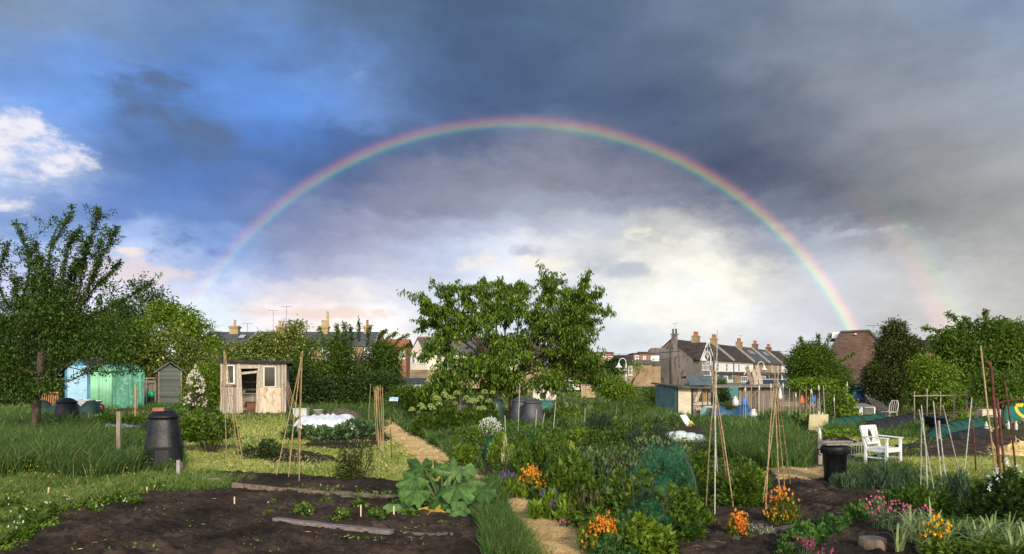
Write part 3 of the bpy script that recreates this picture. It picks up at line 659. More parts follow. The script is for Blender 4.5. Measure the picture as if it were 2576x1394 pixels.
# --- old plum tree, left
def left_tree():
    d = 21.0; bx, bz = (85-CX)/F*d, 0
    t = empty('plum_tree', (bx, d, 0), 'tall dark green plum tree with long upright shoots at the left edge of the plots', 'tree')
    W = lambda X, Y, o=0: np.array(P(X, Y, d+o))
    loc = np.array((bx, d, 0)); mb = MB(); lb = LB()
    fk = W(104, 885)-loc
    c = curve3([(0,0,-.05), W(92,1010)-loc, W(100,940)-loc, fk], 5); mb.tube(c, np.linspace(.13, .095, len(c)), 9)
    shoots = [
     [(110,880),(60,770),(76,667),(63,613),(37,558)], [(110,880),(30,780),(0,730),(-4,690),(8,650),(24,612)],
     [(115,860),(125,740),(126,630),(150,590),(165,562),(182,542)], [(120,860),(150,740),(165,650),(178,607),(202,577)],
     [(125,860),(190,760),(205,692),(218,629),(238,579),(251,524)], [(125,860),(200,760),(240,690),(250,640),(253,598)],
     [(125,860),(200,770),(227,705),(255,642),(281,607),(291,571)], [(125,860),(205,770),(240,721),(278,689),(302,659)],
     [(125,865),(205,810),(262,780),(300,762),(341,737),(382,708)], [(110,880),(40,830),(-10,800),(-50,770)],
     [(110,880),(85,780),(90,690),(92,610)], [(110,880),(60,800),(40,740),(50,700)],
     [(125,860),(180,770),(190,690),(212,650),(222,610)], [(118,870),(120,760),(105,680),(100,640)], [(125,860),(150,780),(175,700),(195,660)]]
    for i, s in enumerate(shoots):
        o = rng.uniform(-.9, .9); n = len(s)
        pts = [W(x, y, o*k/(n-1)) for k, (x, y) in enumerate(s)]
        pl = [p-loc for p in pts]; cc = curve3(pl, 6); mb.tube(cc, np.linspace(.036, .006, len(cc)), 6)
        shoot(lb, mb, pts[1:], 0, 0, 230, .045, .085, .045, .1, 3, tube=False)
        for k in range(7):                              # side twigs
            q = cc[rng.integers(len(cc)//3, len(cc)-3)]+loc; e = q+np.array((rng.uniform(-.5,.5), rng.uniform(-.5,.5), rng.uniform(.15,.6)))
            shoot(lb, mb, [q, (q+e)/2+rng.normal(0,.04,3), e], 0, 0, 22, .05, .085, .045, .1, 3, tube=False)
    crown(lb, [(185,720,80,80),(215,775,80,65,.3),(120,750,58,75,.5),(170,800,110,60,-.3),(60,860,125,70,.5),(215,815,135,60),(240,870,120,34,-.5),(0,930,100,60,0),(60,965,90,30,-.4),(60,790,60,40)], d, 2500, 12, .16, .09, .05, .15, .49, .9, seed=4)
    # long low branches
    for s in ([(110,900),(200,930),(290,935),(370,925)], [(105,960),(170,960),(240,925),(300,915),(345,935)], [(100,940),(40,930),(-30,950)], [(108,900),(150,840),(190,803)]):
        pts = [W(x, y, -.3) for x, y in s]; mb.tube([p-loc for p in curve3(pts, 5)], np.linspace(.022, .006, 5*(len(s)-1)+1), 6)
        shoot(lb, mb, pts[1:], 0, 0, 120, .07, .09, .05, .2, 3, tube=False)
    lb.build('crown', LM['fruit'], t); mb.build('trunk', M_bark, t, loc=(0,0,0), smooth=True)
left_tree()
# --- cherry in the middle
def cherry():
    d = 28.0; bx = (1285-CX)/F*d
    t = empty('cherry_tree', (bx, d, 0), 'wide spreading cherry tree with drooping leaves in the middle of the plots', 'tree')
    W = lambda X, Y, o=0: np.array(P(X, Y, d+o)); loc = np.array((bx, d, 0)); mb = MB(); lb = LB()
    fk = W(1283, 960)
    c = curve3([loc+(0,0,-.05), W(1290,1020), fk], 5); mb.tube([q-loc for q in c], np.linspace(.2, .15, len(c)), 9)
    tips = [[(1190,860),(1120,800),(1085,770),(1057,744)], [(1200,850),(1150,780),(1120,745),(1146,716)], [(1230,840),(1225,760),(1205,725),(1220,705)],
     [(1250,840),(1250,770),(1262,730),(1255,705)], [(1330,860),(1350,780),(1378,730),(1360,673)], [(1340,860),(1375,780),(1388,730),(1401,692)],
     [(1370,860),(1420,790),(1455,740),(1480,686)], [(1370,860),(1440,800),(1470,750),(1512,730)], [(1380,870),(1440,810),(1480,780),(1537,785)],
     [(1380,870),(1430,800),(1470,770),(1506,768)], [(1380,870),(1430,820),(1470,800),(1497,832)], [(1390,880),(1430,830),(1455,840),(1477,858)],
     [(1380,900),(1440,860),(1480,890),(1525,945)], [(1180,870),(1120,830),(1080,810),(1055,825)], [(1370,880),(1420,820),(1450,810),(1480,834)],
     [(1180,900),(1110,870),(1075,880),(1060,900)], [(1190,930),(1120,940),(1090,965),(1075,980)], [(1390,920),(1450,900),(1490,930),(1500,975)],
     [(1300,850),(1310,770),(1320,730),(1305,712)], [(1270,850),(1280,770),(1290,740),(1283,722)], [(1200,860),(1160,800),(1100,780),(1075,790)],
     [(1220,850),(1190,780),(1170,740),(1180,722)], [(1350,860),(1400,790),(1430,745),(1425,730)], [(1380,900),(1430,870),(1470,900),(1500,900)]]
    for i, s in enumerate(tips):
        o = rng.uniform(-1.6, 1.6); n = len(s); a = fk+rng.normal(0, .06, 3)
        pts = [a]+[W(x, y, o*(k+1)/n) for k, (x, y) in enumerate(s)]
        cc = curve3(pts, 5); mb.tube([q-loc for q in cc], np.linspace(.042, .008, len(cc)), 6)
        # tufts of hanging leaves along the outer part
        m = 62; u = rng.uniform(.35, 1, m)**.8; q = cc[np.minimum((u*(len(cc)-1)).astype(int), len(cc)-1)]
        q[:3] = cc[-1]; tufts(lb, q+rng.normal(0, .09, (m,3)), 10)
        for k in range(9):
            q0 = cc[rng.integers(len(cc)//3, len(cc)-2)]; e = q0+np.array((rng.uniform(-.8,.8), rng.uniform(-.8,.8), rng.uniform(-.05,.35)))
            if k % 3 == 0: mb.tube([q0-loc, (q0+e)/2-loc+rng.normal(0,.03,3), e-loc], [.02,.014,.006], 5)
            tt = rng.random((7,1)); tufts(lb, q0*(1-tt)+e*tt+rng.normal(0,.06,(7,3)), 8)
    E_ = [(1200,860,112,76),(1190,930,108,62,-.6),(1285,825,105,58,.3),(1395,820,66,44,0),(1300,890,110,50,.8),(1122,870,50,56),(1260,950,170,42,-.4),(1410,900,58,48,.4),(1465,930,34,36),(1305,785,55,50,-.4),(1250,900,90,50,-.9),(1330,940,80,40,-.8),(1215,795,78,42),(1110,985,70,26,-.3),(1380,965,80,25,-.4)]
    wts = np.array([e[2]*e[3] for e in E_], float); wts /= wts.sum()
    for e, w in zip(E_, wts):
        n = int(4300*w); c0 = W(e[0], e[1], e[4] if len(e) > 4 else 0); u = rdir(n)*(rng.random((n,1))**.28)*np.array((e[2]*d/F, min(e[2],e[3])*d/F*1.1, e[3]*d/F)); q = c0+u
        k = vnoise(q[:,0]+q[:,1]*.6, q[:,2], .75, 79) > .35*rng.uniform(.7,1.3,n); tufts(lb, q[k], 9)
    lb.build('crown', LM['cherry'], t); mb.build('trunk', M_bark, t, loc=(0,0,0), smooth=True)
def tufts(lb, q, n, L=.155, W=.055):
    k = len(q); cv = np.repeat(rng.normal(0, .15, k), n); p = np.repeat(q, n, 0)+rng.normal(0, .05, (k*n,3))
    dr = rdir(k*n)*.75; dr[:,2] = -np.abs(dr[:,2])*.6-.55
    lb.leaves(p, dr, L*rng.uniform(.7,1.3,k*n), W*rng.uniform(.8,1.2,k*n), cv+rng.beta(2,2,k*n), fold=.25)
cherry()
T = tree
GB = 'trees behind the sheds'
T('sycamore_tree', 'feathery dark tree rising behind the bright green tree at the left', 'tree', 380, 62, [(360,790,72,70),(400,820,60,55),(300,830,60,70)], LM['dark'], GB, 560, 16, .4, .3, .15, .3, hole=.5, hs=1.6, seed=11)
T('broadleaf_tree', 'bright green bushy tree left of the brick terrace', 'tree', 470, 58, [(445,850,75,75),(490,890,60,70),(410,810,40,45),(520,905,35,55)], LM['lime'], GB, 800, 16, .38, .28, .15, .3, hole=.36, hs=1.6, seed=12)
T('hawthorn_tree', 'pale flowering hawthorn rounded above the small grey shed', 'tree', 430, 50, [(420,895,85,62),(350,900,60,60),(480,930,60,50)], LM['haw'], GB, 1000, 16, .3, .2, .11, .25, hole=.3, seed=13)
T('laburnum_tree', 'light olive tree behind the green tarpaulin tent', 'tree', 270, 49, [(250,870,110,75),(330,880,50,60),(160,880,80,70)], LM['mid'], GB, 900, 16, .32, .22, .12, .25, hole=.35, seed=14)
T('elder_tree', 'dark tree mass at the far left behind the plum tree', 'tree', 40, 47, [(30,900,120,90),(120,930,90,70),(-60,870,90,110),(90,1000,120,45)], LM['dark'], GB, 1100, 16, .34, .24, .13, .25, hole=.3, seed=15)
T('ash_tree', 'thin spiky dark tree beside the first chimney of the brick terrace', 'tree', 512, 72, [(515,860,32,50),(500,830,18,24),(530,900,30,50)], LM['dark'], GB, 260, 14, .35, .28, .13, .2, hole=.5, hs=1.4, seed=16)
HR = 'hedgerow trees behind the derelict shed'
T('hawthorn_tree', 'pale green hawthorn right above the derelict shed roof', 'tree', 640, 46, [(640,898,75,42),(690,885,55,48),(600,905,45,38)], LM['haw'], HR, 1000, 16, .26, .18, .10, .22, hole=.34, seed=21)
T('apple_tree', 'tall pale bush with sunlit tips between the second and third chimneys', 'tree', 730, 45, [(735,885,50,52),(745,835,26,26),(700,900,45,50)], LM['haw'], HR, 700, 15, .24, .17, .09, .2, hole=.38, seed=22, vb=.1)
T('plum_tree', 'dark plum tree with spiky shoots behind the white fleece', 'tree', 830, 43, [(815,910,68,62),(800,960,70,50),(850,870,28,26)], LM['mid'], HR, 900, 15, .24, .16, .09, .2, hole=.36, seed=23, shoots=[(815,870,802,826),(870,850,864,812),(850,850,846,818)])
T('plum_tree', 'plum tree beside the fourth chimney with two tall leafy shoots', 'tree', 905, 43, [(905,915,62,55),(920,955,66,50),(895,870,24,26)], LM['fruit'], HR, 800, 15, .24, .16, .09, .2, hole=.36, seed=24, shoots=[(903,860,903,800),(925,870,930,818),(885,860,880,822)])
T('plum_tree', 'plum tree nearest the white gable house with arching tips', 'tree', 985, 44, [(972,910,30,44),(950,950,52,45),(985,970,24,36),(960,882,26,20)], LM['mid'], HR, 750, 15, .24, .16, .09, .2, hole=.38, seed=25, shoots=[(960,870,1000,838),(985,880,1026,842),(950,860,972,832),(1000,890,1030,868)])
T('elder_bush', 'dark bushy elder at the foot of the hedgerow beside the derelict shed', 'bush', 800, 41, [(780,990,75,42),(870,990,80,42),(960,985,55,48),(740,960,40,45)], LM['dark'], None, 1300, 15, .22, .14, .08, .1, hole=.25, seed=26, stems=3)
T('bramble_bush', 'wide bramble bush between the cane row and the cherry tree', 'bush', 1040, 38, [(1030,1000,50,25),(1090,1005,60,28),(1000,1018,50,26)], LM['mid'], None, 800, 15, .2, .13, .08, .06, hole=.25, seed=27, stems=3)
T('laurel_bush', 'glossy green laurel bush right of the derelict shed door behind the rose bush', 'bush', 528, 40, [(525,950,32,48),(510,990,45,40)], LM['lime'], None, 420, 15, .18, .12, .07, .06, hole=.25, seed=28, stems=3)
# right side
T('laurel_tree', 'dense green tree in front of the brown brick gable', 'tree', 2070, 52, [(2042,920,55,46),(2085,945,45,34),(2025,930,36,38),(2040,884,32,22)], LM['mid'], None, 1300, 16, .26, .17, .09, .25, hole=.28, seed=31, fork=.3, shoots=[(2025,890,2012,848),(2060,880,2058,842),(2075,900,2088,842),(2100,930,2150,890),(2120,950,2180,972)], SL=.18)
def evergreen():
    t = T('bay_tree', 'dark conical evergreen bay tree left of the large leafy tree', 'tree', 2250, 36, [(2255,955,72,52),(2258,895,50,52),(2250,845,24,34,0),(2322,955,32,52,.5),(2208,955,32,42),(2282,905,40,50)], LM['olive'], None, 2000, 15, .15, .13, .065, .1, M_bark_l, .35, 9, droop=-.2, hole=.18, seed=33, stems=4, shoots=[(2248,860,2249,812),(2232,860,2226,826),(2272,860,2277,828),(2290,880,2300,850),(2218,900,2212,872)], SL=.13)
evergreen()
T('walnut_tree', 'large spreading leafy tree at the right with a thick dark trunk', 'tree', 2520, 42, [(2470,880,95,68),(2540,880,80,70),(2420,930,75,50),(2520,950,80,42),(2600,900,60,80),(2400,860,40,30)], LM['mid'], None, 1900, 16, .26, .19, .10, .32, M_bark, .42, 12, droop=.35, hole=.36, seed=34, shoots=[(2400,850,2315,824),(2420,830,2384,788),(2480,820,2478,780),(2440,830,2426,800),(2540,830,2562,820),(2390,860,2335,850),(2500,830,2520,812),(2360,880,2330,880)], SL=.19)
T('young_fruit_tree', 'light green young fruit tree in front of the bay tree and the large tree', 'tree', 2350, 30, [(2360,960,48,42),(2330,930,25,35),(2375,985,40,25)], LM['lime'], None, 420, 12, .18, .12, .07, .05, hole=.42, hs=.6, seed=35)
T('young_fruit_tree', 'small spreading fruit tree behind the rusty iron poles', 'tree', 2525, 26, [(2520,980,52,40),(2560,960,35,45),(2490,960,28,30)], LM['mid'], None, 480, 12, .16, .11, .065, .06, hole=.44, hs=.6, seed=36)
T('hazel_bush', 'leafy bush among the netting frames left of the large trunk', 'bush', 2400, 33, [(2400,1000,55,28),(2440,985,35,25),(2330,1005,40,25)], LM['mid'], None, 520, 12, .17, .12, .07, .05, hole=.35, hs=.6, seed=37, stems=3)
T('vine', 'light green vine in front of the panelled wooden fence', 'plant', 2110, 29.5, [(2112,1020,32,38),(2100,990,20,20),(2125,1048,24,16)], LM['lime'], None, 330, 12, .14, .12, .08, .04, hole=.35, hs=.5, seed=38, stems=3)
T('ivy', 'light green creeper sprawling over the top of the wooden fence', 'plant', 2040, 38, [(2020,968,32,9),(2065,966,40,10),(2110,970,30,7)], LM['lime'], None, 330, 14, .13, .12, .08, .04, hole=.2, hs=.5, seed=39, stems=2)
# mid distance
T('cherry_sapling', 'small light green fruit tree left of the corrugated shed', 'tree', 1572, 44, [(1570,955,42,32),(1590,940,24,25),(1545,975,40,24),(1568,990,40,20)], LM['lime'], None, 600, 12, .2, .15, .08, .07, hole=.36, hs=.8, seed=41)
T('garden_tree', 'dark far tree beside the second street lamp among the houses', 'tree', 1535, 120, [(1535,918,26,18),(1555,925,15,15)], LM['dark'], None, 130, 12, .5, .4, .2, .2, hole=.3, hs=2, seed=42)
T('bramble_bush', 'low leafy bush left of the corrugated shed wall', 'bush', 1630, 40, [(1630,1000,45,22),(1600,1015,45,22)], LM['mid'], None, 420, 13, .2, .13, .07, .04, hole=.25, seed=43, stems=3)
T('fern_bush', 'bush standing at the right side of the corrugated shed', 'bush', 1810, 42, [(1812,990,14,38),(1800,1010,24,22)], LM['mid'], None, 200, 13, .15, .12, .07, .04, hole=.3, seed=44, stems=3)

T('ash_tree', 'bushy dark tree just beyond the right edge behind the garden wall', 'tree', 2690, 60, [(2700,900,90,80),(2760,930,80,60)], LM['mid'], None, 700, 14, .4, .28, .15, .3, hole=.35, hs=1.4, seed=51)
# ------------------------------------------------------------------ buildings
B_brown = brickmat('brown_brick', (.16,.085,.06), (.24,.14,.10), (.22,.17,.14), 1.0)
B_stock = brickmat('stock_brick', (.27,.18,.09), (.40,.28,.15), (.34,.28,.20), 1.0)
B_red = brickmat('red_brick', (.30,.11,.07), (.38,.17,.10), (.32,.25,.2), 1.0)
B_dkred = brickmat('dark_red_brick', (.085,.048,.035), (.145,.085,.062), (.14,.11,.09), .8)
M_pebble = mat('pebbledash_grey', (.12,.105,.095), (.21,.185,.165), .5, .95, .5, 20, c3=(.09,.08,.075), stretch=(1,1,.35))
M_render = mat('white_render', (.78,.77,.72), (.86,.84,.79), .8, .8, .1)
M_cream = mat('cream_render', (.66,.58,.44), (.78,.70,.56), .8, .8, .1)
M_redtile = mat('red_hung_tile', (.36,.10,.07), (.48,.16,.11), 1.2, .8, .2)
M_coping = mat('stone_coping', (.25,.22,.17), (.42,.38,.30), 2, .9)
def window(parent, x, y, z, w, h, face='y', panes=(1,2), m=None, out=-1, sill=True, name='window', fr=.07, dpt=.05, glass=None):
    """window standing proud of a wall; face 'y' looks along out*y, face 'x' along out*x.  x,y,z = lower centre on the wall plane"""
    def bx(b, u0, v0, z0, u1, v1, z1):
        if face == 'y': b.box(x+u0, y+min(v0*out, v1*out), z0, x+u1, y+max(v0*out, v1*out), z1)
        else: b.box(x+min(v0*out, v1*out), y+u0, z0, x+max(v0*out, v1*out), y+u1, z1)
    b = MB(); bx(b, -w/2, .012, z, -w/2+fr, dpt, z+h); bx(b, w/2-fr, .012, z, w/2, dpt, z+h); bx(b, -w/2+fr, .012, z+h-fr, w/2-fr, dpt, z+h); bx(b, -w/2+fr, .012, z, w/2-fr, dpt, z+fr)
    for i in range(1, panes[0]): u = -w/2+w*i/panes[0]; bx(b, u-fr*.4, .015, z+fr, u+fr*.4, dpt-.006, z+h-fr)
    for i in range(1, panes[1]): v = z+h*i/panes[1]; bx(b, -w/2+fr, .014, v-fr*.4, w/2-fr, dpt-.003, v+fr*.4)
    f = b.build(name, m or M_white, parent)
    g_ = MB(); bx(g_, -w/2+fr*.5, .006, z+fr*.5, w/2-fr*.5, .02, z+h-fr*.5); g_.build('pane', glass or M_glassl, f)
    if sill:
        s = MB(); bx(s, -w/2-.06, .005, z-.1, w/2+.06, .12, z-.002); s.build('sill', m or M_white, f)
    return f
def chimney(parent, x, y, z, w, dd, h, pots, brick, potm, ph=.5, pr=.13, axis='x'):
    b = MB(); b.box(x-w/2, y-dd/2, z, x+w/2, y+dd/2, z+h)
    b.box(x-w/2-.08, y-dd/2-.08, z+h+.0, x+w/2+.08, y+dd/2+.08, z+h+.14); b.box(x-w/2-.14, y-dd/2-.14, z+h+.14, x+w/2+.14, y+dd/2+.14, z+h+.27); b.box(x-w/2, y-dd/2, z+h+.27, x+w/2, y+dd/2, z+h+.36)
    c = b.build('chimney', brick, parent)
    for i in range(pots):
        u = (i-(pots-1)/2)*(pr*2.25); q = MB()
        q.lathe([(pr*1.1,0),(pr,.1),(pr*.82,ph*.8),(pr*1.08,ph*.86),(pr*1.08,ph),(pr*.75,ph),(pr*.7,ph*.8)], (x+(u if axis == 'x' else 0), y+(u if axis == 'y' else 0), z+h+.36), 10)
        q.build('chimney_pot', potm, c, smooth=True)
    return c
def roof_y(parent, x0, x1, y0, y1, ze, zr, m, over=.25, t=.14, name='roof', yr=None):
    """ridge parallel to x"""
    yr = (y0+y1)/2 if yr is None else yr; s = (zr-ze)/(yr-y0); s2 = (zr-ze)/(y1-yr)
    b = MB(); b.prismx([(y0-over, ze-over*s), (yr, zr), (y1+over, ze-over*s2), (y1+over, ze-over*s2+t), (yr, zr+t*1.2), (y0-over, ze-over*s+t)], x0, x1)
    return b.build(name, m, parent)
def gablewall(parent, x0, x1, y0, y1, ze, zr, m, name='wall', yr=None):
    yr = (y0+y1)/2 if yr is None else yr
    b = MB(); b.prismx([(y0, -.2), (y0, ze), (yr, zr), (y1, ze), (y1, -.2)], x0, x1); return b.build(name, m, parent)
def skylight(parent, x, y, z, w, l, ang, m=None):
    """on a -y facing slope of pitch ang; centre on the roof surface"""
    b = MB(); ca, sa = math.cos(ang), math.sin(ang)
    def q(u, v, n): return (x+u, y+v*ca-n*sa, z+v*sa+n*ca)
    b.slab(q(-w/2,-l/2,.16), q(w/2,-l/2,.16), q(w/2,l/2,.16), q(-w/2,l/2,.16), .12); f = b.build('skylight', M_greyp, parent)
    g_ = MB(); g_.slab(q(-w/2+.08,-l/2+.08,.185), q(w/2-.08,-l/2+.08,.185), q(w/2-.08,l/2-.08,.185), q(-w/2+.08,l/2-.08,.185), .02); g_.build('pane', M_skyglass, f)
M_skyglass = mat('sky_glass', (.35,.42,.5), (.5,.56,.6), 1, .12, spec=.8)
def aerial(parent, x, y, z, h=1.6, n=6, rz=.4):
    b = MB(); b.tube([(x,y,z),(x,y,z+h)], .03, 5); c, s = math.cos(rz), math.sin(rz); b.tube([(x-c*.7,y-s*.7,z+h),(x+c*.7,y+s*.7,z+h)], .02, 4)
    for i in range(n):
        u = -.6+1.2*i/(n-1); b.tube([(x+c*u+s*.35,y+s*u-c*.35,z+h),(x+c*u-s*.35,y+s*u+c*.35,z+h)], .014, 4)
    return b.build('aerial', M_metal, parent)

# ---- brick terrace behind the hedgerow (left), four houses
D1 = 95.0; u1 = D1/F
xs = [(488-CX)*u1, (622-CX)*u1, (738-CX)*u1, (846-CX)*u1, (945-CX)*u1]
ze, zr = EYE+76*u1, EYE+112*u1; dp = 9.0
labs = ['red brick terraced house at the left end of the dark slate roofs', 'slate roofed terraced house with two skylights and a television aerial', 'slate roofed terraced house behind the pale bush with one tall chimney pot', 'slate roofed terraced house ending at the chimney with a red topped pot']
chx = [560, 682, 795, 908]
for i in range(4):
    x0, x1 = xs[i], xs[i+1]; w = x1-x0
    t = empty('terraced_house', (x0, D1, 0), labs[i], 'house', 'brick terrace behind the hedgerow')
    gablewall(t, 0, w-.01, 0, dp, ze, zr-.1, B_red if i == 0 else B_stock)
    roof_y(t, 0, w-.012, 0, dp, ze, zr, M_slate)
    ang = math.atan2(zr-ze, dp/2)
    cx_ = (chx[i]-CX)*u1-x0; c = chimney(t, cx_, dp/2-.3, zr-1.4, 1.15 if i < 3 else .8, .9, 2.0, 2 if i in (1,2) else 1, B_stock, M_potbuff if i < 3 else M_terra, .8 if i != 1 else .7, .18)
    if i == 2: q = MB(); q.tube([(cx_+.45, dp/2-.3, zr+.9), (cx_+.45, dp/2-.3, zr+2.9)], [.19,.15], 8); q.build('chimney_pot', M_potbuff, c)
    if i == 1: aerial(c, cx_+.6, dp/2, zr+1, 2.6, 6, .2); aerial(c, cx_-1.2, dp/2, zr+.3, 2.8, 4, .1)
    if i == 0: aerial(t, w-1.6, dp/2, zr-.2, 1.5, 5, .5)
    pb = MB(); s = (zr-ze)/(dp/2); pb.prismx([(-.3, ze-.3*s), (dp/2, zr+.0), (dp/2, zr+.42), (-.3, ze-.3*s+.42)], w-.2, w-.02); pb.build('parapet', M_coping, t)
    for sx in ({0:[(518-488)*u1+.1, ], 1:[.3+.35, 2.6+.9], 2:[], 3:[]}[i] if i != 1 else [ -0.0+.9, 1.0]):
        pass
    sk_ = {0: [515, 592], 1: [647], 2: [], 3: []}[i]
    for X in sk_:
        sx = (X-CX)*u1-x0; sy = dp/2*.55; skylight(t, sx, sy, ze+(zr-ze)*.55+.14, .9, 1.25, ang)
    for X, Yb, hh in {0: [(560,905,40),(532,900,34)], 1: [(650,905,36),(700,905,36)], 2: [(770,905,36),(820,905,36)], 3: [(870,905,36),(925,905,36)]}[i]:
        window(t, (X-CX)*u1-x0, 0, EYE+(HY-Yb)*u1, .95, hh*u1, panes=(2,2), fr=.1)
    for X in {0: [545], 1: [670], 2: [790], 3: [895]}[i]:
        window(t, (X-CX)*u1-x0, 0, .7, 1.2, 1.5, panes=(2,2), fr=.1)
# reddish roof building right of the terrace
t = empty('red_roofed_house', ((948-CX)*100/F, 100, 0), 'low red roofed house just left of the white gable house, half behind bushes', 'house')
b = MB(); b.box(0, 0, -.2, 4.0, 7, 5.9); b.build('wall', B_red, t); roof_y(t, -.1, 4.1, 0, 7, 5.9, 6.9, M_terra)
window(t, 3.4, 0, 4.2, .8, 1.0)
# ---- white gable house
D2 = 80.0; u2 = D2/F
t = empty('gable_house', ((1075-CX)*u2, D2, 0), 'white rendered house with pointed gable and blue grey slate roof left of the cherry tree', 'house', rz=R(0))
gw = (1075-1027)*u2; zr2 = EYE+(HY-850)*u2; ze2 = EYE+(HY-885)*u2; wl = 12.5
# gable wall stands at an angle on the left, long front runs right behind the cherry tree
bk = (gw**2+3.0**2)**.5
b = MB(); b.add([(-gw,1.6,-.2),(0,0,-.2),(wl,3.0,-.2),(wl-gw,6.2,-.2),(-gw,1.6,ze2),(0,0,ze2),(wl,3,ze2),(wl-gw,6.2,ze2),(-gw*.56,.9,zr2),(wl-gw*.56,4.6,zr2)],
  [(0,1,5,8,4),(1,2,6,5),(2,3,7,9,6),(3,0,4,7),(0,3,2,1),(5,6,9,8),(4,8,9,7)]); b.build('wall', M_cream, t)
b = MB(); b.slab((-.15,-.35,ze2-.22),(wl+.2,2.65,ze2-.22),(wl-gw*.56,4.6,zr2+.06),(-gw*.56-.05,.85,zr2+.06), .1); b.slab((-gw*.56-.05,.87,zr2+.05),(wl-gw*.56,4.61,zr2+.05),(wl-gw,6.5,ze2-.1),(-gw-.1,1.7,ze2-.1),.1); b.build('roof', M_slate, t)
b = MB(); b.bar((-gw*.56,.85,zr2+.12),(wl-gw*.56,4.6,zr2+.12),.2,.14); b.build('ridge_tiles', M_terra, t)
b = MB(); b.add([(-gw-.05,1.55,-.2),(-.02,-.06,-.2),(wl,2.94,-.2),(wl,3.2,-.2),(0,.3,-.2),(-gw,1.9,-.2),(-gw-.05,1.55,2.55),(-.02,-.06,2.55),(wl,2.94,2.55),(wl,3.2,2.55),(0,.3,2.55),(-gw,1.9,2.55)],[(0,1,7,6),(1,2,8,7),(6,7,10,11),(7,8,9,10)]); b.build('brick_base', B_stock, t)
an = math.atan2(-4.2, gw)
def wpart(parent, p, q, z, w, h):                # window lying on the wall from p to q at fraction
    e = MB(); p = np.array(p+(0,)); q = np.array(q+(0,)); d_ = (q-p)/np.linalg.norm(q-p); n_ = np.array((d_[1], -d_[0], 0)); c = (p+q)/2; 
    a = c-d_*w/2+n_*.03; bb = c+d_*w/2+n_*.03; e.bar(a+(0,0,z), bb+(0,0,z), .06, .09); e.bar(a+(0,0,z+h), bb+(0,0,z+h), .06, .09); e.bar(a+(0,0,z), a+(0,0,z+h), .09, .06, up=n_); e.bar(bb+(0,0,z), bb+(0,0,z+h), .09, .06, up=n_); e.bar(a+(0,0,z+h*.6), bb+(0,0,z+h*.6), .05, .06)
    f = e.build('window', M_white, parent); g_ = MB(); g_.slab(a-n_*.01+(0,0,z), bb-n_*.01+(0,0,z), bb-n_*.01+(0,0,z+h), a-n_*.01+(0,0,z+h), .01); g_.build('pane', M_glassl, f)
A_ = np.array((-gw, 1.6)); B_ = np.array((0., 0.))
for f0, z0, w0, h0 in ((.2, 3.3, .5, .8), (.72, 3.2, .9, 1.1)):
    m_ = A_+(B_-A_)*f0; wpart(t, tuple(m_-(B_-A_)*.02), tuple(m_+(B_-A_)*.02), z0, w0, h0)
for xx in (2.2, 5.2, 8.6): wpart(t, (xx-.1, 3*(xx-.1)/wl), (xx+.1, 3*(xx+.1)/wl), 3.2, .9, 1.1)
chimney(t, 3.1, 1.9, zr2-.7, .9, .7, 1.3, 2, B_red, M_terra, .5, .14)

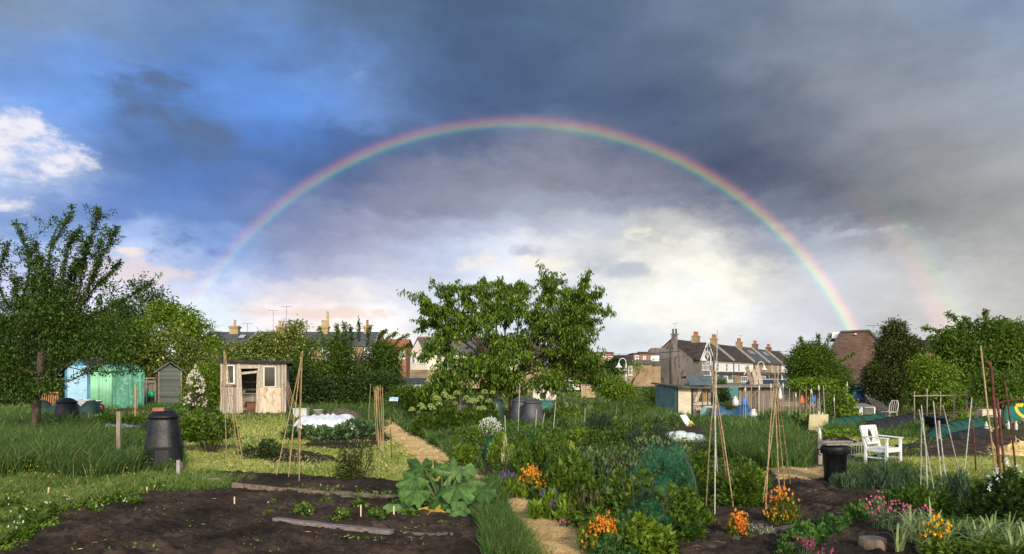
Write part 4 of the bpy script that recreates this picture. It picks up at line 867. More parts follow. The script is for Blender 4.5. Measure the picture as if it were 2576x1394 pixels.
# ---- grey pebbledash end house and the white and brick terrace going away to the right
ang = math.atan2(73, 47.3); o0 = np.array((34.6, 140.0)); dx = np.array((math.cos(ang), math.sin(ang)))
ze3, zr3, dp3 = 5.25, 8.9, 8.6
specs = [ # start, width, wall, label, roof
 (0, 11.5, M_pebble, 'grey pebbledash end of terrace house with white timbered gable over its bay', M_tile),
 (11.5, 15, M_render, 'white rendered terraced house next to the grey end house', M_tile),
 (26.5, 17, M_render, 'white rendered terraced house touching the yellow brick houses', M_tile),
 (43.5, 15, B_stock, 'brown brick terraced house with two skylights and a cluster of red chimney pots', M_slate),
 (58.5, 14, B_stock, 'brown brick terraced house with the farthest cluster of red chimney pots', M_slate),
 (72.5, 16, M_render, 'farthest white terraced house beside the dense green tree', M_tile)]
for i, (s0, w, wm, lab, rm) in enumerate(specs):
    p = o0+dx*s0; t = empty('terraced_house', (p[0], p[1], 0), lab, 'house', 'terrace along the street at the right', rz=ang)
    gablewall(t, 0, w-.02, 0, dp3, ze3, zr3-.12, wm); roof_y(t, 0 if i else -.15, w-.025, 0, dp3, ze3, zr3, rm, .3)
    sl = (zr3-ze3)/(dp3/2)
    pb = MB(); pb.prismx([(-.4, ze3-.4*sl), (dp3/2, zr3+.05), (dp3/2, zr3+.62), (-.4, ze3-.4*sl+.6)], w-.5, w-.06); pb.build('parapet', M_coping, t)
    gt = MB(); gt.box(0, -.5, ze3-.42, w-.1, -.36, ze3-.28); gt.build('gutter', M_blackp, t)
    if i == 0:
        # chimney breast up the gable, stepped rear wall, bay with timbered gable
        b = MB(); b.box(-.45, 3.0, -.2, -.02, 4.1, zr3+.9); b.box(-.6, 2.9, zr3+.9, .3, 4.2, zr3+1.15); c = b.build('chimney', M_pebble, t)
        for v in (3.25, 3.85): q = MB(); q.lathe([(.2,0),(.17,.7),(.21,.75),(.21,.9)], (-.15, v, zr3+1.15), 8); q.build('chimney_pot', M_tile, c)
        b = MB(); b.prismx([(dp3-2.6, -.2), (dp3-2.6, ze3+2.1), (dp3-.2, ze3+2.1), (dp3+.4, ze3+1.6), (dp3+.4, -.2)], -.3, -.01); b.build('rear_wall', M_pebble, t)
        aerial(c, -.1, 3.5, zr3+2, 1.1, 5, 1.2)
        b = MB(); b.box(1.2, -1.3, -.2, 8.4, -.01, ze3-.35); b.build('bay', M_pebble, t)
        for xx in (2.5, 4.8, 7.1): window(t, xx, -1.3, 2.95, 1.7, 1.75, panes=(2,2), fr=.14, m=M_white)
        window(t, 4.8, -1.3, .6, 4.6, 1.4, panes=(3,1), fr=.14)
        b = MB(); b.prism([(.6, ze3-.35), (4.8, zr3-.5), (9.0, ze3-.35)], -1.25, 3.2); b.build('bay_gable', M_tile, t)
        b = MB(); w_ = .32
        b.bar((.4, -1.42, ze3-.55), (4.8, -1.42, zr3-.3), w_, .1, up=(0,1,0)); b.bar((9.2, -1.42, ze3-.55), (4.8, -1.42, zr3-.3), w_, .1, up=(0,1,0))
        for q0, q1 in (((4.8,ze3-.2),(4.8,zr3-.9)), ((3.6,ze3+1.1),(4.8,ze3-.1)), ((6.0,ze3+1.1),(4.8,ze3-.1)), ((2.6,ze3-.2),(3.8,ze3+1.6)), ((7.0,ze3-.2),(5.8,ze3+1.6))): b.bar((q0[0],-1.36,q0[1]), (q1[0],-1.36,q1[1]), .2, .06, up=(0,1,0))
        b.build('bargeboard', M_white, t)
    else:
        nwin = 2; 
        for k in range(2):
            xx = w*(.27+.42*k); window(t, xx, 0, 2.75, 1.5, 1.8, panes=(1,2), fr=.16, glass=M_glassl); window(t, xx, 0, .5, 1.75, 1.5, panes=(1,2), fr=.2)
        b = MB(); b.prismx([(-1.7, 2.15), (-.01, 2.75), (-.01, 2.6), (-1.7, 2.0)], .5, w-1); b.build('porch_roof', M_tile if i < 3 else M_slate, t)
        if i < 4:
            b = MB(); b.box(w*.05, -1.4, -.2, w*.45, -.02, 2.1); b.build('bay', B_stock if i > 1 else M_render, t); window(t, w*.25, -1.4, .5, w*.3, 1.3, panes=(3,1), fr=.16)
        if i == 2:
            b = MB(); b.bar((w*.15,-1.75,2.1),(w*.27,-1.75,2.9),.16); b.bar((w*.39,-1.75,2.1),(w*.27,-1.75,2.9),.16); b.build('porch_gable', M_white, t)
        if i in (2, 3): b = MB(); b.tube([(.3,-.15,0),(.3,-.15,ze3-.4)], .09, 6); b.build('downpipe', M_blackp, t)
        cb = chimney(t, w*.12 if i != 2 else -1.0, dp3/2-.4, zr3-1.0, 2.0, 1.1, 2.0 if i < 5 else 1.6, 4, B_stock if i < 4 else B_brown, M_terra, .85, .24)
        if i in (3, 4): 
            for xx in (w*.45, w*.62): skylight(t, xx, dp3/2*.62, ze3+(zr3-ze3)*.62+.16, 1.5, 1.8, math.atan2(zr3-ze3, dp3/2))
        if i == 3: rt = MB(); rt.bar((0, dp3/2, zr3+.2), (w-.5, dp3/2, zr3+.2), .3, .2); rt.build('ridge_tiles', M_terra, t)
        if i in (3,): aerial(t, w*.3, dp3/2, zr3, 3.0, 5, 1.0)
# rear annexe of the grey house
x0 = (1612-CX)*150/F
t = empty('annexe', (x0, 150, 0), 'grey two storey rear annexe at the left foot of the grey end house', 'house')
b = MB(); b.box(0, 0, -.2, 10.5, 6, 5.3); b.build('wall', M_pebble, t); b = MB(); b.prismx([(-.3,5.2),(3,6.9),(6.3,5.3),(6.3,5.1),(3,6.7),(-.3,5.0)], -.2, 12.5); b.build('roof', M_tile, t)
window(t, 5.2, 0, 3.1, 2.2, 1.7, panes=(2,2), fr=.16)
b = MB(); b.prismx([(-4.3,1.7),(-.01,3.0),(-.01,2.8),(-4.3,1.5)], -3.5, 9.8); b.build('lean_to_roof', M_tile, t); b = MB(); b.box(-3, -4, -.2, 9.5, -.02, 1.6); b.build('lean_to', B_stock, t); window(t, 3.2, -4.0, -.1, 2.4, 1.4, panes=(1,1), fr=.16); window(t, 7.8, -4.0, -.1, 1, 1.5, panes=(1,1), fr=.12)

# ---- mid distance houses seen between cherry tree and grey house
def dormer_house(X0, X1, D, Ytop, Yeave, lab, wallm, dormm, roofm, wins, base=950):
    u = D/F; t = empty('dormer_house', ((X0-CX)*u, D, 0), lab, 'house', 'houses with rebuilt lofts'); w = (X1-X0)*u; zt = EYE+(HY-Ytop)*u; zee = EYE+(HY-Yeave)*u
    b = MB(); b.box(0, 0, -.2, w, 8, zee); b.build('wall', wallm, t)
    b = MB(); b.box(.2, .35, zee-.001, w-.2, 6, zt); b.build('dormer', dormm, t)
    b = MB(); b.box(.05, .1, zt, w-.05, 6.2, zt+.16); b.build('roof', M_greyp, t)
    b = MB(); b.prismx([(-.3, zee-.2), (.34, zee+.5), (.34, zee+.3), (-.3, zee-.35)], 0, w); b.build('eaves', roofm, t)
    for X, Y, ww, hh, up in wins: window(t, (X-X0)*u, .35 if up else 0, EYE+(HY-Y)*u, ww*u, hh*u, panes=(2,2) if ww > 10 else (1,2), fr=.13)
    return t
dormer_house(1545-53, 1546, 125, 888, 917, 'yellow brick house with a red tile clad loft right of the cherry tree', B_stock, M_redtile, M_terra, [(1520,910,12,14,1),(1536,910,11,14,1),(1505,941,9,15,0),(1535,941,9,15,0),(1518,941,8,14,0)])
dormer_house(1592, 1640, 135, 890, 912, 'low modern block with tall loft windows left of the grey end house', B_stock, B_red, M_slate, [(1603,910,9,16,1),(1622,908,7,12,1)])
dormer_house(1655-20, 1662, 137, 893, 915, 'flat topped white and brick building wing hidden beside the grey end house', B_stock, M_render, M_slate, [(1645,910,6,10,1)])
t = empty('gable_house', ((1548-CX)*128/F, 128, 0), 'brown roofed yellow brick house behind the first street lamp', 'house')
w = 48*128/F; zz = EYE+(HY-917)*128/F; b = MB(); b.box(0,0,-.2,w,8,zz); b.build('wall', B_stock, t); roof_y(t, -.1, w+.1, 0, 8, zz, zz+1.6, M_tile)
window(t, 1.2, 0, 2.0, .9, 1.6, fr=.12); window(t, 2.6, 0, 2.0, .7, 1.6, fr=.12)
# bungalow / garages with brown roof, lemon wall, seen beside the parked car
D = 112; u = D/F
t = empty('garage_block', ((1358-CX)*u, D, 0), 'low yellow brick garages with a broad brown roof behind the white car', 'building')
w = (1475-1358)*u; b = MB(); b.box(0,0,-.2,1.5,6,3.0); b.box(w-.5,0,-.2,w,6,3.0); b.box(3.2,0,-.2,3.5,6,3.0); b.box(0,5.7,-.2,w,6,3.0); b.box(0,-.05,1.75,w,.2,3.0); b.box(1.5,.4,-.2,3.2,.6,1.8); b.build('wall', B_stock, t)
b = MB(); b.prismx([(-.5,2.6),(3,4.9),(6.5,2.6),(6.5,2.5),(3,4.75),(-.5,2.45)], 1.6, w+.2); b.build('roof', M_tile, t)
for i, xx in enumerate((4.2, 5.6)): b = MB(); b.box(xx-.62,.9,-.1,xx+.62,1.0,1.7); b.build('garage_door', M_woodd, t)
t = empty('dormer_house', ((1392-CX)*120/F, 120, 0), 'red brick house with a brown mansard loft just right of the cherry crown', 'house', 'houses with rebuilt lofts'); u = 120/F
w = 100*u; b = MB(); b.box(0,0,-.2,w,7,EYE+(HY-908)*u); b.build('wall', B_red, t); b = MB(); b.box(.3,.5,EYE+(HY-908)*u,w-.3,6,EYE+(HY-882)*u); b.build('dormer', M_tile, t)
for X in (1402, 1425): window(t, (X-1392)*u, .5, EYE+(HY-905)*u, 10*u, 15*u, panes=(2,2), fr=.12)
window(t, (1470-1392)*u, 0, 1.6, .9, 1.4, fr=.1)

# ---- brown brick gable building right
D = 75; u = D/F
t = empty('gable_building', ((2145-CX)*u, D, 0), 'tall dark brown brick gable end building where the rainbow comes down', 'building', rz=R(-22))
pts = [(2076,1010),(2076,912),(2118,835),(2182,833),(2212,868),(2256,920),(2256,1010)]
b = MB(); b.prism([((X-2145)*u, EYE+(HY-Y)*u if Y < 1000 else -.2) for X, Y in pts], 0, 10); b.build('wall', B_dkred, t)
b = MB(); L_ = [((X-2145)*u, EYE+(HY-Y)*u) for X, Y in pts[1:6]]
for a, c in zip(L_[:-1], L_[1:]): b.bar((a[0],-.04,a[1]+.05),(c[0],-.04,c[1]+.05), .22, .16, up=(0,0,1))
b.build('coping', M_greyp, t)
b = MB(); b.box((2098-2145)*u, .5, EYE+(HY-850)*u, (2128-2145)*u, 9, EYE+(HY-834)*u); b.build('parapet', M_render, t)
b = MB(); b.slab(((2175-2145)*u,.4,EYE+(HY-838)*u),((2236-2145)*u,.4,EYE+(HY-833)*u),((2236-2145)*u,9,EYE+(HY-833)*u),((2175-2145)*u,9,EYE+(HY-838)*u),1.2); b.build('dormer', mat('lead_cladding',(.12,.15,.17),(.24,.28,.30),2,.6), t)
aerial(t, (2197-2145)*u, 3, EYE+(HY-835)*u, .8, 5, .3)
q = MB(); q.lathe([(.16,0),(.16,.05),(.05,.12)], (0,0,0), 10); o = q.build('alarm_box', M_white, t, loc=((2151-2145)*u, -.12, EYE+(HY-842)*u))
t = empty('house', ((2290-CX)*90/F, 90, 0), 'red brick house with a dark tiled roof between the bay tree and the large tree', 'house'); u = 90/F
b = MB(); b.box(-3,0,-.2,5,7,EYE+(HY-885)*u); b.build('wall', B_red, t); roof_y(t, -3.2, 5.2, 0, 7, EYE+(HY-885)*u, EYE+(HY-855)*u, M_tile); window(t, 1.6, 0, EYE+(HY-912)*u, .6, 1.1, fr=.1)
t = empty('brick_wall', ((2480-CX)*58/F, 58, 0), 'orange brick garden wall at the right behind the small fruit tree', 'wall'); u = 58/F
b = MB(); b.box(0,0,-.1,8,.3,EYE+(HY-915)*u); b.add([(0,-.01,-.1),(0,-.01,1.0)],[]); b.build('wall', mat('orange_wall',(.40,.20,.11),(.55,.32,.20),1.2,.9,.3,12), t)
b = MB(); b.box(-.1,-.08,EYE+(HY-915)*u+.01,8.1,.38,EYE+(HY-915)*u+.12); b.build('coping', M_coping, t)
t = empty('brick_wall', ((2385-CX)*62/F, 62, 0), 'red brick wall seen under the large tree crown', 'wall'); b = MB(); b.box(0,0,-.1,5.4,.3,1.7); b.build('wall', B_red, t); b = MB(); b.box(-.05,-.06,1.701,5.45,.36,1.8); b.build('coping', M_coping, t)
t = empty('greenhouse', ((1010-CX)*60/F, 60, 0), 'low grey roofed garden hut seen between the hedge and the white gable house', 'shed')
b = MB(); b.box(-1.0,0,0,1.6,2,1.35); b.build('wall', M_render, t); b = MB(); b.slab((-1.2,-.3,1.35),(1.8,-.3,1.35),(1.8,2.3,1.7),(-1.2,2.3,1.7),.08); b.build('roof', M_greyp, t)

# ---- street lamps
M_lampw = mat('lamp_white', (.62,.62,.58), (.72,.72,.68), 3, .5)
def street_lamp(X, Ytop, D, lab, side):
    u = D/F; z = EYE+(HY-Ytop)*u; t = empty('street_lamp', ((X-CX)*u, D, 0), lab, 'street lamp', 'swan neck street lamps')
    b = MB(); b.tube([(0,0,0),(0,0,z*.45)], .13, 8); b.tube([(0,0,z*.45),(0,0,z-.9)], .075, 8); b.build('post', M_lampw, t, smooth=True)
    b = MB(); r_ = .55; pts = [(0,0,z-.9)]+[(side*(r_-r_*math.cos(a))*.9, 0, z-.9+r_*1.2*math.sin(a)) for a in np.linspace(.3, math.pi, 8)]; b.tube(pts, .055, 6); b.build('swan_neck', M_lampw, t, smooth=True)
    q = pts[-1]; b = MB(); b.lathe([(.06,.1),(.12,-.05),(.24,-.32),(.46,-.52),(.50,-.62),(.46,-.60),(.2,-.4)], q, 14); s = b.build('lamp_shade', M_lampw, t, smooth=True)
    b = MB(); b.lathe([(.01,-.5),(.2,-.6),(.22,-.75),(.12,-.92),(.01,-.98)], q, 12); b.build('bulb_cover', mat('frosted_glass',(.25,.26,.26),(.35,.36,.36),2,.2), s, smooth=True)
    b = MB(); b.box(-.17,-.17,0,.17,.17,1.2); b.build('base', M_lampw, t, bevel=.03)
street_lamp(1575, 897, 100, 'white swan neck street lamp left of the grey end house', -1)
street_lamp(1788, 881, 104, 'tallest white swan neck street lamp in front of the timbered gable', -1)
street_lamp(1906, 906, 112, 'white swan neck street lamp in front of the brown brick terrace', 1)
# telegraph pole and wires
t = empty('telegraph_pole', ((1796-CX)*118/F, 118, 0), 'thin dark telegraph pole behind the bean canes carrying the overhead wires', 'pole')
zt = EYE+(HY-868)*118/F; b = MB(); b.tube([(0,0,0),(0,0,zt)], [.16,.11], 8); b.build('post', M_woodd, t); b = MB(); b.box(-.5,-.06,zt-.5,.5,.06,zt-.4); b.build('crossarm', M_woodd, t)
pt = np.array(((1796-CX)*118/F, 118, zt-.3))
M_wire = mat('wire_black', (.03,.03,.035), (.05,.05,.055), 1, .6)
for i, (X, Y, D, lab) in enumerate([(1445,893,125,'overhead wire dropping left to the red clad loft'),(1480,888,130,'upper overhead wire sloping left over the houses'),(1640,905,136,'short overhead wire to the annexe beside the grey house'),(2120,880,160,'long overhead wire running right above the chimneys'),(1660,870,136,'overhead wire passing over the grey gable')]):
    e = np.array(P(X, Y, D)); c = [pt+(e-pt)*s+np.array((0,0,-1.1*4*s*(1-s)*.5)) for s in np.linspace(0,1,14)]
    b = MB(); b.tube([q-pt for q in c], .028, 4); o = b.build('overhead_wire', M_wire, None, loc=tuple(pt)); tag(o, lab, 'wire', 'overhead wires')

# ---- parked vehicles (small in the picture, still shaped)
M_tyre = mat('tyre', (.012,.012,.013), (.02,.02,.021), 8, .8)
def car(X, Ywheel, D, L_, H, W_, col, lab, rz, suv=False, tail=False, name='parked_car'):
    u = D/F; t = empty(name, ((X-CX)*u, D, 0), lab, 'car', None, rz=rz); m = mat('paint_'+lab[:12].replace(' ','_'), col, tuple(v*1.1 for v in col), 1, .25, spec=.6)
    h = H; prof = [(-L_/2,.28),(-L_/2,.62*h/1.45),(-L_/2+.12,.80*h/1.45),(-L_/2+(1.0 if not suv else 1.0),.90*h/1.45),(L_/2-.35,.95*h/1.45),(L_/2-.04,.85*h/1.45),(L_/2,.5),(L_/2-.05,.28)]
    def loft(prof, w0, w1, zlo):
        b = MB(); n = len(prof); zs = [z for _, z in prof]; z0, z1 = min(zs), max(zs)
        vs = []
        for s, ins in ((-1, .09), (-1, 0), (1, 0), (1, .09)):
            for x, z in prof:
                k = (z-z0)/(z1-z0+1e-6); wv = w0*(1-k)+w1*k; cx_ = sum(p[0] for p in prof)/n; cz_ = (z0+z1)/2
                vs.append((x+(cx_-x)*ins*.5, s*(wv/2-(0 if ins else .05)), z+(cz_-z)*ins*.5) if not ins else (x+(cx_-x)*ins*.6, s*wv/2, z+(cz_-z)*ins))
        fs = [tuple(range(n))[::-1], tuple(range(3*n, 4*n))]+[(r*n+i, r*n+(i+1)%n, (r+1)*n+(i+1)%n, (r+1)*n+i) for r in range(3) for i in range(n)]
        b.add(vs, fs); return b
    loft(prof, W_, W_*.95, 0).build('body', m, t, smooth=False, bevel=.03)
    x0, x1 = (-L_/2+1.05, L_/2-.25) if not suv else (-L_/2+1.2, L_/2-.1)
    zb = .9*h/1.45
    cab = [(x0,zb),(x0+.75 if not suv else x0+.5,h-.03),(x0+1.3,h),(x1-.75 if not suv else x1-.25,h-.02),(x1,zb)]
    loft(cab, W_*.92, W_*.74, 0).build('roof', m, t, bevel=.03)
    # windows
    for s, nm in ((-1,'side_window'),(1,'side_window')):
        b = MB(); wv = lambda z: (W_*.92*(1-(z-zb)/(h-zb))+W_*.74*(z-zb)/(h-zb))/2+.006
        zz0, zz1 = zb+.07, h-.1; q = [(x0+.32,zz0),(x0+.78 if not suv else x0+.55,zz1),(x1-.85 if not suv else x1-.38,zz1),(x1-.3 if not suv else x1-.2,zz0)]
        vs = [(x, s*wv(z), z) for x, z in q]+[(x, s*(wv(z)+.012), z) for x, z in q]; b.add(vs, [(0,1,2,3),(7,6,5,4),(0,4,5,1),(1,5,6,2),(2,6,7,3),(3,7,4,0)]); b.build(nm, M_glass, t)
    for xa, xb, nm in ((x0, x0+(.75 if not suv else .5), 'windscreen'), (x1, x1-(.75 if not suv else .25), 'rear_window')):
        b = MB(); sgn = -1 if xa < 0 else 1; q = lambda k, s: (xa+(xb-xa)*k+sgn*.02, s*(W_*.92*(1-k)+W_*.74*k)/2*.84, zb+(h-.02-zb)*k+.012)
        a_, b_, c_, d_ = q(.14,-1), q(.14,1), q(.86,1), q(.86,-1); b.add([a_,b_,c_,d_]+[(p[0]+sgn*.012,p[1],p[2]+.01) for p in (a_,b_,c_,d_)], [(0,1,2,3),(7,6,5,4),(0,4,5,1),(1,5,6,2),(2,6,7,3),(3,7,4,0)]); b.build(nm, M_glass, t)
    rw = .32 if not suv else .37
    for xx in (-L_/2+.8, L_/2-.8):
        for s in (-1, 1):
            b = MB(); b.tube([(xx, s*(W_/2-.2), rw), (xx, s*(W_/2+.01), rw)], rw, 16); w_ = b.build('wheel', M_tyre, t)
            b = MB(); b.tube([(xx, s*(W_/2+.0), rw), (xx, s*(W_/2+.025), rw)], rw*.6, 12); b.build('rim', M_metal, w_)
    for s in (-1, 1):
        b = MB(); b.box(-L_/2-.015, s*W_*.36-.16, .55, -L_/2+.05, s*W_*.36+.16, .70); b.build('headlight', M_skyglass, t)
        b = MB(); b.box(L_/2-.05, s*W_*.40-.12, .60*h/1.45, L_/2+.015, s*W_*.40+.12, .84*h/1.45); b.build('tail_light', mat('red_lens',(.35,.02,.02),(.4,.03,.02),1,.2), t)
    b = MB(); b.box(L_/2-.0, -.26, .5, L_/2+.02, .26, .62); b.build('number_plate', M_white, t)
    return t
car(1430, 993, 84, 3.9, 1.36, 1.7, (.75,.75,.76), 'white parked hatchback seen from behind right of the cherry tree', R(-80))
car(1485, 990, 90, 4.0, 1.3, 1.7, (.02,.09,.11), 'dark teal parked car behind the stacked pallets', R(-70))
car(1905, 1005, 72, 4.3, 1.6, 1.8, (.30,.33,.34), 'silver grey parked estate car behind the bean canes and the wooden frames', R(12), suv=True)
car(1955, 1005, 78, 4.0, 1.45, 1.75, (.012,.03,.025), 'dark green parked car just right of the silver one', R(8))
car(2410, 975, 66, 4.4, 1.7, 1.8, (.62,.64,.66), 'white parked van seen under the large tree', R(5), suv=True, name='parked_van')
car(2335, 975, 68, 4.0, 1.45, 1.75, (.5,.52,.54), 'pale parked car seen through the netting frames', R(5))
# ------------------------------------------------------------------ sheds and garden things
W_pale = plankmat('weathered_boards', (.22,.19,.165), (.50,.455,.40), .14, 0)
W_grey = plankmat('grey_boards', (.12,.10,.085), (.36,.30,.25), .16, 2)
W_fence = plankmat('fence_boards', (.10,.085,.07), (.27,.23,.19), .16, 0)
W_fenceh = plankmat('fence_panels', (.12,.10,.075), (.30,.26,.20), .13, 2)
W_green = plankmat('green_grey_boards', (.06,.075,.065), (.16,.18,.16), .13, 2)
M_ply = mat('plywood', (.58,.47,.34), (.72,.61,.47), 2.0, .8, .15, c3=(.38,.28,.19), stretch=(1,1,.5))
M_felt = mat('roofing_felt', (.02,.02,.02), (.05,.05,.048), 4, .95, .5, 20)
M_fence_grey = mat('corrugated_grey', (.22,.25,.24), (.36,.38,.36), 3, .5, metal=.2)
def local(X0, Y0): # returns ground point and metres per photo unit
    g = G(X0, Y0); return g, g[1]/F
# ---- derelict shed
(gx, gy), u = local(555, 1041); H_ = lambda Y: (1041-Y)*u; Xx = lambda X: (X-555)*u
t = empty('garden_shed', (gx, gy, 0), 'derelict pale wooden shed with a broken open door and flat black felt roof', 'shed', rz=R(13))
w = Xx(712); h = H_(912); dd = 2.4
b = MB()  # front wall around openings
wins = [(Xx(570), Xx(588), H_(966), H_(918)), (Xx(658), Xx(688), H_(975), H_(921))]
dr = (Xx(604), Xx(643), 0.03, H_(927))
th = .06
def wallx(b, x0, x1, z0, z1): b.box(x0, -th/2, z0, x1, th/2, z1)
wallx(b, 0, wins[0][0], 0, h); wallx(b, wins[0][0], wins[0][1], 0, wins[0][2]); wallx(b, wins[0][0], wins[0][1], wins[0][3], h)
wallx(b, wins[0][1], dr[0], 0, h); wallx(b, dr[0], dr[1], dr[3], h); wallx(b, dr[1], wins[1][0], 0, h)
wallx(b, wins[1][0], wins[1][1], 0, wins[1][2]); wallx(b, wins[1][0], wins[1][1], wins[1][3], h); wallx(b, wins[1][1], w, 0, h)
b.build('front_wall', W_pale, t)
b = MB(); b.box(w-.06, th/2, 0, w, dd, h-.02); b.box(0, th/2, 0, .06, dd, h-.02); b.box(.06, dd-.06, 0, w-.06, dd, h-.02); b.build('side_wall', W_pale, t)
b = MB(); b.box(.06, th/2, .01, w-.06, dd-.06, .05); b.build('floor', M_woodd, t)
b = MB(); b.slab((-.18,-.22,h+.16),(w+.22,-.22,h+.10),(w+.22,dd+.2,h-.06),(-.18,dd+.2,h-.0),.09); b.build('roof', M_felt, t)
b = MB(); b.bar((-.18,-.235,h+.07),(w+.22,-.235,h+.02),.03,.12); b.build('fascia', M_felt, t)
for (x0, x1, z0, z1), wm in zip(wins, (M_white, mat('cream_paint', (.6,.54,.42), (.72,.66,.55), 4, .6))):
    b = MB(); f_ = .05; b.box(x0-.02,-.07,z0,x0+f_,-.01,z1); b.box(x1-f_,-.07,z0,x1+.02,-.01,z1); b.box(x0+f_,-.07,z1-f_,x1-f_,-.01,z1); b.box(x0+f_,-.07,z0,x1-f_,-.01,z0+f_)
    f = b.build('window', wm, t); b = MB(); b.box(x0+f_,-.045,z0+f_,x1-f_,-.035,z1-f_); b.build('pane', M_glass, f)
b = MB(); b.box(wins[0][0]-.08,-.16,wins[0][2]-.09,wins[0][1]+.08,-.035,wins[0][2]-.01); b.build('sill', M_wood, t)
b = MB(); b.box(Xx(648),-.055,.0,Xx(700),-.032,H_(976)); b.build('plywood_panel', M_ply, t)
M_post = mat('bleached_post', (.40,.32,.24), (.62,.53,.42), 5, .85, .4, stretch=(5,5,.5), c3=(.2,.15,.11))
b = MB()
for x in (Xx(557), Xx(596), Xx(601), Xx(647), Xx(704), Xx(711)): b.bar((x, -.06, 0), (x+.01, -.06, h), .085, .05, up=(0,1,0))
b.bar((Xx(596),-.065,dr[3]+.07),(Xx(650),-.065,dr[3]+.09),.05,.16); b.build('frame_post', M_post, t)
b = MB(); q = .09
b.bar((Xx(607),-.13,.05),(Xx(603),-.16,dr[3]-.25),q,.04,up=(0,1,0)); b.bar((Xx(641),-.06,.05),(Xx(645),-.09,dr[3]-.12),q,.04,up=(0,1,0)); b.bar((Xx(603),-.16,dr[3]-.25),(Xx(645),-.10,dr[3]-.16),.04,.12,up=(0,0,1)); b.build('broken_door', M_post, t)
b = MB(); b.box(Xx(606),.7,.95,Xx(642),1.3,1.0); b.box(Xx(606),.9,1.55,Xx(642),1.3,1.59); b.build('shelf', M_wood, t)
b = MB(); b.box(Xx(612),.8,0.05,Xx(636),1.3,.5); b.build('cupboard', mat('brown_ply',(.14,.06,.035),(.22,.10,.06),3,.7), t)
b = MB(); b.box(wins[1][0]+.1,.5,.4,wins[1][1]+.1,.53,1.9); b.build('hardboard', mat('hardboard',(.16,.07,.04),(.24,.12,.07),3,.8), t)
# planks and canes leaning on its right side
for i in range(4):
    x0 = Xx(716)+i*.09; o = MB(); o.tube([(gx+x0+.35+.05*i, gy-.1-.1*i, 0), (gx+x0-.1, gy+.05, 1.85-.1*i)], .013, 5)
    o = o.build('bamboo_cane', M_cane, None); tag(o, 'bamboo cane leaning against the right wall of the derelict shed', 'cane', 'canes leaning on the derelict shed')

# ---- small gabled shed
(gx, gy), u = local(397, 1024); gy0 = gy
t = empty('garden_shed', (gx, gy, 0), 'small dark grey green shed with a gabled felt roof beside the white roses', 'shed', rz=R(28))
w = 56*u; zr_ = EYE+(945-914)*u; ze_ = EYE+(945-934)*u
b = MB(); b.prism([(0,0),(0,ze_),(w/2,zr_-.08),(w,ze_),(w,0)], 0, 1.9); b.build('wall', W_green, t)
b = MB(); b.slab((-.2,-.2,ze_-.1),(w/2,-.2,zr_+.06),(w/2,2.1,zr_+.06),(-.2,2.1,ze_-.1),-.05); b.slab((w/2,-.2,zr_+.06),(w+.2,-.2,ze_-.1),(w+.2,2.1,ze_-.1),(w/2,2.1,zr_+.06),-.05); b.build('roof', mat('grey_felt',(.09,.10,.10),(.16,.17,.17),3,.9), t)
b = MB(); b.bar((w*.04,-.04,0),(w*.04,-.04,ze_),.08,.06,up=(0,1,0)); b.bar((w*.96,-.04,0),(w*.96,-.04,ze_),.08,.06,up=(0,1,0)); b.build('corner_post', M_wood, t)
# ---- blue shed
(gx, gy), u = local(150, 1026)
t = empty('garden_shed', (gx, gy+.5, 0), 'light blue painted shed with a pale blue door left of the green tent', 'shed')
M_blue = plankmat('blue_boards', (.05,.20,.32), (.10,.30,.44), .14, 2, .6, .6); M_blue2 = mat('pale_blue_paint', (.28,.50,.66), (.36,.58,.72), 2, .6)
w = 80*u; h = EYE+(945-915)*u
b = MB(); b.prism([(0,0),(0,h*.86),(w*.45,h*1.1),(w,h*.9),(w,0)], 0, 2.4); b.build('wall', M_blue, t)
b = MB(); b.box(w*.10,-.05,.05,w*.72,-.005,h*.95); d_ = b.build('door', M_blue2, t); b = MB(); b.box(w*.64,-.08,1.0,w*.70,-.051,1.05); b.build('handle', M_metal, d_)
b = MB(); b.slab((-.2,-.25,h*.80),(w*.45,-.25,h*1.12),(w*.45,2.6,h*1.12),(-.2,2.6,h*.80),-.06); b.slab((w*.45,-.25,h*1.12),(w+.2,-.25,h*.86),(w+.2,2.6,h*.86),(w*.45,2.6,h*1.12),-.06); b.build('roof', M_felt, t)
b = MB(); b.box(w*.78,-.03,h*.55,w*.96,-.004,h*.85); b.build('window', M_glass, t)
# ---- green tarpaulin tent
(gx, gy), u = local(228, 1029)
t = empty('tarpaulin_tent', (gx, gy, 0), 'bright green tarpaulin grow tent with a rounded top beside the blue shed', 'tent', rz=R(-8))
M_tarp = mat('green_tarp', (.07,.26,.16), (.12,.36,.24), 1.5, .4, 1.0, 5, c3=(.22,.46,.36), stretch=(1,1,.8), spec=.5)
w = 64*u; Lh = 112*u; dl = 42*u
def arch(x, k=9):
    r = w/2; return [(r-r*math.cos(a), max(0, Lh-r*.62)+r*.62*math.sin(a)) for a in np.linspace(0, math.pi, k)]
pr = [(0,0)]+arch(0)+[(w,0)]
b = MB(); n = len(pr); NS = 10; vs = []
for j in range(NS):
    v = j/(NS-1); 
    for i, (x, z) in enumerate(pr): vs.append((x+v*dl*1.02+.03*math.sin(i*2.1+j*1.7), v*1.3+.03*math.sin(i*1.3+j*2.3), z-(.07*math.sin(j*math.pi/2.2)**2 if z > 1 else 0)-v*.06))
fs = [(j*n+i, j*n+(i+1)%n, (j+1)*n+(i+1)%n, (j+1)*n+i) for j in range(NS-1) for i in range(n)]+[tuple(range(n))[::-1], tuple(range((NS-1)*n, NS*n))]
b.add(vs, fs); b.build('cover', M_tarp, t, smooth=False)
b = MB(); 
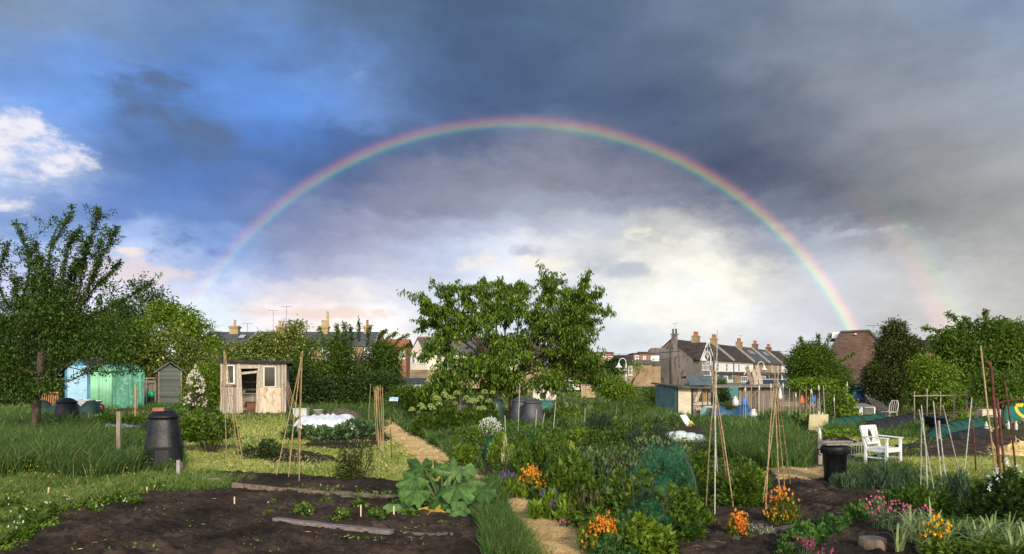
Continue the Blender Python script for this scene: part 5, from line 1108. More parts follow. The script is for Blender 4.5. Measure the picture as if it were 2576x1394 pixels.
for k, (x0, x1) in enumerate(((.05, w*.42), (w*.45, w*.97))):
    m_ = 12; vs = [(x0+(x1-x0)*i/m_, -.10-.05*math.sin(i*1.9+k), z) for z in (0, Lh*.45, Lh*.86) for i in range(m_+1)]
    b.add(vs, [(r*(m_+1)+i, r*(m_+1)+i+1, (r+1)*(m_+1)+i+1, (r+1)*(m_+1)+i) for r in range(2) for i in range(m_)])
o = b.build('door_flap', mat('green_tarp_pale', (.19,.42,.27), (.24,.58,.34), 2, .45, 1.0, 4, stretch=(1,1,.8), spec=.5), t, smooth=True); md = o.modifiers.new('s','SOLIDIFY'); md.thickness = .01
b = MB()
for v in (.35, .72): b.tube([(x+v*dl, v*1.3-.02, z+.02) for x, z in pr[1:-1]], .02, 5)
b.build('hoop', mat('blue_strap',(.03,.16,.38),(.05,.2,.45),1,.5), t)
# ---- wheelbarrow
(gx, gy), u = local(238, 1036)
t = empty('wheelbarrow', (gx, gy-.6, 0), 'old wheelbarrow with a pale tray and red wheel in front of the green tent', 'wheelbarrow')
s = 1.0; b = MB(); 
top = [(-.45,-.32,.66),(.62,-.30,.58),(.62,.30,.58),(-.45,.32,.66)]; bot = [(-.1,-.2,.36),(.42,-.18,.32),(.42,.18,.32),(-.1,.2,.36)]
b.add(top+bot, [(0,4,5,1),(1,5,6,2),(2,6,7,3),(3,7,4,0),(4,7,6,5)]); o = b.build('tray', mat('barrow_tray',(.42,.44,.40),(.60,.62,.58),4,.6), t); o.modifiers.new('s','SOLIDIFY').thickness = .02
b = MB(); b.tube([(.62+.1*0, y, .24) for y in (-.05,.05)], .2, 16); wl_ = b.build('wheel', M_tyre, t, loc=(.02,0,0)); b = MB(); b.tube([(.62, y, .24) for y in (-.06,.06)], .14, 14); b.build('rim', mat('red_paint',(.55,.03,.02),(.62,.05,.03),3,.5), wl_)
b = MB()
for sg in (-1, 1): b.tube([(.62, sg*.08, .24), (.1, sg*.2, .36), (-.5, sg*.26, .5), (-.85, sg*.28, .62)], .018, 5); b.tube([(-.05, sg*.22, .38), (-.15, sg*.24, 0), ], .018, 5)
b.build('frame', M_metal, t)
# ---- store of timber beside the small shed
(gx, gy), u = local(347, 1022)
t = empty('timber_lean_to', (gx, gy, 0), 'open wooden lean to with black trough between the green tent and the small shed', 'shelter')
b = MB(); 
for x in (0, .55, 1.1, 1.75): b.bar((x,0,0),(x,0,1.75),.07)
b.bar((-.1,0,1.72),(1.85,0,1.76),.06); b.bar((-.1,0,1.2),(1.8,0,1.2),.04); b.build('frame', M_wood, t)
b = MB(); b.box(-.1,.7,0,1.85,.75,1.6); b.build('back_wall', W_fence, t); b = MB(); b.box(.1,.15,0,1.5,.65,.55); b.build('trough', M_blackp, t, bevel=.04)
o = MB(); o.lathe([(.03,0),(.2,.02),(.24,.15),(.18,.3),(.08,.42),(.02,.44)], (gx+.65, gy+.35, .56), 9); o = o.build('plastic_bag', mat('green_bag',(.01,.30,.14),(.02,.42,.2),6,.4,.6), None); tag(o, 'crumpled green plastic bag on the black trough by the small shed', 'bag')

# ---- compost bins (ribbed cone, rim, domed lid with hatch)
def compost_bin(name, X, Yb, r0, h, lab, m, group=None, lid=True, hatch=True):
    g_ = G(X, Yb); t = empty(name, g_, lab, 'compost bin', group, rz=R(20))
    b = MB(); pr = [(r0,0),(r0*1.0,.02),(r0*.97,h*.12),(r0*.90,h*.38),(r0*.905,h*.40),(r0*.88,h*.42),(r0*.77,h*.68),(r0*.69,h*.86),(r0*.65,h*.90)]; b.lathe(pr, n=28, sq=3.0); b.build('body', m, t, smooth=True)
    if hatch: b = MB(); b.add([(-r0*.35,-r0*1.0,.03),(r0*.35,-r0*1.0,.03),(r0*.30,-r0*.92,h*.34),(-r0*.30,-r0*.92,h*.34)]+[(-r0*.35,-r0*1.03,.03),(r0*.35,-r0*1.03,.03),(r0*.30,-r0*.95,h*.34),(-r0*.30,-r0*.95,h*.34)], [(4,5,6,7),(0,4,7,3),(1,2,6,5),(2,3,7,6),(0,1,5,4)]); b.build('hatch', m, t)
    b = MB(); b.lathe([(r0*.62,h*.895),(r0*.74,h*.90),(r0*.75,h*.93),(r0*.70,h*.95),(r0*.62,h*.975),(r0*.52,h*1.0),(r0*.44,h*1.02),(r0*.34,h*1.0),(r0*.15,h*.99)], n=28, sq=2.6); l = b.build('lid', m, t, smooth=True)
    b = MB(); b.tube([(-r0*.5,0,h*.99),(-r0*.2,0,h*1.035),(r0*.2,0,h*1.035),(r0*.5,0,h*.99)], [r0*.08,r0*.1,r0*.1,r0*.08], 8); b.build('handle', m, l, smooth=True)
    return t
compost_bin('compost_bin', 412, 1176, .40, 1.14, 'large black plastic compost bin with a brick on its lid', M_blackp)
g_ = G(412, 1176)
b = MB(); b.box(-.11,-.055,0,.11,.055,.075); o = b.build('brick', mat('brick_block',(.28,.10,.06),(.40,.17,.10),6,.9,.4), None, loc=(g_[0]-.10, g_[1]-.03, 1.165), bevel=.006, rz=R(25)); tag(o, 'red brick lying on the lid of the black compost bin', 'brick')
compost_bin('compost_bin', 168, 1075, .48, 1.0, 'low black compost bin in tall grass in front of the blue shed', M_blackp)
compost_bin('compost_bin', 1310, 1074, .42, 1.05, 'grey compost bin under the cherry tree, left one of the close pair', M_greyp)
compost_bin('compost_bin', 1340, 1078, .43, 1.02, 'grey compost bin under the cherry tree, right one of the close pair', M_greyp)
g_ = G(1247, 1070); t = empty('water_butt', g_, 'dark green ribbed water barrel beneath the cherry tree', 'barrel')
b = MB(); b.lathe([(.26,0),(.30,.08),(.32,.2),(.305,.24),(.33,.45),(.315,.5),(.33,.7),(.30,.78),(.28,.92),(.24,.95)], n=20); b.build('body', mat('green_barrel',(.03,.06,.055),(.05,.09,.08),3,.4), t, smooth=True); b = MB(); b.lathe([(.25,.952),(.26,.99),(.1,1.0)], n=18); b.build('lid', M_greyp, t)
# black sheeting by the far left bins
def sheet(name, X0, X1, Y, h, dpt, m, lab, cat, seed, hump=1):
    g0 = G(X0, Y); g1 = G(X1, Y); n, k = 22, 9; r = np.random.default_rng(seed); V = []
    for i in range(n):
        for j in range(k):
            a = i/(n-1); c = j/(k-1); x = g0[0]*(1-a)+g1[0]*a; y = g0[1]+c*dpt
            z = h*math.sin(math.pi*c)**.7*(.75+.25*math.sin(a*math.pi*hump*2))*min(1, a*9, (1-a)*9)+r.normal(0, h*.06)*(0 < j < k-1)
            V.append((x+r.normal(0,.03)-g0[0], y-g0[1]+r.normal(0,.03), max(z, .012)))
    b = MB(); b.add(V, [(i*k+j, (i+1)*k+j, (i+1)*k+j+1, i*k+j+1) for i in range(n-1) for j in range(k-1)])
    o = b.build(name, m, None, loc=(g0[0], g0[1], 0), smooth=True); o.modifiers.new('s','SOLIDIFY').thickness = .01; return tag(o, lab, cat)
M_sheetb = mat('black_sheet', (.012,.013,.016), (.03,.032,.036), 6, .5, .7, 8)
sheet('plastic_sheet', 60, 235, 1045, .75, 1.4, mat('net_green_dark',(.012,.035,.03),(.03,.06,.05),5,.7,.5), 'dark humped sheeting behind the low black compost bin', 'sheet', 3, 2.5)
sheet('ground_sheet', 2110, 2262, 1172, .22, .9, M_sheetb, 'crumpled black plastic sheet lying under the white armchair', 'sheet', 5, 1.3)
sheet('ground_sheet', 2275, 2345, 1135, .14, .8, M_sheetb, 'black plastic sheet rolled up on the grass behind the armchair', 'sheet', 6, 1)
sheet('ground_sheet', 2335, 2400, 1112, .14, .8, M_sheetb, 'strip of black plastic at the corner of the far dug plot', 'sheet', 7, 1)
sheet('tarpaulin', 1795, 1910, 1052, .6, 1.6, mat('blue_tarp',(.03,.08,.15),(.06,.14,.24),4,.5,.8,6), 'crumpled dark blue tarpaulin heap right of the corrugated shed', 'tarpaulin', 8, 1.5)
sheet('garden_netting', 1810, 1975, 1064, .2, 1.0, mat('green_net',(.01,.20,.08),(.03,.32,.15),5,.7,.5), 'flat bright green netting in front of the blue tarpaulin', 'netting', 9, 2)
# white fleece over the brassica row
def fleece():
    g0 = G(717, 1086); g1 = G(905, 1080); n, k = 60, 22; V = []; r = np.random.default_rng(3)
    for i in range(n):
        for j in range(k):
            a = i/(n-1); c = j/(k-1); x = (g0[0]*(1-a)+g1[0]*a); y = g0[1]+c*1.9+a*.2
            hh = .50*min(1, math.sin(math.pi*min(max(c,0),1))**.5)*(.55+.45*min(1, a*4))*min(1, .25+a*6, .2+(1-a)*7)
            z = hh+.07*(vnoise(np.array([x]), np.array([y]), .35, 8)[0]-.5)*2+.035*math.sin(a*46+c*5+3*math.sin(c*4+a*9))*(hh > .1)
            V.append((x-g0[0]+.03*math.sin(c*9+a*20), y-g0[1], max(z, .02)))
    b = MB(); b.add(V, [(i*k+j, (i+1)*k+j, (i+1)*k+j+1, i*k+j+1) for i in range(n-1) for j in range(k-1)])
    o = b.build('crop_fleece', mat('white_fleece',(.62,.64,.68),(.76,.78,.82),5,.8,.4,12), None, loc=(g0[0],g0[1],0), smooth=True); o.modifiers.new('s','SOLIDIFY').thickness = .006
    tag(o, 'white fleece draped over a row of crops in front of the hedgerow', 'fleece')
fleece()
# boxes, bucket, heap behind the fleece
def crate(X, Y, w, h, d_, m, lab, cat='box', name='storage_box', rz=0):
    g_ = G(X, Y); t = empty(name, g_, lab, cat, None, rz=rz); b = MB(); b.lathe([(w*.46,0),(w*.5,h*.9)], n=4) if False else b.box(-w/2,-d_/2,0,w/2,d_/2,h*.93); b.build('body', m, t, bevel=.02); b = MB(); b.box(-w/2-.02,-d_/2-.02,h*.93,w/2+.02,d_/2+.02,h); b.build('rim', m, t, bevel=.01); return t
crate(757, 1050, .62, .42, .4, mat('dull_white_plastic',(.48,.50,.46),(.62,.64,.58),3,.6), 'dull white plastic box behind the fleece')
g_ = G(802, 1051); t = empty('bucket', g_, 'grey metal tub between the white box and the compost heap', 'bucket'); b = MB(); b.lathe([(.20,0),(.25,.36),(.27,.38),(.24,.37),(.19,.05)], n=18); b.build('body', mat('zinc',(.25,.25,.22),(.38,.38,.34),5,.6), t, smooth=True)
def heap(X, Y, rx, ry, h, m, lab, cat, seed, twig=None):
    g_ = G(X, Y); n, k = 26, 10; V = [(0,0,h)]; r = np.random.default_rng(seed)
    for j in range(1, k):
        for i in range(n): a = 2*math.pi*i/n; f = j/(k-1); V.append((rx*f*math.cos(a), ry*f*math.sin(a), max(-.02, h*(1-f**1.6)+r.normal(0, h*.07)*(j < k-1))))
    fs = [(0, 1+i, 1+(i+1)%n) for i in range(n)]+[(1+(j-1)*n+i, 1+j*n+i, 1+j*n+(i+1)%n, 1+(j-1)*n+(i+1)%n) for j in range(1, k-1) for i in range(n)]
    t = empty(cat.replace(' ','_'), g_, lab, cat); b = MB(); b.add(V, fs); b.build('mound', m, t)
    lb = LB(); q = 420; a = rng.uniform(0, 6.28, q); f = rng.random(q)**.5; p = np.stack([rx*f*np.cos(a), ry*f*np.sin(a), h*(1-f**1.6)], 1); lb.leaves(p, rdir(q)*(1,1,.4), .28, .02, rng.random(q)); lb.build('stalks', twig or M_gstraw, t, loc=(0,0,0))
heap(862, 1052, 1.1, .6, .42, M_woodd, 'brown heap of dry stalks right of the grey tub', 'compost heap', 4, leafmat('brown_stalk',(.07,.035,.02),(.30,.18,.10),.8,0))
heap(2580, 1150, .9, .6, .35, M_straw, 'heap of dry straw at the right edge of the far plot', 'straw heap', 6)
# sign on post
def signpost(X, Y, h, w, hh, m, lab, name='sign', tilt=20):
    g_ = G(X, Y); t = empty(name, g_, lab, 'sign'); b = MB(); b.bar((0,0,0),(0,0,h),.04); b.build('post', M_rust, t); b = MB(); s = math.sin(R(tilt)); c = math.cos(R(tilt)); b.slab((-w/2,-.04-hh*s*.5,h),(w/2,-.04-hh*s*.5,h),(w/2,-.04+hh*s*.5,h+hh*c),(-w/2,-.04+hh*s*.5,h+hh*c),.015); p = b.build('board', m, t)
    return t
t = signpost(991, 1060, .85, .36, .22, mat('blue_card',(.10,.35,.62),(.7,.75,.8),7,.5), 'small blue and white card sign on a rusty post near the straw path', tilt=45)
# ---- derelict grey hut under the cherry
(gx, gy), u = local(1135, 1062)
t = empty('hut', (gx, gy+1.5, 0), 'old grey hut with peeling walls hidden under the cherry tree', 'shed')
w = 120*u; h = 100*u
M_peel = mat('peeling_paint', (.10,.085,.07), (.46,.43,.38), 2.2, .9, .3, c3=(.06,.05,.04), contrast=(.42,.58))
b = MB(); b.box(0,0,0,w,2.2,h*.8); b.build('wall', M_peel, t); b = MB(); b.slab((-.2,-.3,h*.84),(w+.2,-.3,h*.84),(w+.2,2.4,h*.72),(-.2,2.4,h*.72),.08); b.build('roof', M_felt, t)
b = MB(); b.box(w*.62,-.04,.02,w*.9,-.005,h*.7); b.build('door', M_woodd, t)
b = MB(); 
for x in (w*.02, w*.45, w*.6, w*.98): b.bar((x,-.04,0),(x,-.04,h*.8),.08,.06,up=(0,1,0))
b.build('frame_post', M_post, t)
# ---- corrugated shed right of centre
(gx, gy), u = local(1703, 1047)
t = empty('garden_shed', (gx, gy, 0), 'patched shed with blue green corrugated side, cream door and sagging flat roof', 'shed', rz=R(5))
k = u; w = (1790-1703)*u; h = 82*u
# front: door panel then board wall
M_cor = mat('corrugated_teal', (.045,.12,.13), (.08,.18,.19), 2, .5, c3=(.14,.12,.10))
b = MB(); n = 34; L_ = 2.4; vs = []
for i in range(n+1): a = i/n; o_ = .025*math.cos(i*math.pi); vs += [(-.03+o_-a*.30, a*L_, 0), (-.03+o_-a*.30, a*L_, h*.97-.05)]
b.add(vs, [(2*i, 2*i+2, 2*i+3, 2*i+1) for i in range(n)]); o = b.build('corrugated_wall', M_cor, t); o.modifiers.new('s','SOLIDIFY').thickness = .01
b = MB(); b.box(.05,-.02,.0,.68,.02,h*.86); b.build('door', mat('cream_panel',(.52,.45,.32),(.66,.60,.45),1.5,.7,.1,stretch=(1,1,4)), t)
b = MB(); b.box(0,-.04,0,.05,.05,h*.95); b.box(.68,-.04,0,.76,.05,h*.95); b.build('door_frame', M_blackp, t)
b = MB(); b.box(.76,0,0,w,.05,h*.42); b.box(.76,0,h*.42,1.15,.05,h*.88); b.box(1.15,0,h*.42,w*.62,.05,h*.85); b.box(w*.62,0,h*.84,w,.05,h*.88); b.box(w-.06,0,h*.42,w,.05,h*.84); b.box(w-.05,.05,0,w,L_,h*.85); b.box(-.3,L_-.05,0,w,L_,h*.85); b.build('wall', W_grey, t)
b = MB(); b.box(w*.62,.02,h*.42,w-.06,.03,h*.84); f = b.build('window', mat('amber_glass',(.20,.13,.07),(.34,.22,.10),3,.2), t)
b = MB(); 
for x in (w*.62, w*.74, w*.86): b.bar((x,-.02,h*.42),(x,-.02,h*.85),.04)
b.bar((w*.6,-.02,h*.42),(w,-.02,h*.42),.05); b.build('window_frame', M_post, f)
b = MB(); b.bar((.85,-.05,h*.42),(1.15,-.06,h*.86),.16,.03,up=(0,1,0)); b.bar((.76,-.05,h*.36),(w,-.05,h*.38),.03,.1); b.bar((.9,-.05,h*.2),(w*.8,-.05,h*.24),.03,.12); b.build('loose_board', M_post, t)
b = MB()
for x in (1.2, w*.9): b.bar((x,-.05,0),(x,-.05,h*.88),.05)
b.build('post', M_woodd, t)
b = MB(); b.slab((-.1,-.35,h*.92),(w+.12,-.35,h*.86),(w+.0,L_+.2,h*.90),(-.5,L_+.2,h*1.02),.07); b.build('roof', mat('worn_felt',(.05,.05,.045),(.16,.14,.12),2,.95,.5), t)
b = MB(); n = 20; vs = []
for i in range(n+1): a = i/n; o_ = .02*math.cos(i*math.pi); vs += [(w*.62+a*1.0, -.35+o_, 0), (w*.62+a*1.0, -.35+o_, .42)]
b.add(vs, [(2*i, 2*i+2, 2*i+3, 2*i+1) for i in range(n)]); b.build('corrugated_sheet', mat('corrugated_pale',(.16,.30,.26),(.28,.42,.38),4,.5), t).modifiers.new('s','SOLIDIFY').thickness = .008
b = MB(); b.slab((1.25,-.4,0),(1.85,-.4,0),(1.85,-.2,.48),(1.25,-.2,.48),.03); b.build('panel', mat('pale_panel',(.30,.36,.33),(.42,.48,.45),2,.7), t)
# second roof behind it
(gx, gy), u = local(1745, 1020); t = empty('garden_shed', (gx+.6, gy+3, 0), 'shed with a low blue grey felt roof behind the corrugated shed', 'shed'); w = 88*u
b = MB(); b.box(0,0,0,w,2,1.35); b.build('wall', W_fence, t); b = MB(); b.prismx([(-.2,1.33),(.9,1.9),(2.2,1.8),(2.2,1.7),(.9,1.8),(-.2,1.25)], -.2, w+.2); b.build('roof', mat('blue_grey_felt',(.06,.09,.10),(.12,.15,.16),2,.9), t)
# notice board
(gx, gy), u = local(1848, 1014); t = empty('notice_board', (gx, gy, 0), 'blue green painted notice board on two posts left of the silver car', 'notice board')
M_teal = mat('teal_board',(.05,.17,.17),(.09,.23,.23),1.2,.7,.2)
b = MB(); b.box(-.62,0,.35,.56,.06,1.34); b.build('board', M_teal, t)
for x in (-.56, .54): b = MB(); b.box(x-.05,.061,0,x+.05,.14,1.38); b.build('post', M_teal, t)
b = MB(); b.box(-.68,-.04,1.341,.62,.12,1.41); b.build('cap', M_teal, t)
# ---- compost box, pallet, boards behind cherry
g_ = G(1388, 1020); t = empty('compost_box', (g_[0], g_[1]+10, 0), 'green topped cream wooden box with planks leaning on it right of the cherry', 'box')
b = MB(); b.box(-.9,0,0,.9,1.2,1.1); b.build('body', M_cream, t); b = MB(); b.box(-1.0,-.1,1.1,.5,1.3,1.22); b.build('lid', mat('dark_green_paint',(.02,.07,.045),(.03,.09,.06),2,.6), t); b = MB(); b.box(-.35,-.03,.1,.1,-.002,.6); b.build('dark_opening_slab', M_blackp, t)  # black slab on the front stands in for the shade inside a hole
for i, (a_, b_) in enumerate((((-.2,-.9,0),(1.5,.0,2.0)),((.0,-.95,0),(1.7,-.05,1.8)))):
    o = MB(); o.bar(a_, b_, .16, .05); o = o.build('plank', M_post, None, loc=(g_[0]+.3, g_[1]+9.8, 0)); tag(o, 'grey plank leaning on the cream compost box', 'plank', 'planks leaning on the compost box')
g_ = G(1478, 1000); t = empty('pallet', (g_[0], g_[1], 0), 'upright new wooden pallet in front of the teal car', 'pallet', rz=R(10))
M_pallet = mat('pallet_wood',(.50,.34,.18),(.64,.46,.27),4,.8)
for i in range(7): b = MB(); b.bar((-.62,-.30+.04*i,.06+i*.17),(.62,-.30+.04*i,.06+i*.17),.03,.09); b.build('slat', M_pallet, t)
for x in (-.55, 0, .55): b = MB(); b.bar((x,-.26,0),(x,.02,1.2),.07,.05); b.build('bearer', M_pallet, t)
crate(1360, 1030, 1.3, .5, .6, mat('teal_lid',(.02,.12,.10),(.04,.16,.14),2,.5), 'dark teal storage chest low beside the cherry trunk')
# ---- fence with wooden panels, right
(gx, gy), u = local(1965, 1052)
t = empty('wooden_fence', (gx, gy+6, 0), 'weathered wooden fence of mixed boards and panels behind the bottle topped canes', 'fence'); u = (gy+6)/F; w1 = 95*u; w2 = 150*u
zt = 1.9+(945-978)*u+.0
b = MB(); b.box(0,0,0,w1,.04,zt+.1); b.build('board_panel', W_fence, t); b = MB(); b.box(w1+.05,0,0,w2+1.0,.04,zt); b.build('woven_panel', W_fenceh, t)
for x in (0, w1*.5, w1, w1+1.6, w2+1.0): b = MB(); b.bar((x,-.05,0),(x,-.05,zt+.2),.11); b.build('fence_post', M_stake, t)
b = MB(); b.bar((0,-.1,.2),(w1*.5,-.1,zt),.05,.1,up=(0,1,0)); b.build('brace', M_wood, t)
b = MB(); b.slab((-1.4,-.5,zt+.12),(w2+1.1,-.3,zt+.16),(w2+1.1,1.8,zt+.2),(-1.4,1.8,zt+.2),.05); b.build('roof_sheet', M_wood, t)
for i, (x, h_, l_) in enumerate(((1.0,.95,-.35),(1.25,.8,-.25),(1.5,1.0,-.3))): o = MB(); o.bar((x,1,0),(x+l_,.8,h_),.2,.03,up=(0,1,0)); o = o.build('scrap_board', M_post if i else M_wood, None, loc=(gx, gy+6, zt+.22)); tag(o, ('dark wide scrap board standing on the fence roof', 'short pale scrap board between two others on the fence roof', 'tall pale scrap board highest on the fence roof')[i], 'board')
# ---- cluttered shed / lean-to with sale board, cold frame
(gx, gy), u = local(2128, 1046); gy2 = gy+4; u = gy2/F
gx2 = (2128-CX)*u
t = empty('store_shed', (gx2, gy2, 0), 'ramshackle dark store with silver sheeting right of the wooden fence', 'shed'); w = 115*u
b = MB(); b.box(0,0.6,0,w,2.6,1.3); b.build('wall', W_fence, t); b = MB(); b.slab((-.1,.3,1.36),(w+.1,.3,1.32),(w+.1,2.8,1.45),(-.1,2.8,1.45),.05); b.build('roof', M_felt, t)
sh = MB(); n = 16
vs = [(.2+(w*.6)*i/n, .45+.06*math.sin(i*1.9), z+.05*math.sin(i*2.3+z*4)) for z in (.4,.8,1.25) for i in range(n+1)]
sh.add(vs, [(r*(n+1)+i, r*(n+1)+i+1, (r+1)*(n+1)+i+1, (r+1)*(n+1)+i) for r in range(2) for i in range(n)]); sh.build('silver_sheet', mat('silver_sheet',(.20,.20,.21),(.42,.42,.44),3,.4,.6), t, smooth=True).modifiers.new('s','SOLIDIFY').thickness = .01
o = MB(); o.box(0,0,0,.75,.03,.68); o = o.build('sale_board', mat('navy_board',(.012,.018,.035),(.02,.028,.05),2,.4), None, loc=((2139-CX)*(gy2-.1)/F, gy2-.1, EYE+(HY-999)*(gy2-.1)/F)); tag(o, 'dark navy FOR SALE board propped against the silver sheeting', 'sign')
def text(body, parent, loc, size, m, rx=90, name='lettering', rz=0):
    c = bpy.data.curves.new(name, 'FONT'); c.body = body; c.size = size; c.extrude = .002; c.align_x = 'CENTER'; c.align_y = 'CENTER'; q = bpy.data.objects.new(name, c); COL.objects.link(q)
    dg = bpy.context.evaluated_depsgraph_get(); me = bpy.data.meshes.new_from_object(q.evaluated_get(dg)); bpy.data.objects.remove(q); me.materials.clear(); me.materials.append(m)
    p = bpy.data.objects.new(name, me); COL.objects.link(p); p.parent = parent; p.location = loc; p.rotation_euler = (R(rx), 0, R(rz)); return p
M_blueink = mat('blue_ink',(.03,.18,.5),(.04,.2,.55),2,.5)
text('FOR SALE', o, (.38,-.006,.58), .12, M_white)
b = MB(); b.lathe([(.10,0),(.12,.004)], (0,0,0), 3); lg = b.build('emblem', M_blueink, o, loc=(.16,-.004,.36)); lg.rotation_euler = (R(90),0,R(0))
b = MB(); b.box(.30,-.006,.33,.66,-.001,.39); b.build('lettering_bar', M_blueink, o)
M_tealb = mat('teal_plastic',(.005,.13,.11),(.01,.17,.14),1,.4); M_yel = mat('yellow_paint',(.78,.50,.03),(.85,.56,.05),1,.5)
o = MB(); o.box(0,0,0,.55,.03,.55); o = o.build('board', M_tealb, None, loc=((2132-CX)*(gy2-.3)/F, gy2-.3, .55)); tag(o, 'teal and yellow board standing under the FOR SALE board', 'board'); b = MB(); b.box(.2,-.008,.0,.42,-.001,.2); b.box(.3,-.008,.2,.42,-.001,.5); b.box(.12,-.008,.2,.3,-.001,.3); b.build('emblem', M_yel, o)
o = MB(); o.lathe([(.10,0),(.17,.05),(.19,.2),(.15,.3)], ((2157-CX)*(gy2-.4)/F, gy2-.4, .62), 10); o = o.build('blue_tub', mat('blue_tub',(.01,.10,.45),(.02,.15,.5),2,.4), None); tag(o, 'bright blue tub beside the teal and yellow board', 'tub')
(gx, gy), u = local(2130, 1060); t = empty('cold_frame', (gx, gy, 0), 'white framed cold frame made of old windows in front of the store', 'cold frame'); w = 62*u*1.15; h = .62
for x0 in (0, w/2+.02):
    b = MB(); b.box(x0,0,0,x0+.05,.05,h); b.box(x0+w/2-.06,0,0,x0+w/2-.01,.05,h); b.box(x0+.05,0,h-.05,x0+w/2-.06,.05,h); b.box(x0+.05,0,0,x0+w/2-.06,.05,.05); f = b.build('frame', M_white, t); b = MB(); b.box(x0+.05,.02,.05,x0+w/2-.06,.03,h-.05); b.build('pane', mat('dusty_glass',(.07,.08,.06),(.16,.15,.12),2,.3), f)
b = MB(); b.slab((0,-.02,h+.002),(w,-.02,h+.002),(w,.9,h+.1),(0,.9,h+.1),.03); b.build('lid', mat('grey_lid',(.18,.19,.19),(.28,.29,.29),2,.5), t)
for i in range(5):
    o = MB(); x = (2190+7*i-CX)*(gy+1.5)/F; o.bar((x+.55,gy+1.4,0),(x+.02+.05*i,gy+2.0,1.05-.08*i),.08,.03); o = o.build('plank', M_wood if i % 2 else M_stake, None); tag(o, 'old plank leaning in the dark beneath the bay tree', 'plank', 'planks leaning beside the cold frame')
# plastic chair (white) far
g_ = G(2237, 1062); t = empty('plastic_chair', g_, 'small dirty white plastic chair by the bay tree trunk', 'chair', rz=R(-70)); M_plw = mat('dirty_white_plastic',(.50,.48,.42),(.64,.62,.56),3,.5)
b = MB(); b.box(-.22,-.22,.40,.22,.2,.43); b.build('seat', M_plw, t, bevel=.01)
for x in (-.2,.2):
    for y in (-.2,.18): b = MB(); b.bar((x*1.1,y*1.15,0),(x,y,.4),.035); b.build('leg', M_plw, t)
b = MB(); b.tube([(-.2,.2,.42),(-.21,.26,.7),(-.14,.3,.88),(.14,.3,.88),(.21,.26,.7),(.2,.2,.42)], .02, 6)
for x in (-.1,0,.1): b.tube([(x,.21,.43),(x,.29,.88)], .012, 5)
b.build('backrest', M_plw, t)
# ---- white armchair
def armchair():
    g_ = G(2221, 1172); t = empty('garden_armchair', g_, 'white wooden garden armchair with an oval cut out backrest', 'chair', rz=R(32)); s = .92
    M_w = mat('chair_white', (.72,.72,.69), (.84,.84,.80), 5, .45, .1, c3=(.60,.60,.55))
    W2, Dp, sh_, ah, bh = .27, .25, .42, .64, .90
    V = lambda x, y, z: (x*s, y*s, z*s)
    # front legs (y<0), back legs (y>0) rising into the back
    for x in (-1, 1):
        b = MB(); b.bar(V(x*W2,-Dp,0), V(x*W2,-Dp,ah), .055*s, .055*s, up=(0,1,0)); b.build('leg', M_w, t, bevel=.004)
        b = MB(); b.bar(V(x*W2,Dp,0), V(x*W2,Dp,sh_), .055*s, .055*s, up=(0,1,0)); b.bar(V(x*W2,Dp,sh_), V(x*W2,Dp+.12,bh), .055*s, .05*s, up=(0,1,0)); b.build('leg', M_w, t, bevel=.004)
        b = MB(); b.bar(V(x*(W2+.01),-Dp-.05,ah+.012), V(x*(W2+.01),Dp+.07,ah+.03), .07*s, .025*s); b.build('armrest', M_w, t, bevel=.006)
        b = MB(); b.bar(V(x*W2,-Dp+.03,.2), V(x*W2,Dp-.03,.2), .025*s, .035*s); b.build('stretcher', M_w, t)
    b = MB(); b.bar(V(-W2+.03,-Dp,sh_-.05), V(W2-.03,-Dp,sh_-.05), .025*s, .07*s); b.bar(V(-W2+.03,Dp,sh_-.05), V(W2-.03,Dp,sh_-.05), .025*s, .07*s); b.bar(V(-W2,-Dp+.03,sh_-.05), V(-W2,Dp-.03,sh_-.05), .025*s, .07*s); b.bar(V(W2,-Dp+.03,sh_-.05), V(W2,Dp-.03,sh_-.05), .025*s, .07*s); b.build('seat_rail', M_w, t)
    b = MB()
    for i in range(6): y0 = -Dp-.02+i*.09; b.box(-.24*s, y0*s, (sh_-.012)*s, .27*s, (y0+.085)*s, (sh_+.01)*s)
    b.build('seat', M_w, t)
    bk = lambda x, z: V(x, Dp+.12*(z-sh_)/(bh-sh_), z)
    b = MB(); b.bar(bk(-W2,bh-.03), bk(W2,bh-.03), .03*s, .09*s); b.bar(bk(-W2+.03,sh_+.09), bk(W2-.03,sh_+.09), .025*s, .05*s)
    zc, rx, rz_ = (sh_+.09+bh-.06)/2, .105, .165; b.tube([bk(rx*math.cos(a), zc+rz_*math.sin(a)) for a in np.linspace(0, 2*math.pi, 21)], .02*s, 6)
    for x in (-.19, -.14, .14, .19): b.bar(bk(x, sh_+.1), bk(x, bh-.07), .03*s, .018*s, up=(0,1,0))
    for x in (-.05, 0, .05): b.bar(bk(x, zc+rz_*.93), bk(x, bh-.07), .025*s, .018*s, up=(0,1,0)); b.bar(bk(x, sh_+.1), bk(x, zc-rz_*.93), .025*s, .018*s, up=(0,1,0))
    b.build('backrest', M_w, t)
armchair()
g_ = G(2178, 1150); lb = LB(); k = 70; p = np.stack([g_[0]+rng.normal(0,.06,k), g_[1]+.15+rng.normal(0,.08,k), rng.uniform(.1,.95,k)],1); lb.leaves(p, rdir(k), .06, .035, rng.random(k)); c = MB(); t = empty('bindweed', (g_[0], g_[1]+.15, 0), 'thin climbing weed on the back of the white armchair', 'plant'); lb.build('foliage', LM['mid'], t); c.tube([(0,0,0),(.03,0,.4),(-.02,.02,.9)], .005, 4); c.build('stem', LM['dark'], t)
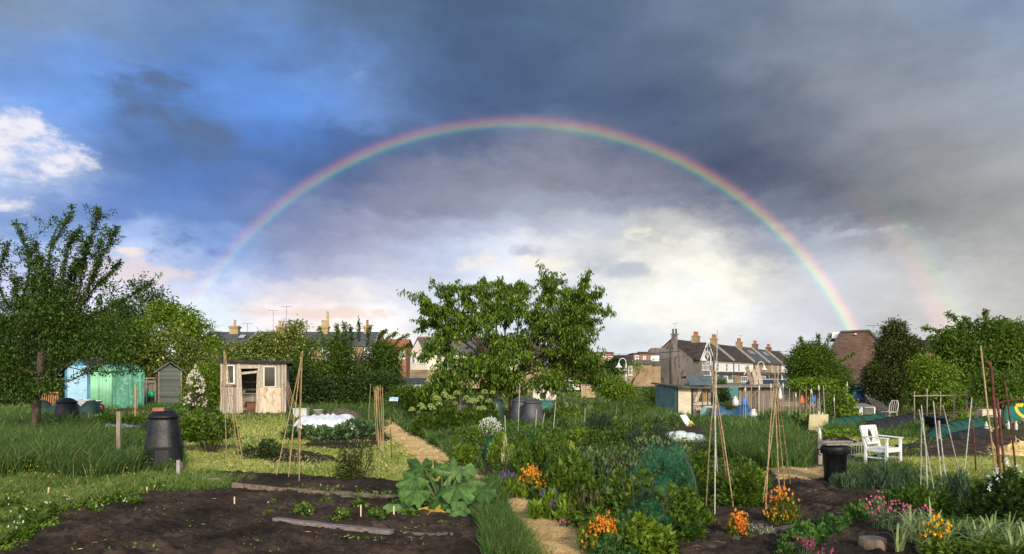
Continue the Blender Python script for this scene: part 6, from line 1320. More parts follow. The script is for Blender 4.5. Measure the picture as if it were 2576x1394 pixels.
# ---- wire basket rack beside the chair
g_ = G(2155, 1158); t = empty('wire_basket', g_, 'white wire rack standing on its side left of the armchair', 'rack'); b = MB(); M_wht = mat('wire_white',(.55,.56,.55),(.66,.66,.64),3,.5)
for i in range(11): x = -.28+.056*i; b.tube([(x,0,.12),(x,0,.34),(x+.04,.3,.36)], .004, 4)
b.tube([(-.28,0,.34),(.28,0,.34)], .006, 4); b.tube([(-.24,.3,.36),(.32,.3,.36)], .006, 4); b.build('wires', M_wht, t)
# ---- dark dustbin with a board on top
g_ = G(2100, 1217); t = empty('dustbin', g_, 'black plastic dustbin standing in front of the armchair', 'bin')
b = MB(); b.lathe([(.165,0),(.17,.02),(.20,.52),(.235,.53),(.24,.62),(.235,.66),(.20,.67)], n=24); b.build('body', M_blackp, t, smooth=True); b = MB(); b.tube([(-.24,0,.5),(-.29,0,.52),(-.29,0,.6),(-.24,0,.62)], .012, 6); b.build('handle', M_blackp, t)
t = empty('board', (g_[0], g_[1], .675), 'two weathered boards laid flat across the black dustbin', 'board'); b = MB(); b.bar((-.25,-.1,.03),(.38,.02,.03),.22,.025); b.bar((-.22,.1,.055),(.36,.2,.055),.18,.02); b.build('boards', M_stake, t)
# ---- raised soil edges: timbers and logs
def timber(X0, Y0, X1, Y1, w, h, lab, m=M_wood, name='timber_edging', wob=.03, cat='timber'):
    a = G(X0, Y0); c = G(X1, Y1); o = MB(); l = math.dist(a, c); n = 7; 
    pts = [(a[0]+(c[0]-a[0])*i/(n-1)+random.uniform(-wob,wob)*l*.1-a[0], a[1]+(c[1]-a[1])*i/(n-1)+random.uniform(-wob,wob)*l*.1-a[1], h*.42+random.uniform(-.01,.01)) for i in range(n)]
    for i in range(n-1): pass
    vs = []; d_ = np.array((c[0]-a[0], c[1]-a[1]))/l; s_ = np.array((-d_[1], d_[0]))
    for p in pts:
        for q, r_ in ((-.5,-.5),(.5,-.5),(.5,.5),(-.5,.5)): vs.append((p[0]+s_[0]*w*q*random.uniform(.9,1.1), p[1]+s_[1]*w*q, p[2]+h*r_*random.uniform(.9,1.1)))
    fs = [(i*4+j, i*4+(j+1)%4, (i+1)*4+(j+1)%4, (i+1)*4+j) for i in range(n-1) for j in range(4)]+[(0,3,2,1),(4*n-4,4*n-3,4*n-2,4*n-1)]
    o.add(vs, fs); o = o.build(name, m, None, loc=(*a, .065 if name in ('plank', 'stick') else 0), bevel=.006); return tag(o, lab, cat)
def log(X0, Y0, X1, Y1, r, lab, m=M_bark_l):
    a = G(X0, Y0); c = G(X1, Y1); pts = [np.array((a[0]+(c[0]-a[0])*i/7-a[0], a[1]+(c[1]-a[1])*i/7-a[1]+.03*math.sin(i*1.3), r*.7)) for i in range(8)]
    o = MB(); o.tube(pts, [r*random.uniform(.85,1.1) for _ in pts], 9); o = o.build('log', m, None, loc=(*a, 0), smooth=True); return tag(o, lab, 'log')
timber(490, 1216, 555, 1222, .05, .13, 'short brown edging board behind the compost bin corner of the dug plot')
timber(585, 1226, 830, 1252, .05, .095, 'long pale edging board along the back of the dug plot', mat('edging_brown',(.12,.085,.06),(.26,.19,.13),4,.9,.4,stretch=(.5,6,6)))
timber(832, 1253, 1020, 1268, .05, .12, 'darker edging board ending behind the rhubarb', M_woodd)
timber(692, 1325, 985, 1358, .10, .05, 'weathered plank lying flat on the bare soil of the dug plot', mat('plank_grey',(.10,.085,.085),(.24,.20,.20),4,.85,.4,c3=(.30,.20,.13),stretch=(.5,6,6)), 'plank', 0, 'plank')
timber(1015, 1358, 1140, 1362, .05, .03, 'thin dark stick lying on the soil right of the long plank', M_woodd, 'stick', .01, 'stick')
timber(1720, 1400, 2145, 1297, .12, .07, 'long earthy timber along the front of the right plot', M_woodd)
timber(1795, 1290, 2070, 1237, .08, .07, 'thin timber dividing the bed behind the canes', M_woodd)
timber(1730, 1362, 1830, 1408, .10, .08, 'short timber at the near corner of the right plot', M_woodd)
log(2168, 1292, 2290, 1248, .06, 'rough log lying end to end with the dark driftwood log')
log(2040, 1282, 2150, 1302, .06, 'dark gnarled log in the middle of the right plot', M_bark)
timber(2200, 1360, 2340, 1305, .10, .08, 'grey timber beside the pink flowers', M_woodd)
timber(2345, 1320, 2410, 1322, .14, .06, 'flat stone slab behind the orange wallflowers at lower right', M_greyp, 'stone_slab', .01, 'stone')
timber(2080, 1165, 2200, 1140, .06, .08, 'pale edging board left of the armchair', M_wood)
timber(2060, 1118, 2160, 1095, .06, .07, 'pale edging board behind the wire rack', M_wood)
timber(1012, 1060, 1090, 1072, .05, .06, 'narrow pale board in weeds right of the straw path', M_post)
timber(2455, 1090, 2560, 1064, .1, .08, 'pale edging board between the far vegetable beds', M_post)
g_ = G(2208, 1392); t = empty('tree_stump', (g_[0], g_[1]+.12, 0), 'round sawn log stump standing on the soil at the bottom right', 'stump'); b = MB(); b.lathe([(.15,0),(.145,.08),(.14,.13),(.13,.14)], n=22); b.build('bark', M_bark_l, t, smooth=True); b = MB(); b.lathe([(.128,.141),(.10,.145),(.02,.145)], n=22); b.build('cut_face', mat('cut_wood',(.12,.10,.085),(.22,.19,.16),8,.9,.3), t)
# ---- stakes in the left area
def stake(X, Y, Ytop, w, lab, m=M_stake, name='wooden_stake', group=None, dx=0):
    g_ = G(X, Y); z = EYE+(HY-Ytop)*g_[1]/F; o = MB(); o.bar((0,0,-.02),(dx,0,z),w,w*.8,up=(0,1,0)); o = o.build(name, m, None, loc=(*g_,0)); return tag(o, lab, 'stake', group)
stake(299, 1172, 1035, .075, 'tall weathered grey post left of the large compost bin')
stake(449, 1205, 1158, .06, 'short grey stake at the right foot of the compost bin', mat('pale_stake',(.28,.26,.24),(.42,.40,.37),5,.8))
stake(457, 1195, 1163, .06, 'short dark stake touching the grey one by the compost bin', M_woodd)
M_peg = mat('pale_peg', (.60,.46,.28), (.74,.60,.40), 6, .6)
for i, (X, Y, Yt, dx) in enumerate(((56,1250,1236,0),(120,1255,1226,.02),(252,1206,1192,0),(370,1244,1225,.0),(590,1280,1250,0),(675,1285,1262,0),(908,1313,1270,.0),(991,1317,1273,.0))):
    stake(X, Y, Yt, .022 if i < 4 else .016, ['small pale peg at the far left of the grass edge','second small pale peg from the left in the weeds','small pale peg high in the grass left of the compost bin','thin pale peg at the back edge of the bare soil','thin white peg in the soil before the edging board','thin white peg left of the strawberry plants','thin pale stick between the strawberry plants','thin pale stick left of the rhubarb'][i], M_peg, 'marker_peg', None, dx)
for i, (X, Y, Yt, lab) in enumerate(((2062,1168,1090,'weathered post capped with a clear bottle beside the dustbin'),(2362,1110,1060,'dark low post right of the black net tunnel'))): stake(X, Y, Yt, .085 if i == 0 else .06, lab, M_stake, 'wooden_post')
M_pet = mat('clear_bottle', (.55,.58,.58), (.68,.70,.70), 4, .2)
def bottle(x, y, z, s, lab, m=M_pet, group=None, up=1):
    o = MB(); o.lathe([(.028*s,0),(.034*s,.01*s),(.034*s,.11*s),(.028*s,.14*s),(.013*s,.17*s),(.013*s,.2*s)], (0,0,0), 10); o = o.build('bottle', m, None, loc=(x,y,z), smooth=True); return tag(o, lab, 'bottle', group)
g_ = G(2062, 1168); bottle(g_[0], g_[1]-.0, EYE+(HY-1104)*g_[1]/F, 1.15, 'clear plastic bottle upturned over the post beside the dustbin')
# ---- panels / boards at right
(gx, gy), u = local(2060, 1086); t = empty('board', (gx, gy, 0), 'pale yellowish square board standing in the weeds left of the green tunnel', 'board'); b = MB(); b.slab((-.36,0,0),(.30,0,0),(.38,.12,.58),(-.27,.12,.58),.02); b.build('panel', mat('yellowish_board',(.40,.34,.18),(.50,.44,.26),2,.7), t)
for i, (X, Yt) in enumerate(((2047,1044),(2058,1036),(2067,1040))):
    x = (X-CX)*(gy+.2)/F; z = EYE+(HY-Yt)*(gy+.2)/F; o = MB(); o.tube([(0,0,0),(.03,0,z-.12)], .009, 5); o = o.build('garden_cane', M_cane_g, None, loc=(x,gy+.2,0)); tag(o, 'cane capped with a small white bottle behind the yellowish board', 'cane', 'bottle capped canes behind the yellowish board'); bottle(x+.03, gy+.2, z-.14, .95, 'white bottle on a cane behind the yellowish board', M_plw, 'bottles on canes behind the yellowish board')
g_ = G(2557, 1062); t = empty('advertising_board', (g_[0], g_[1], 0), 'teal board with a yellow ring emblem at the right edge', 'board'); M_tb2 = M_tealb
b = MB(); b.box(-.62,0,.02,.75,.04,.78); b.build('panel', M_tb2, t); b = MB(); ar = [(.50+r_*math.cos(a), -.008, .72+r_*math.sin(a)) for a in np.linspace(R(182), R(268), 14) for r_ in (.48,.60)]; b.add(ar, [(2*i,2*i+1,2*i+3,2*i+2) for i in range(13)]); b.box(-.05,-.015,.62,.75,-.002,.76); b.build('emblem', M_yel, t)
crate(2500, 1056, 1.3, .45, .5, M_cream, 'long cream trough left of the teal and yellow board')
# white and blue watering/bottles in the far bed
for i, (X, Y, s, lab) in enumerate(((2481,1092,2.0,'white plastic jug lying in the far bed, largest of three'),(2492,1094,1.4,'small white bottle right of the white jug'),(2556,1082,1.6,'white bottle standing nearest the teal board'),(2537,1080,1.5,'clear bottle cloche between the jug and the teal board'))):
    g_ = G(X, Y); bottle(g_[0], g_[1], 0, s, lab, M_plw if i < 3 else M_pet)
# ---- net tunnels
def tunnel(pts, h, m, lab, mh, seed=1):
    """hooped net tunnel along ground points given in the photo"""
    g_ = [np.array((*G(*p), 0)) for p in pts]; c = curve3(g_, 8); o0_ = c[0].copy(); n = len(c); k = 11; V = []; r = np.random.default_rng(seed)
    for i in range(n):
        tg = c[min(i+1,n-1)]-c[max(i-1,0)]; tg /= np.linalg.norm(tg); s = np.array((-tg[1], tg[0], 0)); hh = h*(1-.10*(i % 2))*(1 if 0 < i < n-1 else .6)
        for j in range(k): a = math.pi*j/(k-1); V.append(tuple(c[i]-o0_+s*math.cos(a)*h*.85+np.array((0,0,math.sin(a)**.8*hh+r.normal(0,.01)))))
    t = empty('net_tunnel', tuple(o0_), lab, 'net tunnel'); b = MB(); b.add(V, [(i*k+j, (i+1)*k+j, (i+1)*k+j+1, i*k+j+1) for i in range(n-1) for j in range(k-1)]+[tuple(range(k)), tuple(range((n-1)*k, n*k))[::-1]]); b.build('net', m, t, smooth=False)
    for i in range(0, n, 4):
        tg = c[min(i+1,n-1)]-c[max(i-1,0)]; tg /= np.linalg.norm(tg); s = np.array((-tg[1], tg[0], 0)); b = MB(); b.tube([c[i]-o0_+s*math.cos(a)*h*.87+np.array((0,0,math.sin(a)**.8*h*1.03)) for a in np.linspace(0, math.pi, 11)], .012, 5); b.build('hoop', mh, t)
M_netg = mat('net_green', (.008,.06,.045), (.02,.11,.08), 30, .8, .5, 60); M_netb = mat('net_black', (.012,.012,.015), (.03,.03,.034), 30, .85, .6, 50)
tunnel([(2085,1084),(2130,1078),(2180,1072),(2225,1066)], .42, M_netg, 'low dark green net tunnel left of the plastic chair', M_blackp, 1)
tunnel([(2185,1095),(2240,1082),(2290,1072),(2330,1066)], .44, M_netb, 'long black net tunnel in the middle of the right hand plots', M_blackp, 2)
tunnel([(2362,1106),(2400,1092),(2440,1082),(2490,1072)], .40, M_netg, 'green net tunnel behind the tall grey canes', M_blackp, 3)
tunnel([(2400,1112),(2440,1102),(2480,1094)], .26, M_netb, 'short black net tunnel lying against the right green tunnel', M_blackp, 4)
g_ = G(2355, 1096); t = empty('water_tub', g_, 'black plastic tub at the end of the black net tunnel', 'tub'); b = MB(); b.lathe([(.24,0),(.30,.55),(.34,.57),(.34,.62),(.28,.6)], n=20, sq=3); b.build('body', M_blackp, t, smooth=True)
# ------------------------------------------------------------------ canes and frames
def wigwam(legs, apex, lab, m=M_cane, r=.0085, over=.16, name='cane_wigwam', label_extra=None, grp='bean cane wigwams'):
    """legs: ground photo points; apex: photo point where they are tied"""
    gs = [np.array((*G(*q[:2]), 0)) for q in legs]; c = sum(gs)/len(gs); d = c[1]; A = np.array(P(*apex, d))
    t = empty(name, tuple(c), lab, 'bean canes', grp)
    for i, g_ in enumerate(gs):
        k = legs[i][2] if len(legs[i]) > 2 else over; dv = (A-g_); A2 = A+rng.normal(0, .02, 3)+dv/np.linalg.norm(dv)*k; b = MB(); mid = (g_+A2)/2+rng.normal(0, .012, 3); b.tube([q-c for q in (g_-(0,0,.05), mid, A2)], [r*1.1, r, r*.75], 6)
        n_ = 7
        for j in range(1, n_):
            q = g_+(A2-g_)*j/n_; dd = (A2-g_)/np.linalg.norm(A2-g_)*.008; b.tube([q-dd-c, q+dd-c], r*1.2, 6)
        b.build('cane', m if not callable(m) else m(i), t, smooth=False)
    b = MB(); b.tube([A-c+(0,0,-.025), A-c+(0,0,.025)], .022, 8); b.build('twine', mat('twine',(.30,.20,.10),(.42,.30,.16),20,.9), t)
wigwam([(539,1134),(551,1134),(570,1150),(590,1132),(611,1155),(601,1150)], (566,900), 'bamboo wigwam standing in the leafy currant bush by the derelict shed')
wigwam([(691,1208),(724,1211),(752,1224),(726,1168),(748,1170)], (757,900), 'bamboo wigwam in the mown grass left of the white fleece')
wigwam([(1774,1302),(1798,1312,.78),(1808,1262),(1848,1290),(1836,1250)], (1798,950), 'tall bamboo wigwam at the right with one cane rising above the rooftops', lambda i: (M_cane, M_cane_g, M_cane_g, M_cane, M_cane)[i])
wigwam([(1915,1282),(1925,1294),(1962,1262),(1976,1240),(1990,1225)], (1951,968), 'bamboo wigwam rising out of the orange wallflowers', M_cane, over=.22)
for i, (x0, y0, x1, y1) in enumerate([(925,1094,933,965),(948,1112,941,975),(953,1130,946,972),(958,1135,949,970),(961,1138,952,973),(963,1142,956,968),(955,1120,944,980),(965,1150,962,975),(951,1118,948,985)]):
    g_ = np.array((*G(x0, y0), 0)); e = np.array(P(x1, y1, g_[1]+.1)); b = MB(); b.tube([(0,0,0), (e-g_)/2+rng.normal(0,.012,3), e-g_], .0085, 6); o = b.build('bamboo_cane', M_cane, None, loc=tuple(g_)); tag(o, 'upright bamboo cane in the row beside the start of the straw path', 'cane', 'row of upright canes by the straw path')
for i, (x0, y0, x1, y1, lab) in enumerate([(985,1158,982,1078,'dark short iron rod standing in the grass right of the cane row'),(1273,1130,1270,1045,'thin white cane in the weeds under the cherry'),(1390,1110,1398,1012,'slanting pale cane in front of the dark rosemary bushes'),(1345,1120,1350,1030,'thin grey cane right of the compost bins'),(1470,1090,1472,1028,'thin cane left of the dark rosemary'),(1360,1095,1370,1040,'leaning pale cane in the rough grass'),(1302,1110,1308,965,'thin tall rod in front of the water barrel'),(1556,1200,1552,1120,'rusty bent rod over the grey green beans')]):
    g_ = np.array((*G(x0, y0), 0)); e = np.array(P(x1, y1, g_[1])); b = MB(); b.tube([(0,0,0), e-g_], .011, 5); o = b.build('garden_cane', M_rust if 'rusty' in lab or 'iron' in lab else M_cane_g, None, loc=tuple(g_)); tag(o, lab, 'cane')
# far row of canes by the blue tarpaulin and fence, some with bottles or bags on top
k = 0
for i in range(26):
    X = 1868+i*10.5+rng.uniform(-3,3); Yb = 1066-rng.uniform(0,8); Yt = 965+rng.uniform(0,40); g_ = np.array((*G(X, Yb), 0)); e = np.array(P(X+rng.uniform(-6,6), Yt, g_[1])); b = MB(); b.tube([(0,0,0), e-g_], .012, 5)
    o = b.build('garden_cane', M_cane_g if i % 3 else M_cane, None, loc=tuple(g_)); tag(o, 'upright cane in the long row before the wooden fence', 'cane', 'row of canes before the wooden fence')
    if i % 3 == 1: bottle(e[0], e[1], e[2]-.1, 1.0, 'white bottle capping a cane before the wooden fence', M_plw, 'bottles capping canes before the fence')
def bag(X, Y, d, h, w, m, lab, cat='bag', name='plastic_bag', n=12, seed=1):
    r = np.random.default_rng(seed); c = P(X, Y, d); b = MB(); pr = [(.05,0),(.5,.08),(.62,.3),(.5,.6),(.30,.85),(.10,1.0),(.02,1.02)]
    b.lathe([(q*w, z*h) for q, z in pr], n=n); b.v = [tuple(np.array(v)+r.normal(0, w*.07, 3)) for v in b.v]; o = b.build(name, m, None, loc=c, smooth=True); return tag(o, lab, cat)
M_bagw = mat('white_bag', (.62,.60,.60), (.76,.74,.74), 5, .5, .4)
bag(1850, 1022, 31, .42, .22, M_bagw, 'white plastic bag on a cane left of the blue bag'); bag(1872, 1022, 31, .40, .16, mat('blue_bag',(.01,.12,.55),(.02,.18,.65),5,.4,.4), 'bright blue plastic bag hanging on a cane', seed=2)
bag(1962, 1006, 30, .45, .15, M_bagw, 'white bag hanging near the top of the fence canes', seed=3); bag(1895, 1050, 31, .35, .25, M_bagw, 'pale bag caught low on the blue tarpaulin', seed=4)
bag(2017, 1018, 32, .40, .14, mat('orange_float',(.65,.14,.03),(.75,.2,.05),4,.5), 'orange plastic canister hanging on the wooden fence', 'canister', 'canister', seed=5); bag(2049, 1014, 32, .34, .12, mat('blue_bag2',(.01,.15,.55),(.02,.2,.6),4,.5), 'blue plastic canister hanging right of the orange one', 'canister', 'canister', seed=6)
g_ = G(1734, 1078); t = empty('feed_sack', g_, 'white and yellow plastic sack leaning in front of the corrugated shed', 'sack', rz=R(10)); b = MB(); b.slab((-.05,0,0),(.22,0,.02),(-.02,.2,.5),(-.28,.2,.48),.08); b.build('sack', M_bagw, t, bevel=.03); b = MB(); b.slab((.08,-.02,.12),(.2,-.02,.12),(.12,.05,.26),(.0,.05,.26),.02); b.build('yellow_print', M_yel, t)
# glass cloches
M_cl = mat('cloche_plastic', (.50,.58,.54), (.62,.68,.64), 14, .35, .6, 30, contrast=(.3,.7))
for i, (X, Y, r_) in enumerate(((1690,1106,.23),(1712,1109,.28),(1738,1110,.24),(1758,1111,.2))):
    g_ = G(X, Y); o = MB(); o.lathe([(r_,0),(r_*.98,r_*.35),(r_*.8,r_*.75),(r_*.45,r_*1.0),(.03,r_*1.06)], n=18); o = o.build('cloche', M_cl, None, loc=g_, smooth=True); tag(o, 'pale dome cloche in the row left of the tall wigwam', 'cloche', 'dome cloches in a row')
crate(1856, 1098, .95, .16, .35, mat('pale_green_tray',(.36,.44,.36),(.48,.55,.46),3,.5), 'long pale green tray in the weeds behind the tall grass')
# rusty scaffold poles, right edge
def pole(pts, d, r_, m, lab, name='iron_pole', cat='pole', group=None):
    p = [np.array(P(X, Y, d+(o_ if o_ else 0))) for X, Y, o_ in [(q+(0,))[:3] for q in pts]]; p[0][2] = min(p[0][2], 0); o = MB(); o.tube([q-p[0] for q in p], r_, 7); o = o.build(name, m, None, loc=tuple(p[0]), smooth=True); return tag(o, lab, cat, group)
d_ = 10.5
pole([(2523,1310),(2510,1130),(2500,1010),(2494,925),(2486,911),(2476,911)], d_, .022, M_rust, 'thick rusty pole with a hooked top at the right edge')
pole([(2534,1270),(2522,1130),(2508,1000)], 11.2, .018, M_rust, 'rusty pole close behind the hooked pole')
pole([(2558,1180),(2542,1060),(2528,960)], 13.5, .016, M_rust, 'thin rusty pole right of the hooked pole')
pole([(2456,1160),(2450,1090),(2441,1040)], 14.0, .014, M_rust, 'thin dark rod left of the bamboo cane at the right')
pole([(2590,1230),(2583,1080),(2578,1010)], 13, .02, M_rust, 'rusty corner pole at the very right edge of the picture')
pole([(2520,1310),(2488,1060),(2467,870)], 10.2, .011, M_cane, 'long pale bamboo cane leaning beside the rusty poles', 'bamboo_cane', 'cane')
for pts, dd, lab in (([(2300,1042),(2400,1038),(2495,1022)],12.5,'thin rusty crossbar running from the canes to the rusty poles'),([(2495,1022),(2530,1008),(2560,1005),(2578,1008)],11.5,'bent rusty bar joining the rusty poles at the right')):
    p = [np.array(P(*q, dd)) for q in pts]; o = MB(); o.tube([q-p[0] for q in p], .012, 6); o = o.build('iron_bar', M_rust, None, loc=tuple(p[0])); tag(o, lab, 'bar')
for i, (x0,y0,x1,y1,dd) in enumerate([(2335,1280,2318,1020,0),(2355,1260,2312,1030,0),(2378,1300,2348,1010,0),(2396,1290,2362,1058,0),(2425,1240,2372,1020,0),(2418,1260,2445,1000,0),(2440,1300,2420,1180,0),(2316,1250,2318,1050,0)]):
    g_ = np.array((*G(x0, y0), 0)); e = np.array(P(x1, y1, 11.2)); b = MB(); b.tube([(0,0,0), (e-g_)/2+rng.normal(0,.01,3), e-g_], .009, 5); o = b.build('grey_cane', M_cane_g, None, loc=tuple(g_)); tag(o, 'thin grey slanting cane in the group on the grass right of the armchair', 'cane', 'grey slanting canes right of the armchair')
# timber fruit frame and far posts
(gx, gy) = (0, 27)
for i, (X, Yt, Yb) in enumerate(((2300,985,1078),(2332,978,1072),(2366,986,1075),(2400,990,1070),(2432,985,1068))):
    x = (X-CX)*gy/F; z = EYE+(HY-Yt)*gy/F; o = MB(); o.bar((0,0,0),(0,0,z),.032); o = o.build('frame_post', M_stake, None, loc=(x,gy,0)); tag(o, 'slim grey post of the fruit frame between bay tree and large tree', 'post', 'posts of the fruit frame')
o = MB(); o.bar(((2296-CX)*gy/F,gy,EYE+(HY-996)*gy/F),((2436-CX)*gy/F,gy,EYE+(HY-994)*gy/F),.04); o = o.build('frame_rail', M_stake, None); tag(o, 'thin top rail across the grey posts of the fruit frame', 'rail')

# ------------------------------------------------------------------ plants
FL = {}
for n_, a, b_ in (('orange',(.75,.24,.02),(.90,.48,.04)),('rust',(.55,.10,.02),(.85,.30,.03)),('purple',(.22,.10,.30),(.40,.22,.50)),('pink',(.60,.10,.20),(.80,.25,.38)),('magenta',(.35,.03,.14),(.60,.08,.28)),('white',(.66,.66,.58),(.85,.85,.78)),('cream',(.62,.55,.40),(.85,.80,.66)),('umbel',(.20,.28,.06),(.38,.46,.14)),('yellow',(.75,.55,.03),(.85,.65,.05))): FL[n_] = leafmat('petal_'+n_, a, b_, .6, .25)
LM['asp'] = leafmat('fern_leaf', (.03,.09,.02), (.08,.18,.04), .6, .25); LM['potato'] = leafmat('potato_leaf', (.035,.10,.015), (.11,.23,.04), .5, .3)
LM['leek'] = leafmat('strap_leaf', (.10,.20,.08), (.36,.42,.15), .5, .25, (.72,.60,.26)); LM['lav'] = leafmat('lavender_leaf', (.035,.075,.035), (.10,.17,.07), .7, .1); LM['ros'] = leafmat('rosemary_leaf', (.018,.040,.018), (.05,.085,.035), .7, .1)
LM['silver'] = leafmat('silver_leaf', (.16,.18,.12), (.36,.38,.30), .8, .1)
def dome(n, w, dp, h, hollow=.5, low=.0):
    a = rng.uniform(0, 2*np.pi, n); f = rng.random(n)**.5; z = rng.uniform(low, 1, n); rr = np.sqrt(np.clip(1-z**2.2, 0, 1))*(.72+.28*np.clip(z*4, 0, 1))
    f = f*(1-hollow)+hollow*rng.random(n)**.25; return np.stack([w/2*f*rr*np.cos(a), dp/2*f*rr*np.sin(a), z*h*(1-.12*rng.random(n))], 1), np.stack([np.cos(a)*rr, np.sin(a)*rr, z*.9], 1)
def plant(name, X, Y, wpx, Ytop, m, lab, cat='plant', n=900, L=.08, W=.045, group=None, flowers=None, stems=5, up=.3, upright=False, low=.02, lumps=9, vb=0., deep=.8, stem_m=None, hollow=.45, tufty=0):
    g_ = G(X, Y); d = g_[1]; w = wpx*d/F; h = EYE+(HY-Ytop)*d/F
    t = empty(name, g_, lab, cat, group); lb = LB(); dp = w*deep
    p, o_ = dome(n, w, dp, h, hollow, low)
    # uneven: several sub-lumps
    if lumps:
        c = rng.uniform(-1, 1, (lumps, 3))*(w*.42, dp*.42, 0); hh = rng.uniform(.55, 1.05, lumps); k = rng.integers(0, lumps, n)
        s = .42; p = p*(s, s, 1)+c[k]*(1,1,0); p[:,2] *= hh[k]*(1-.35*(np.hypot(c[k][:,0]/(w/2), c[k][:,1]/(dp/2)))**2)
    var = rng.beta(2, 2.2, n)+vb+(rng.normal(0, .14, max(lumps,1))[k] if lumps else 0)
    if upright: dr = np.stack([o_[:,0]*.35, o_[:,1]*.35, np.full(n, .9)], 1)+rng.normal(0, .18, (n,3))
    else: dr = o_*.9+rdir(n)*.7; dr[:,2] += up
    lb.leaves(p, dr, L*rng.uniform(.6, 1.3, n), W*rng.uniform(.7, 1.2, n), var); lb.build('foliage', m, t, loc=(0,0,0))
    if stems:
        b = MB()
        for i in range(stems): a = rng.uniform(0, 6.28); f = rng.uniform(.2, .75); e = (w/2*f*math.cos(a), dp/2*f*math.sin(a), h*rng.uniform(.5,.85)); b.tube([(e[0]*.12, e[1]*.12, -.02), (e[0]*.6, e[1]*.6, e[2]*.5), e], [.012*max(1,h), .009*max(1,h), .004], 5)
        b.build('stems', stem_m or M_bark, t)
    if flowers:
        for fm, fn, fs, zlo, clus in flowers:
            fb = LB(); q, oo = dome(fn, w*1.0, dp*1.0, h*1.06, .75, zlo)
            if clus: q = q[rng.integers(0, max(3, fn//clus), fn)]+rng.normal(0, fs*1.3, (fn,3))
            few = True; nf = min(fn, 100)
            for grp_ in range(nf+(fn > 100)):
                few = grp_ < nf; qq = q[grp_:grp_+1] if few else q[nf:]; m_ = len(qq)
                fb = LB()
                for j in range(4):
                    a = np.pi/2*j+rng.uniform(-.3,.3,m_); dr = np.stack([np.cos(a), np.sin(a)*.5-.5, np.sin(a)*.9], 1); fb.leaves(qq, dr, fs, fs*.85, rng.random(m_), roll=.6)
                fo = fb.build('flower' if few else 'flowers', fm, t, loc=(0,0,0))
                if not few: fo['kind'] = 'stuff'
    return t
def spiky(name, X, Y, wpx, Ytop, m, lab, cat='plant', n=60, W=.012, group=None, lean=.5, flowers=None, vb=0., base=.3):
    """straps or needles rising from the ground and arching over"""
    g_ = G(X, Y); d = g_[1]; w = wpx*d/F; h = EYE+(HY-Ytop)*d/F; t = empty(name, g_, lab, cat, group); lb = LB()
    a = rng.uniform(0, 6.28, n); r_ = rng.random(n)**.5*w/2*base; p = np.stack([r_*np.cos(a), r_*np.sin(a), np.zeros(n)], 1); H = h*rng.uniform(.55, 1.1, n); ln = w/2*lean*rng.uniform(.3, 1.6, n); az = a+rng.normal(0, .5, n)
    # long strap of five segments
    S = 6; tt = np.linspace(0, 1, S+1); sd = np.stack([-np.sin(az+rng.normal(0,.4,n)), np.cos(az), np.zeros(n)], 1); V = []
    for s in tt:
        z = H*(s-(.55*s**3.2)*np.clip(ln/(w/2+1e-6), .1, 1)); o_ = ln*s**2.1; c = p+np.stack([np.cos(az)*o_, np.sin(az)*o_, z], 1); ww = W*(1-.85*s**2)*.5
        V += [c-sd*ww, c+sd*ww]
    V = np.stack(V, 1); i = np.arange(n)[:,None]*(2*S+2); q = np.concatenate([i+np.array([2*k,2*k+1,2*k+3,2*k+2]) for k in range(S)], 0)
    var = np.repeat(np.clip(rng.beta(2,2.2,n)+vb,0,1), 2*S+2); lb.quads(V, var, q); lb.build('leaves', m, t, loc=(0,0,0))
    if flowers:
        for fm, fn, fs, zlo in flowers:
            fb = LB(); k = rng.integers(0, n, fn); s = rng.uniform(zlo, 1, fn); c = p[k]+np.stack([np.cos(az[k])*ln[k]*s**2, np.sin(az[k])*ln[k]*s**2, H[k]*s*.98], 1)+rng.normal(0, fs*.6, (fn,3)); 
            few = fn <= 110
            for gi in (range(fn) if few else [None]):
                cc = c if gi is None else c[gi:gi+1]; m_ = len(cc)
                if few: fb = LB()
                for j in range(5): a2 = 1.257*j+rng.uniform(-.3,.3,m_); fb.leaves(cc, np.stack([np.cos(a2), np.sin(a2)*.6-.4, np.sin(a2)*.8], 1), fs, fs*.85, rng.random(m_), roll=.6)
                fb.build('flower' if few else 'flowers', fm, t, loc=(0,0,0))
    return t
# left
plant('currant_bush', 530, 1142, 165, 985, LM['mid'], 'large leafy currant bush with bare dark stems by the bamboo wigwam', 'bush', 2600, .10, .07, None, None, 16, .2, low=.36, lumps=12, vb=.1)
plant('rose_bush', 492, 1040, 66, 925, LM['olive'], 'rose bush covered in creamy white roses beside the small shed', 'bush', 900, .13, .08, None, [(FL['cream'], 120, .10, .15, 0)], 5)
plant('gooseberry_bush', 662, 1158, 78, 1092, LM['dark'], 'small dark shrub in the mown grass left of the wigwam', 'bush', 1100, .06, .035, None, None, 6)
plant('blueberry_bush', 902, 1212, 110, 1100, LM['olive'], 'loose dark shrub with thin twigs in front of the brassica row', 'bush', 1500, .055, .032, None, None, 12, low=.15, vb=.1)
for i, (X, Y, w_, yt) in enumerate(((735,1108,50,1078),(775,1110,50,1076),(815,1112,50,1078),(855,1110,50,1075),(890,1104,60,1058),(920,1100,55,1062))): plant('cabbage_plant', X, Y, w_, yt, LM['blue'], 'dark leafy cabbage plant in the row before the white fleece', 'vegetable', 150, .17, .12, 'cabbage plants before the fleece', None, 0, lumps=0, up=.5)
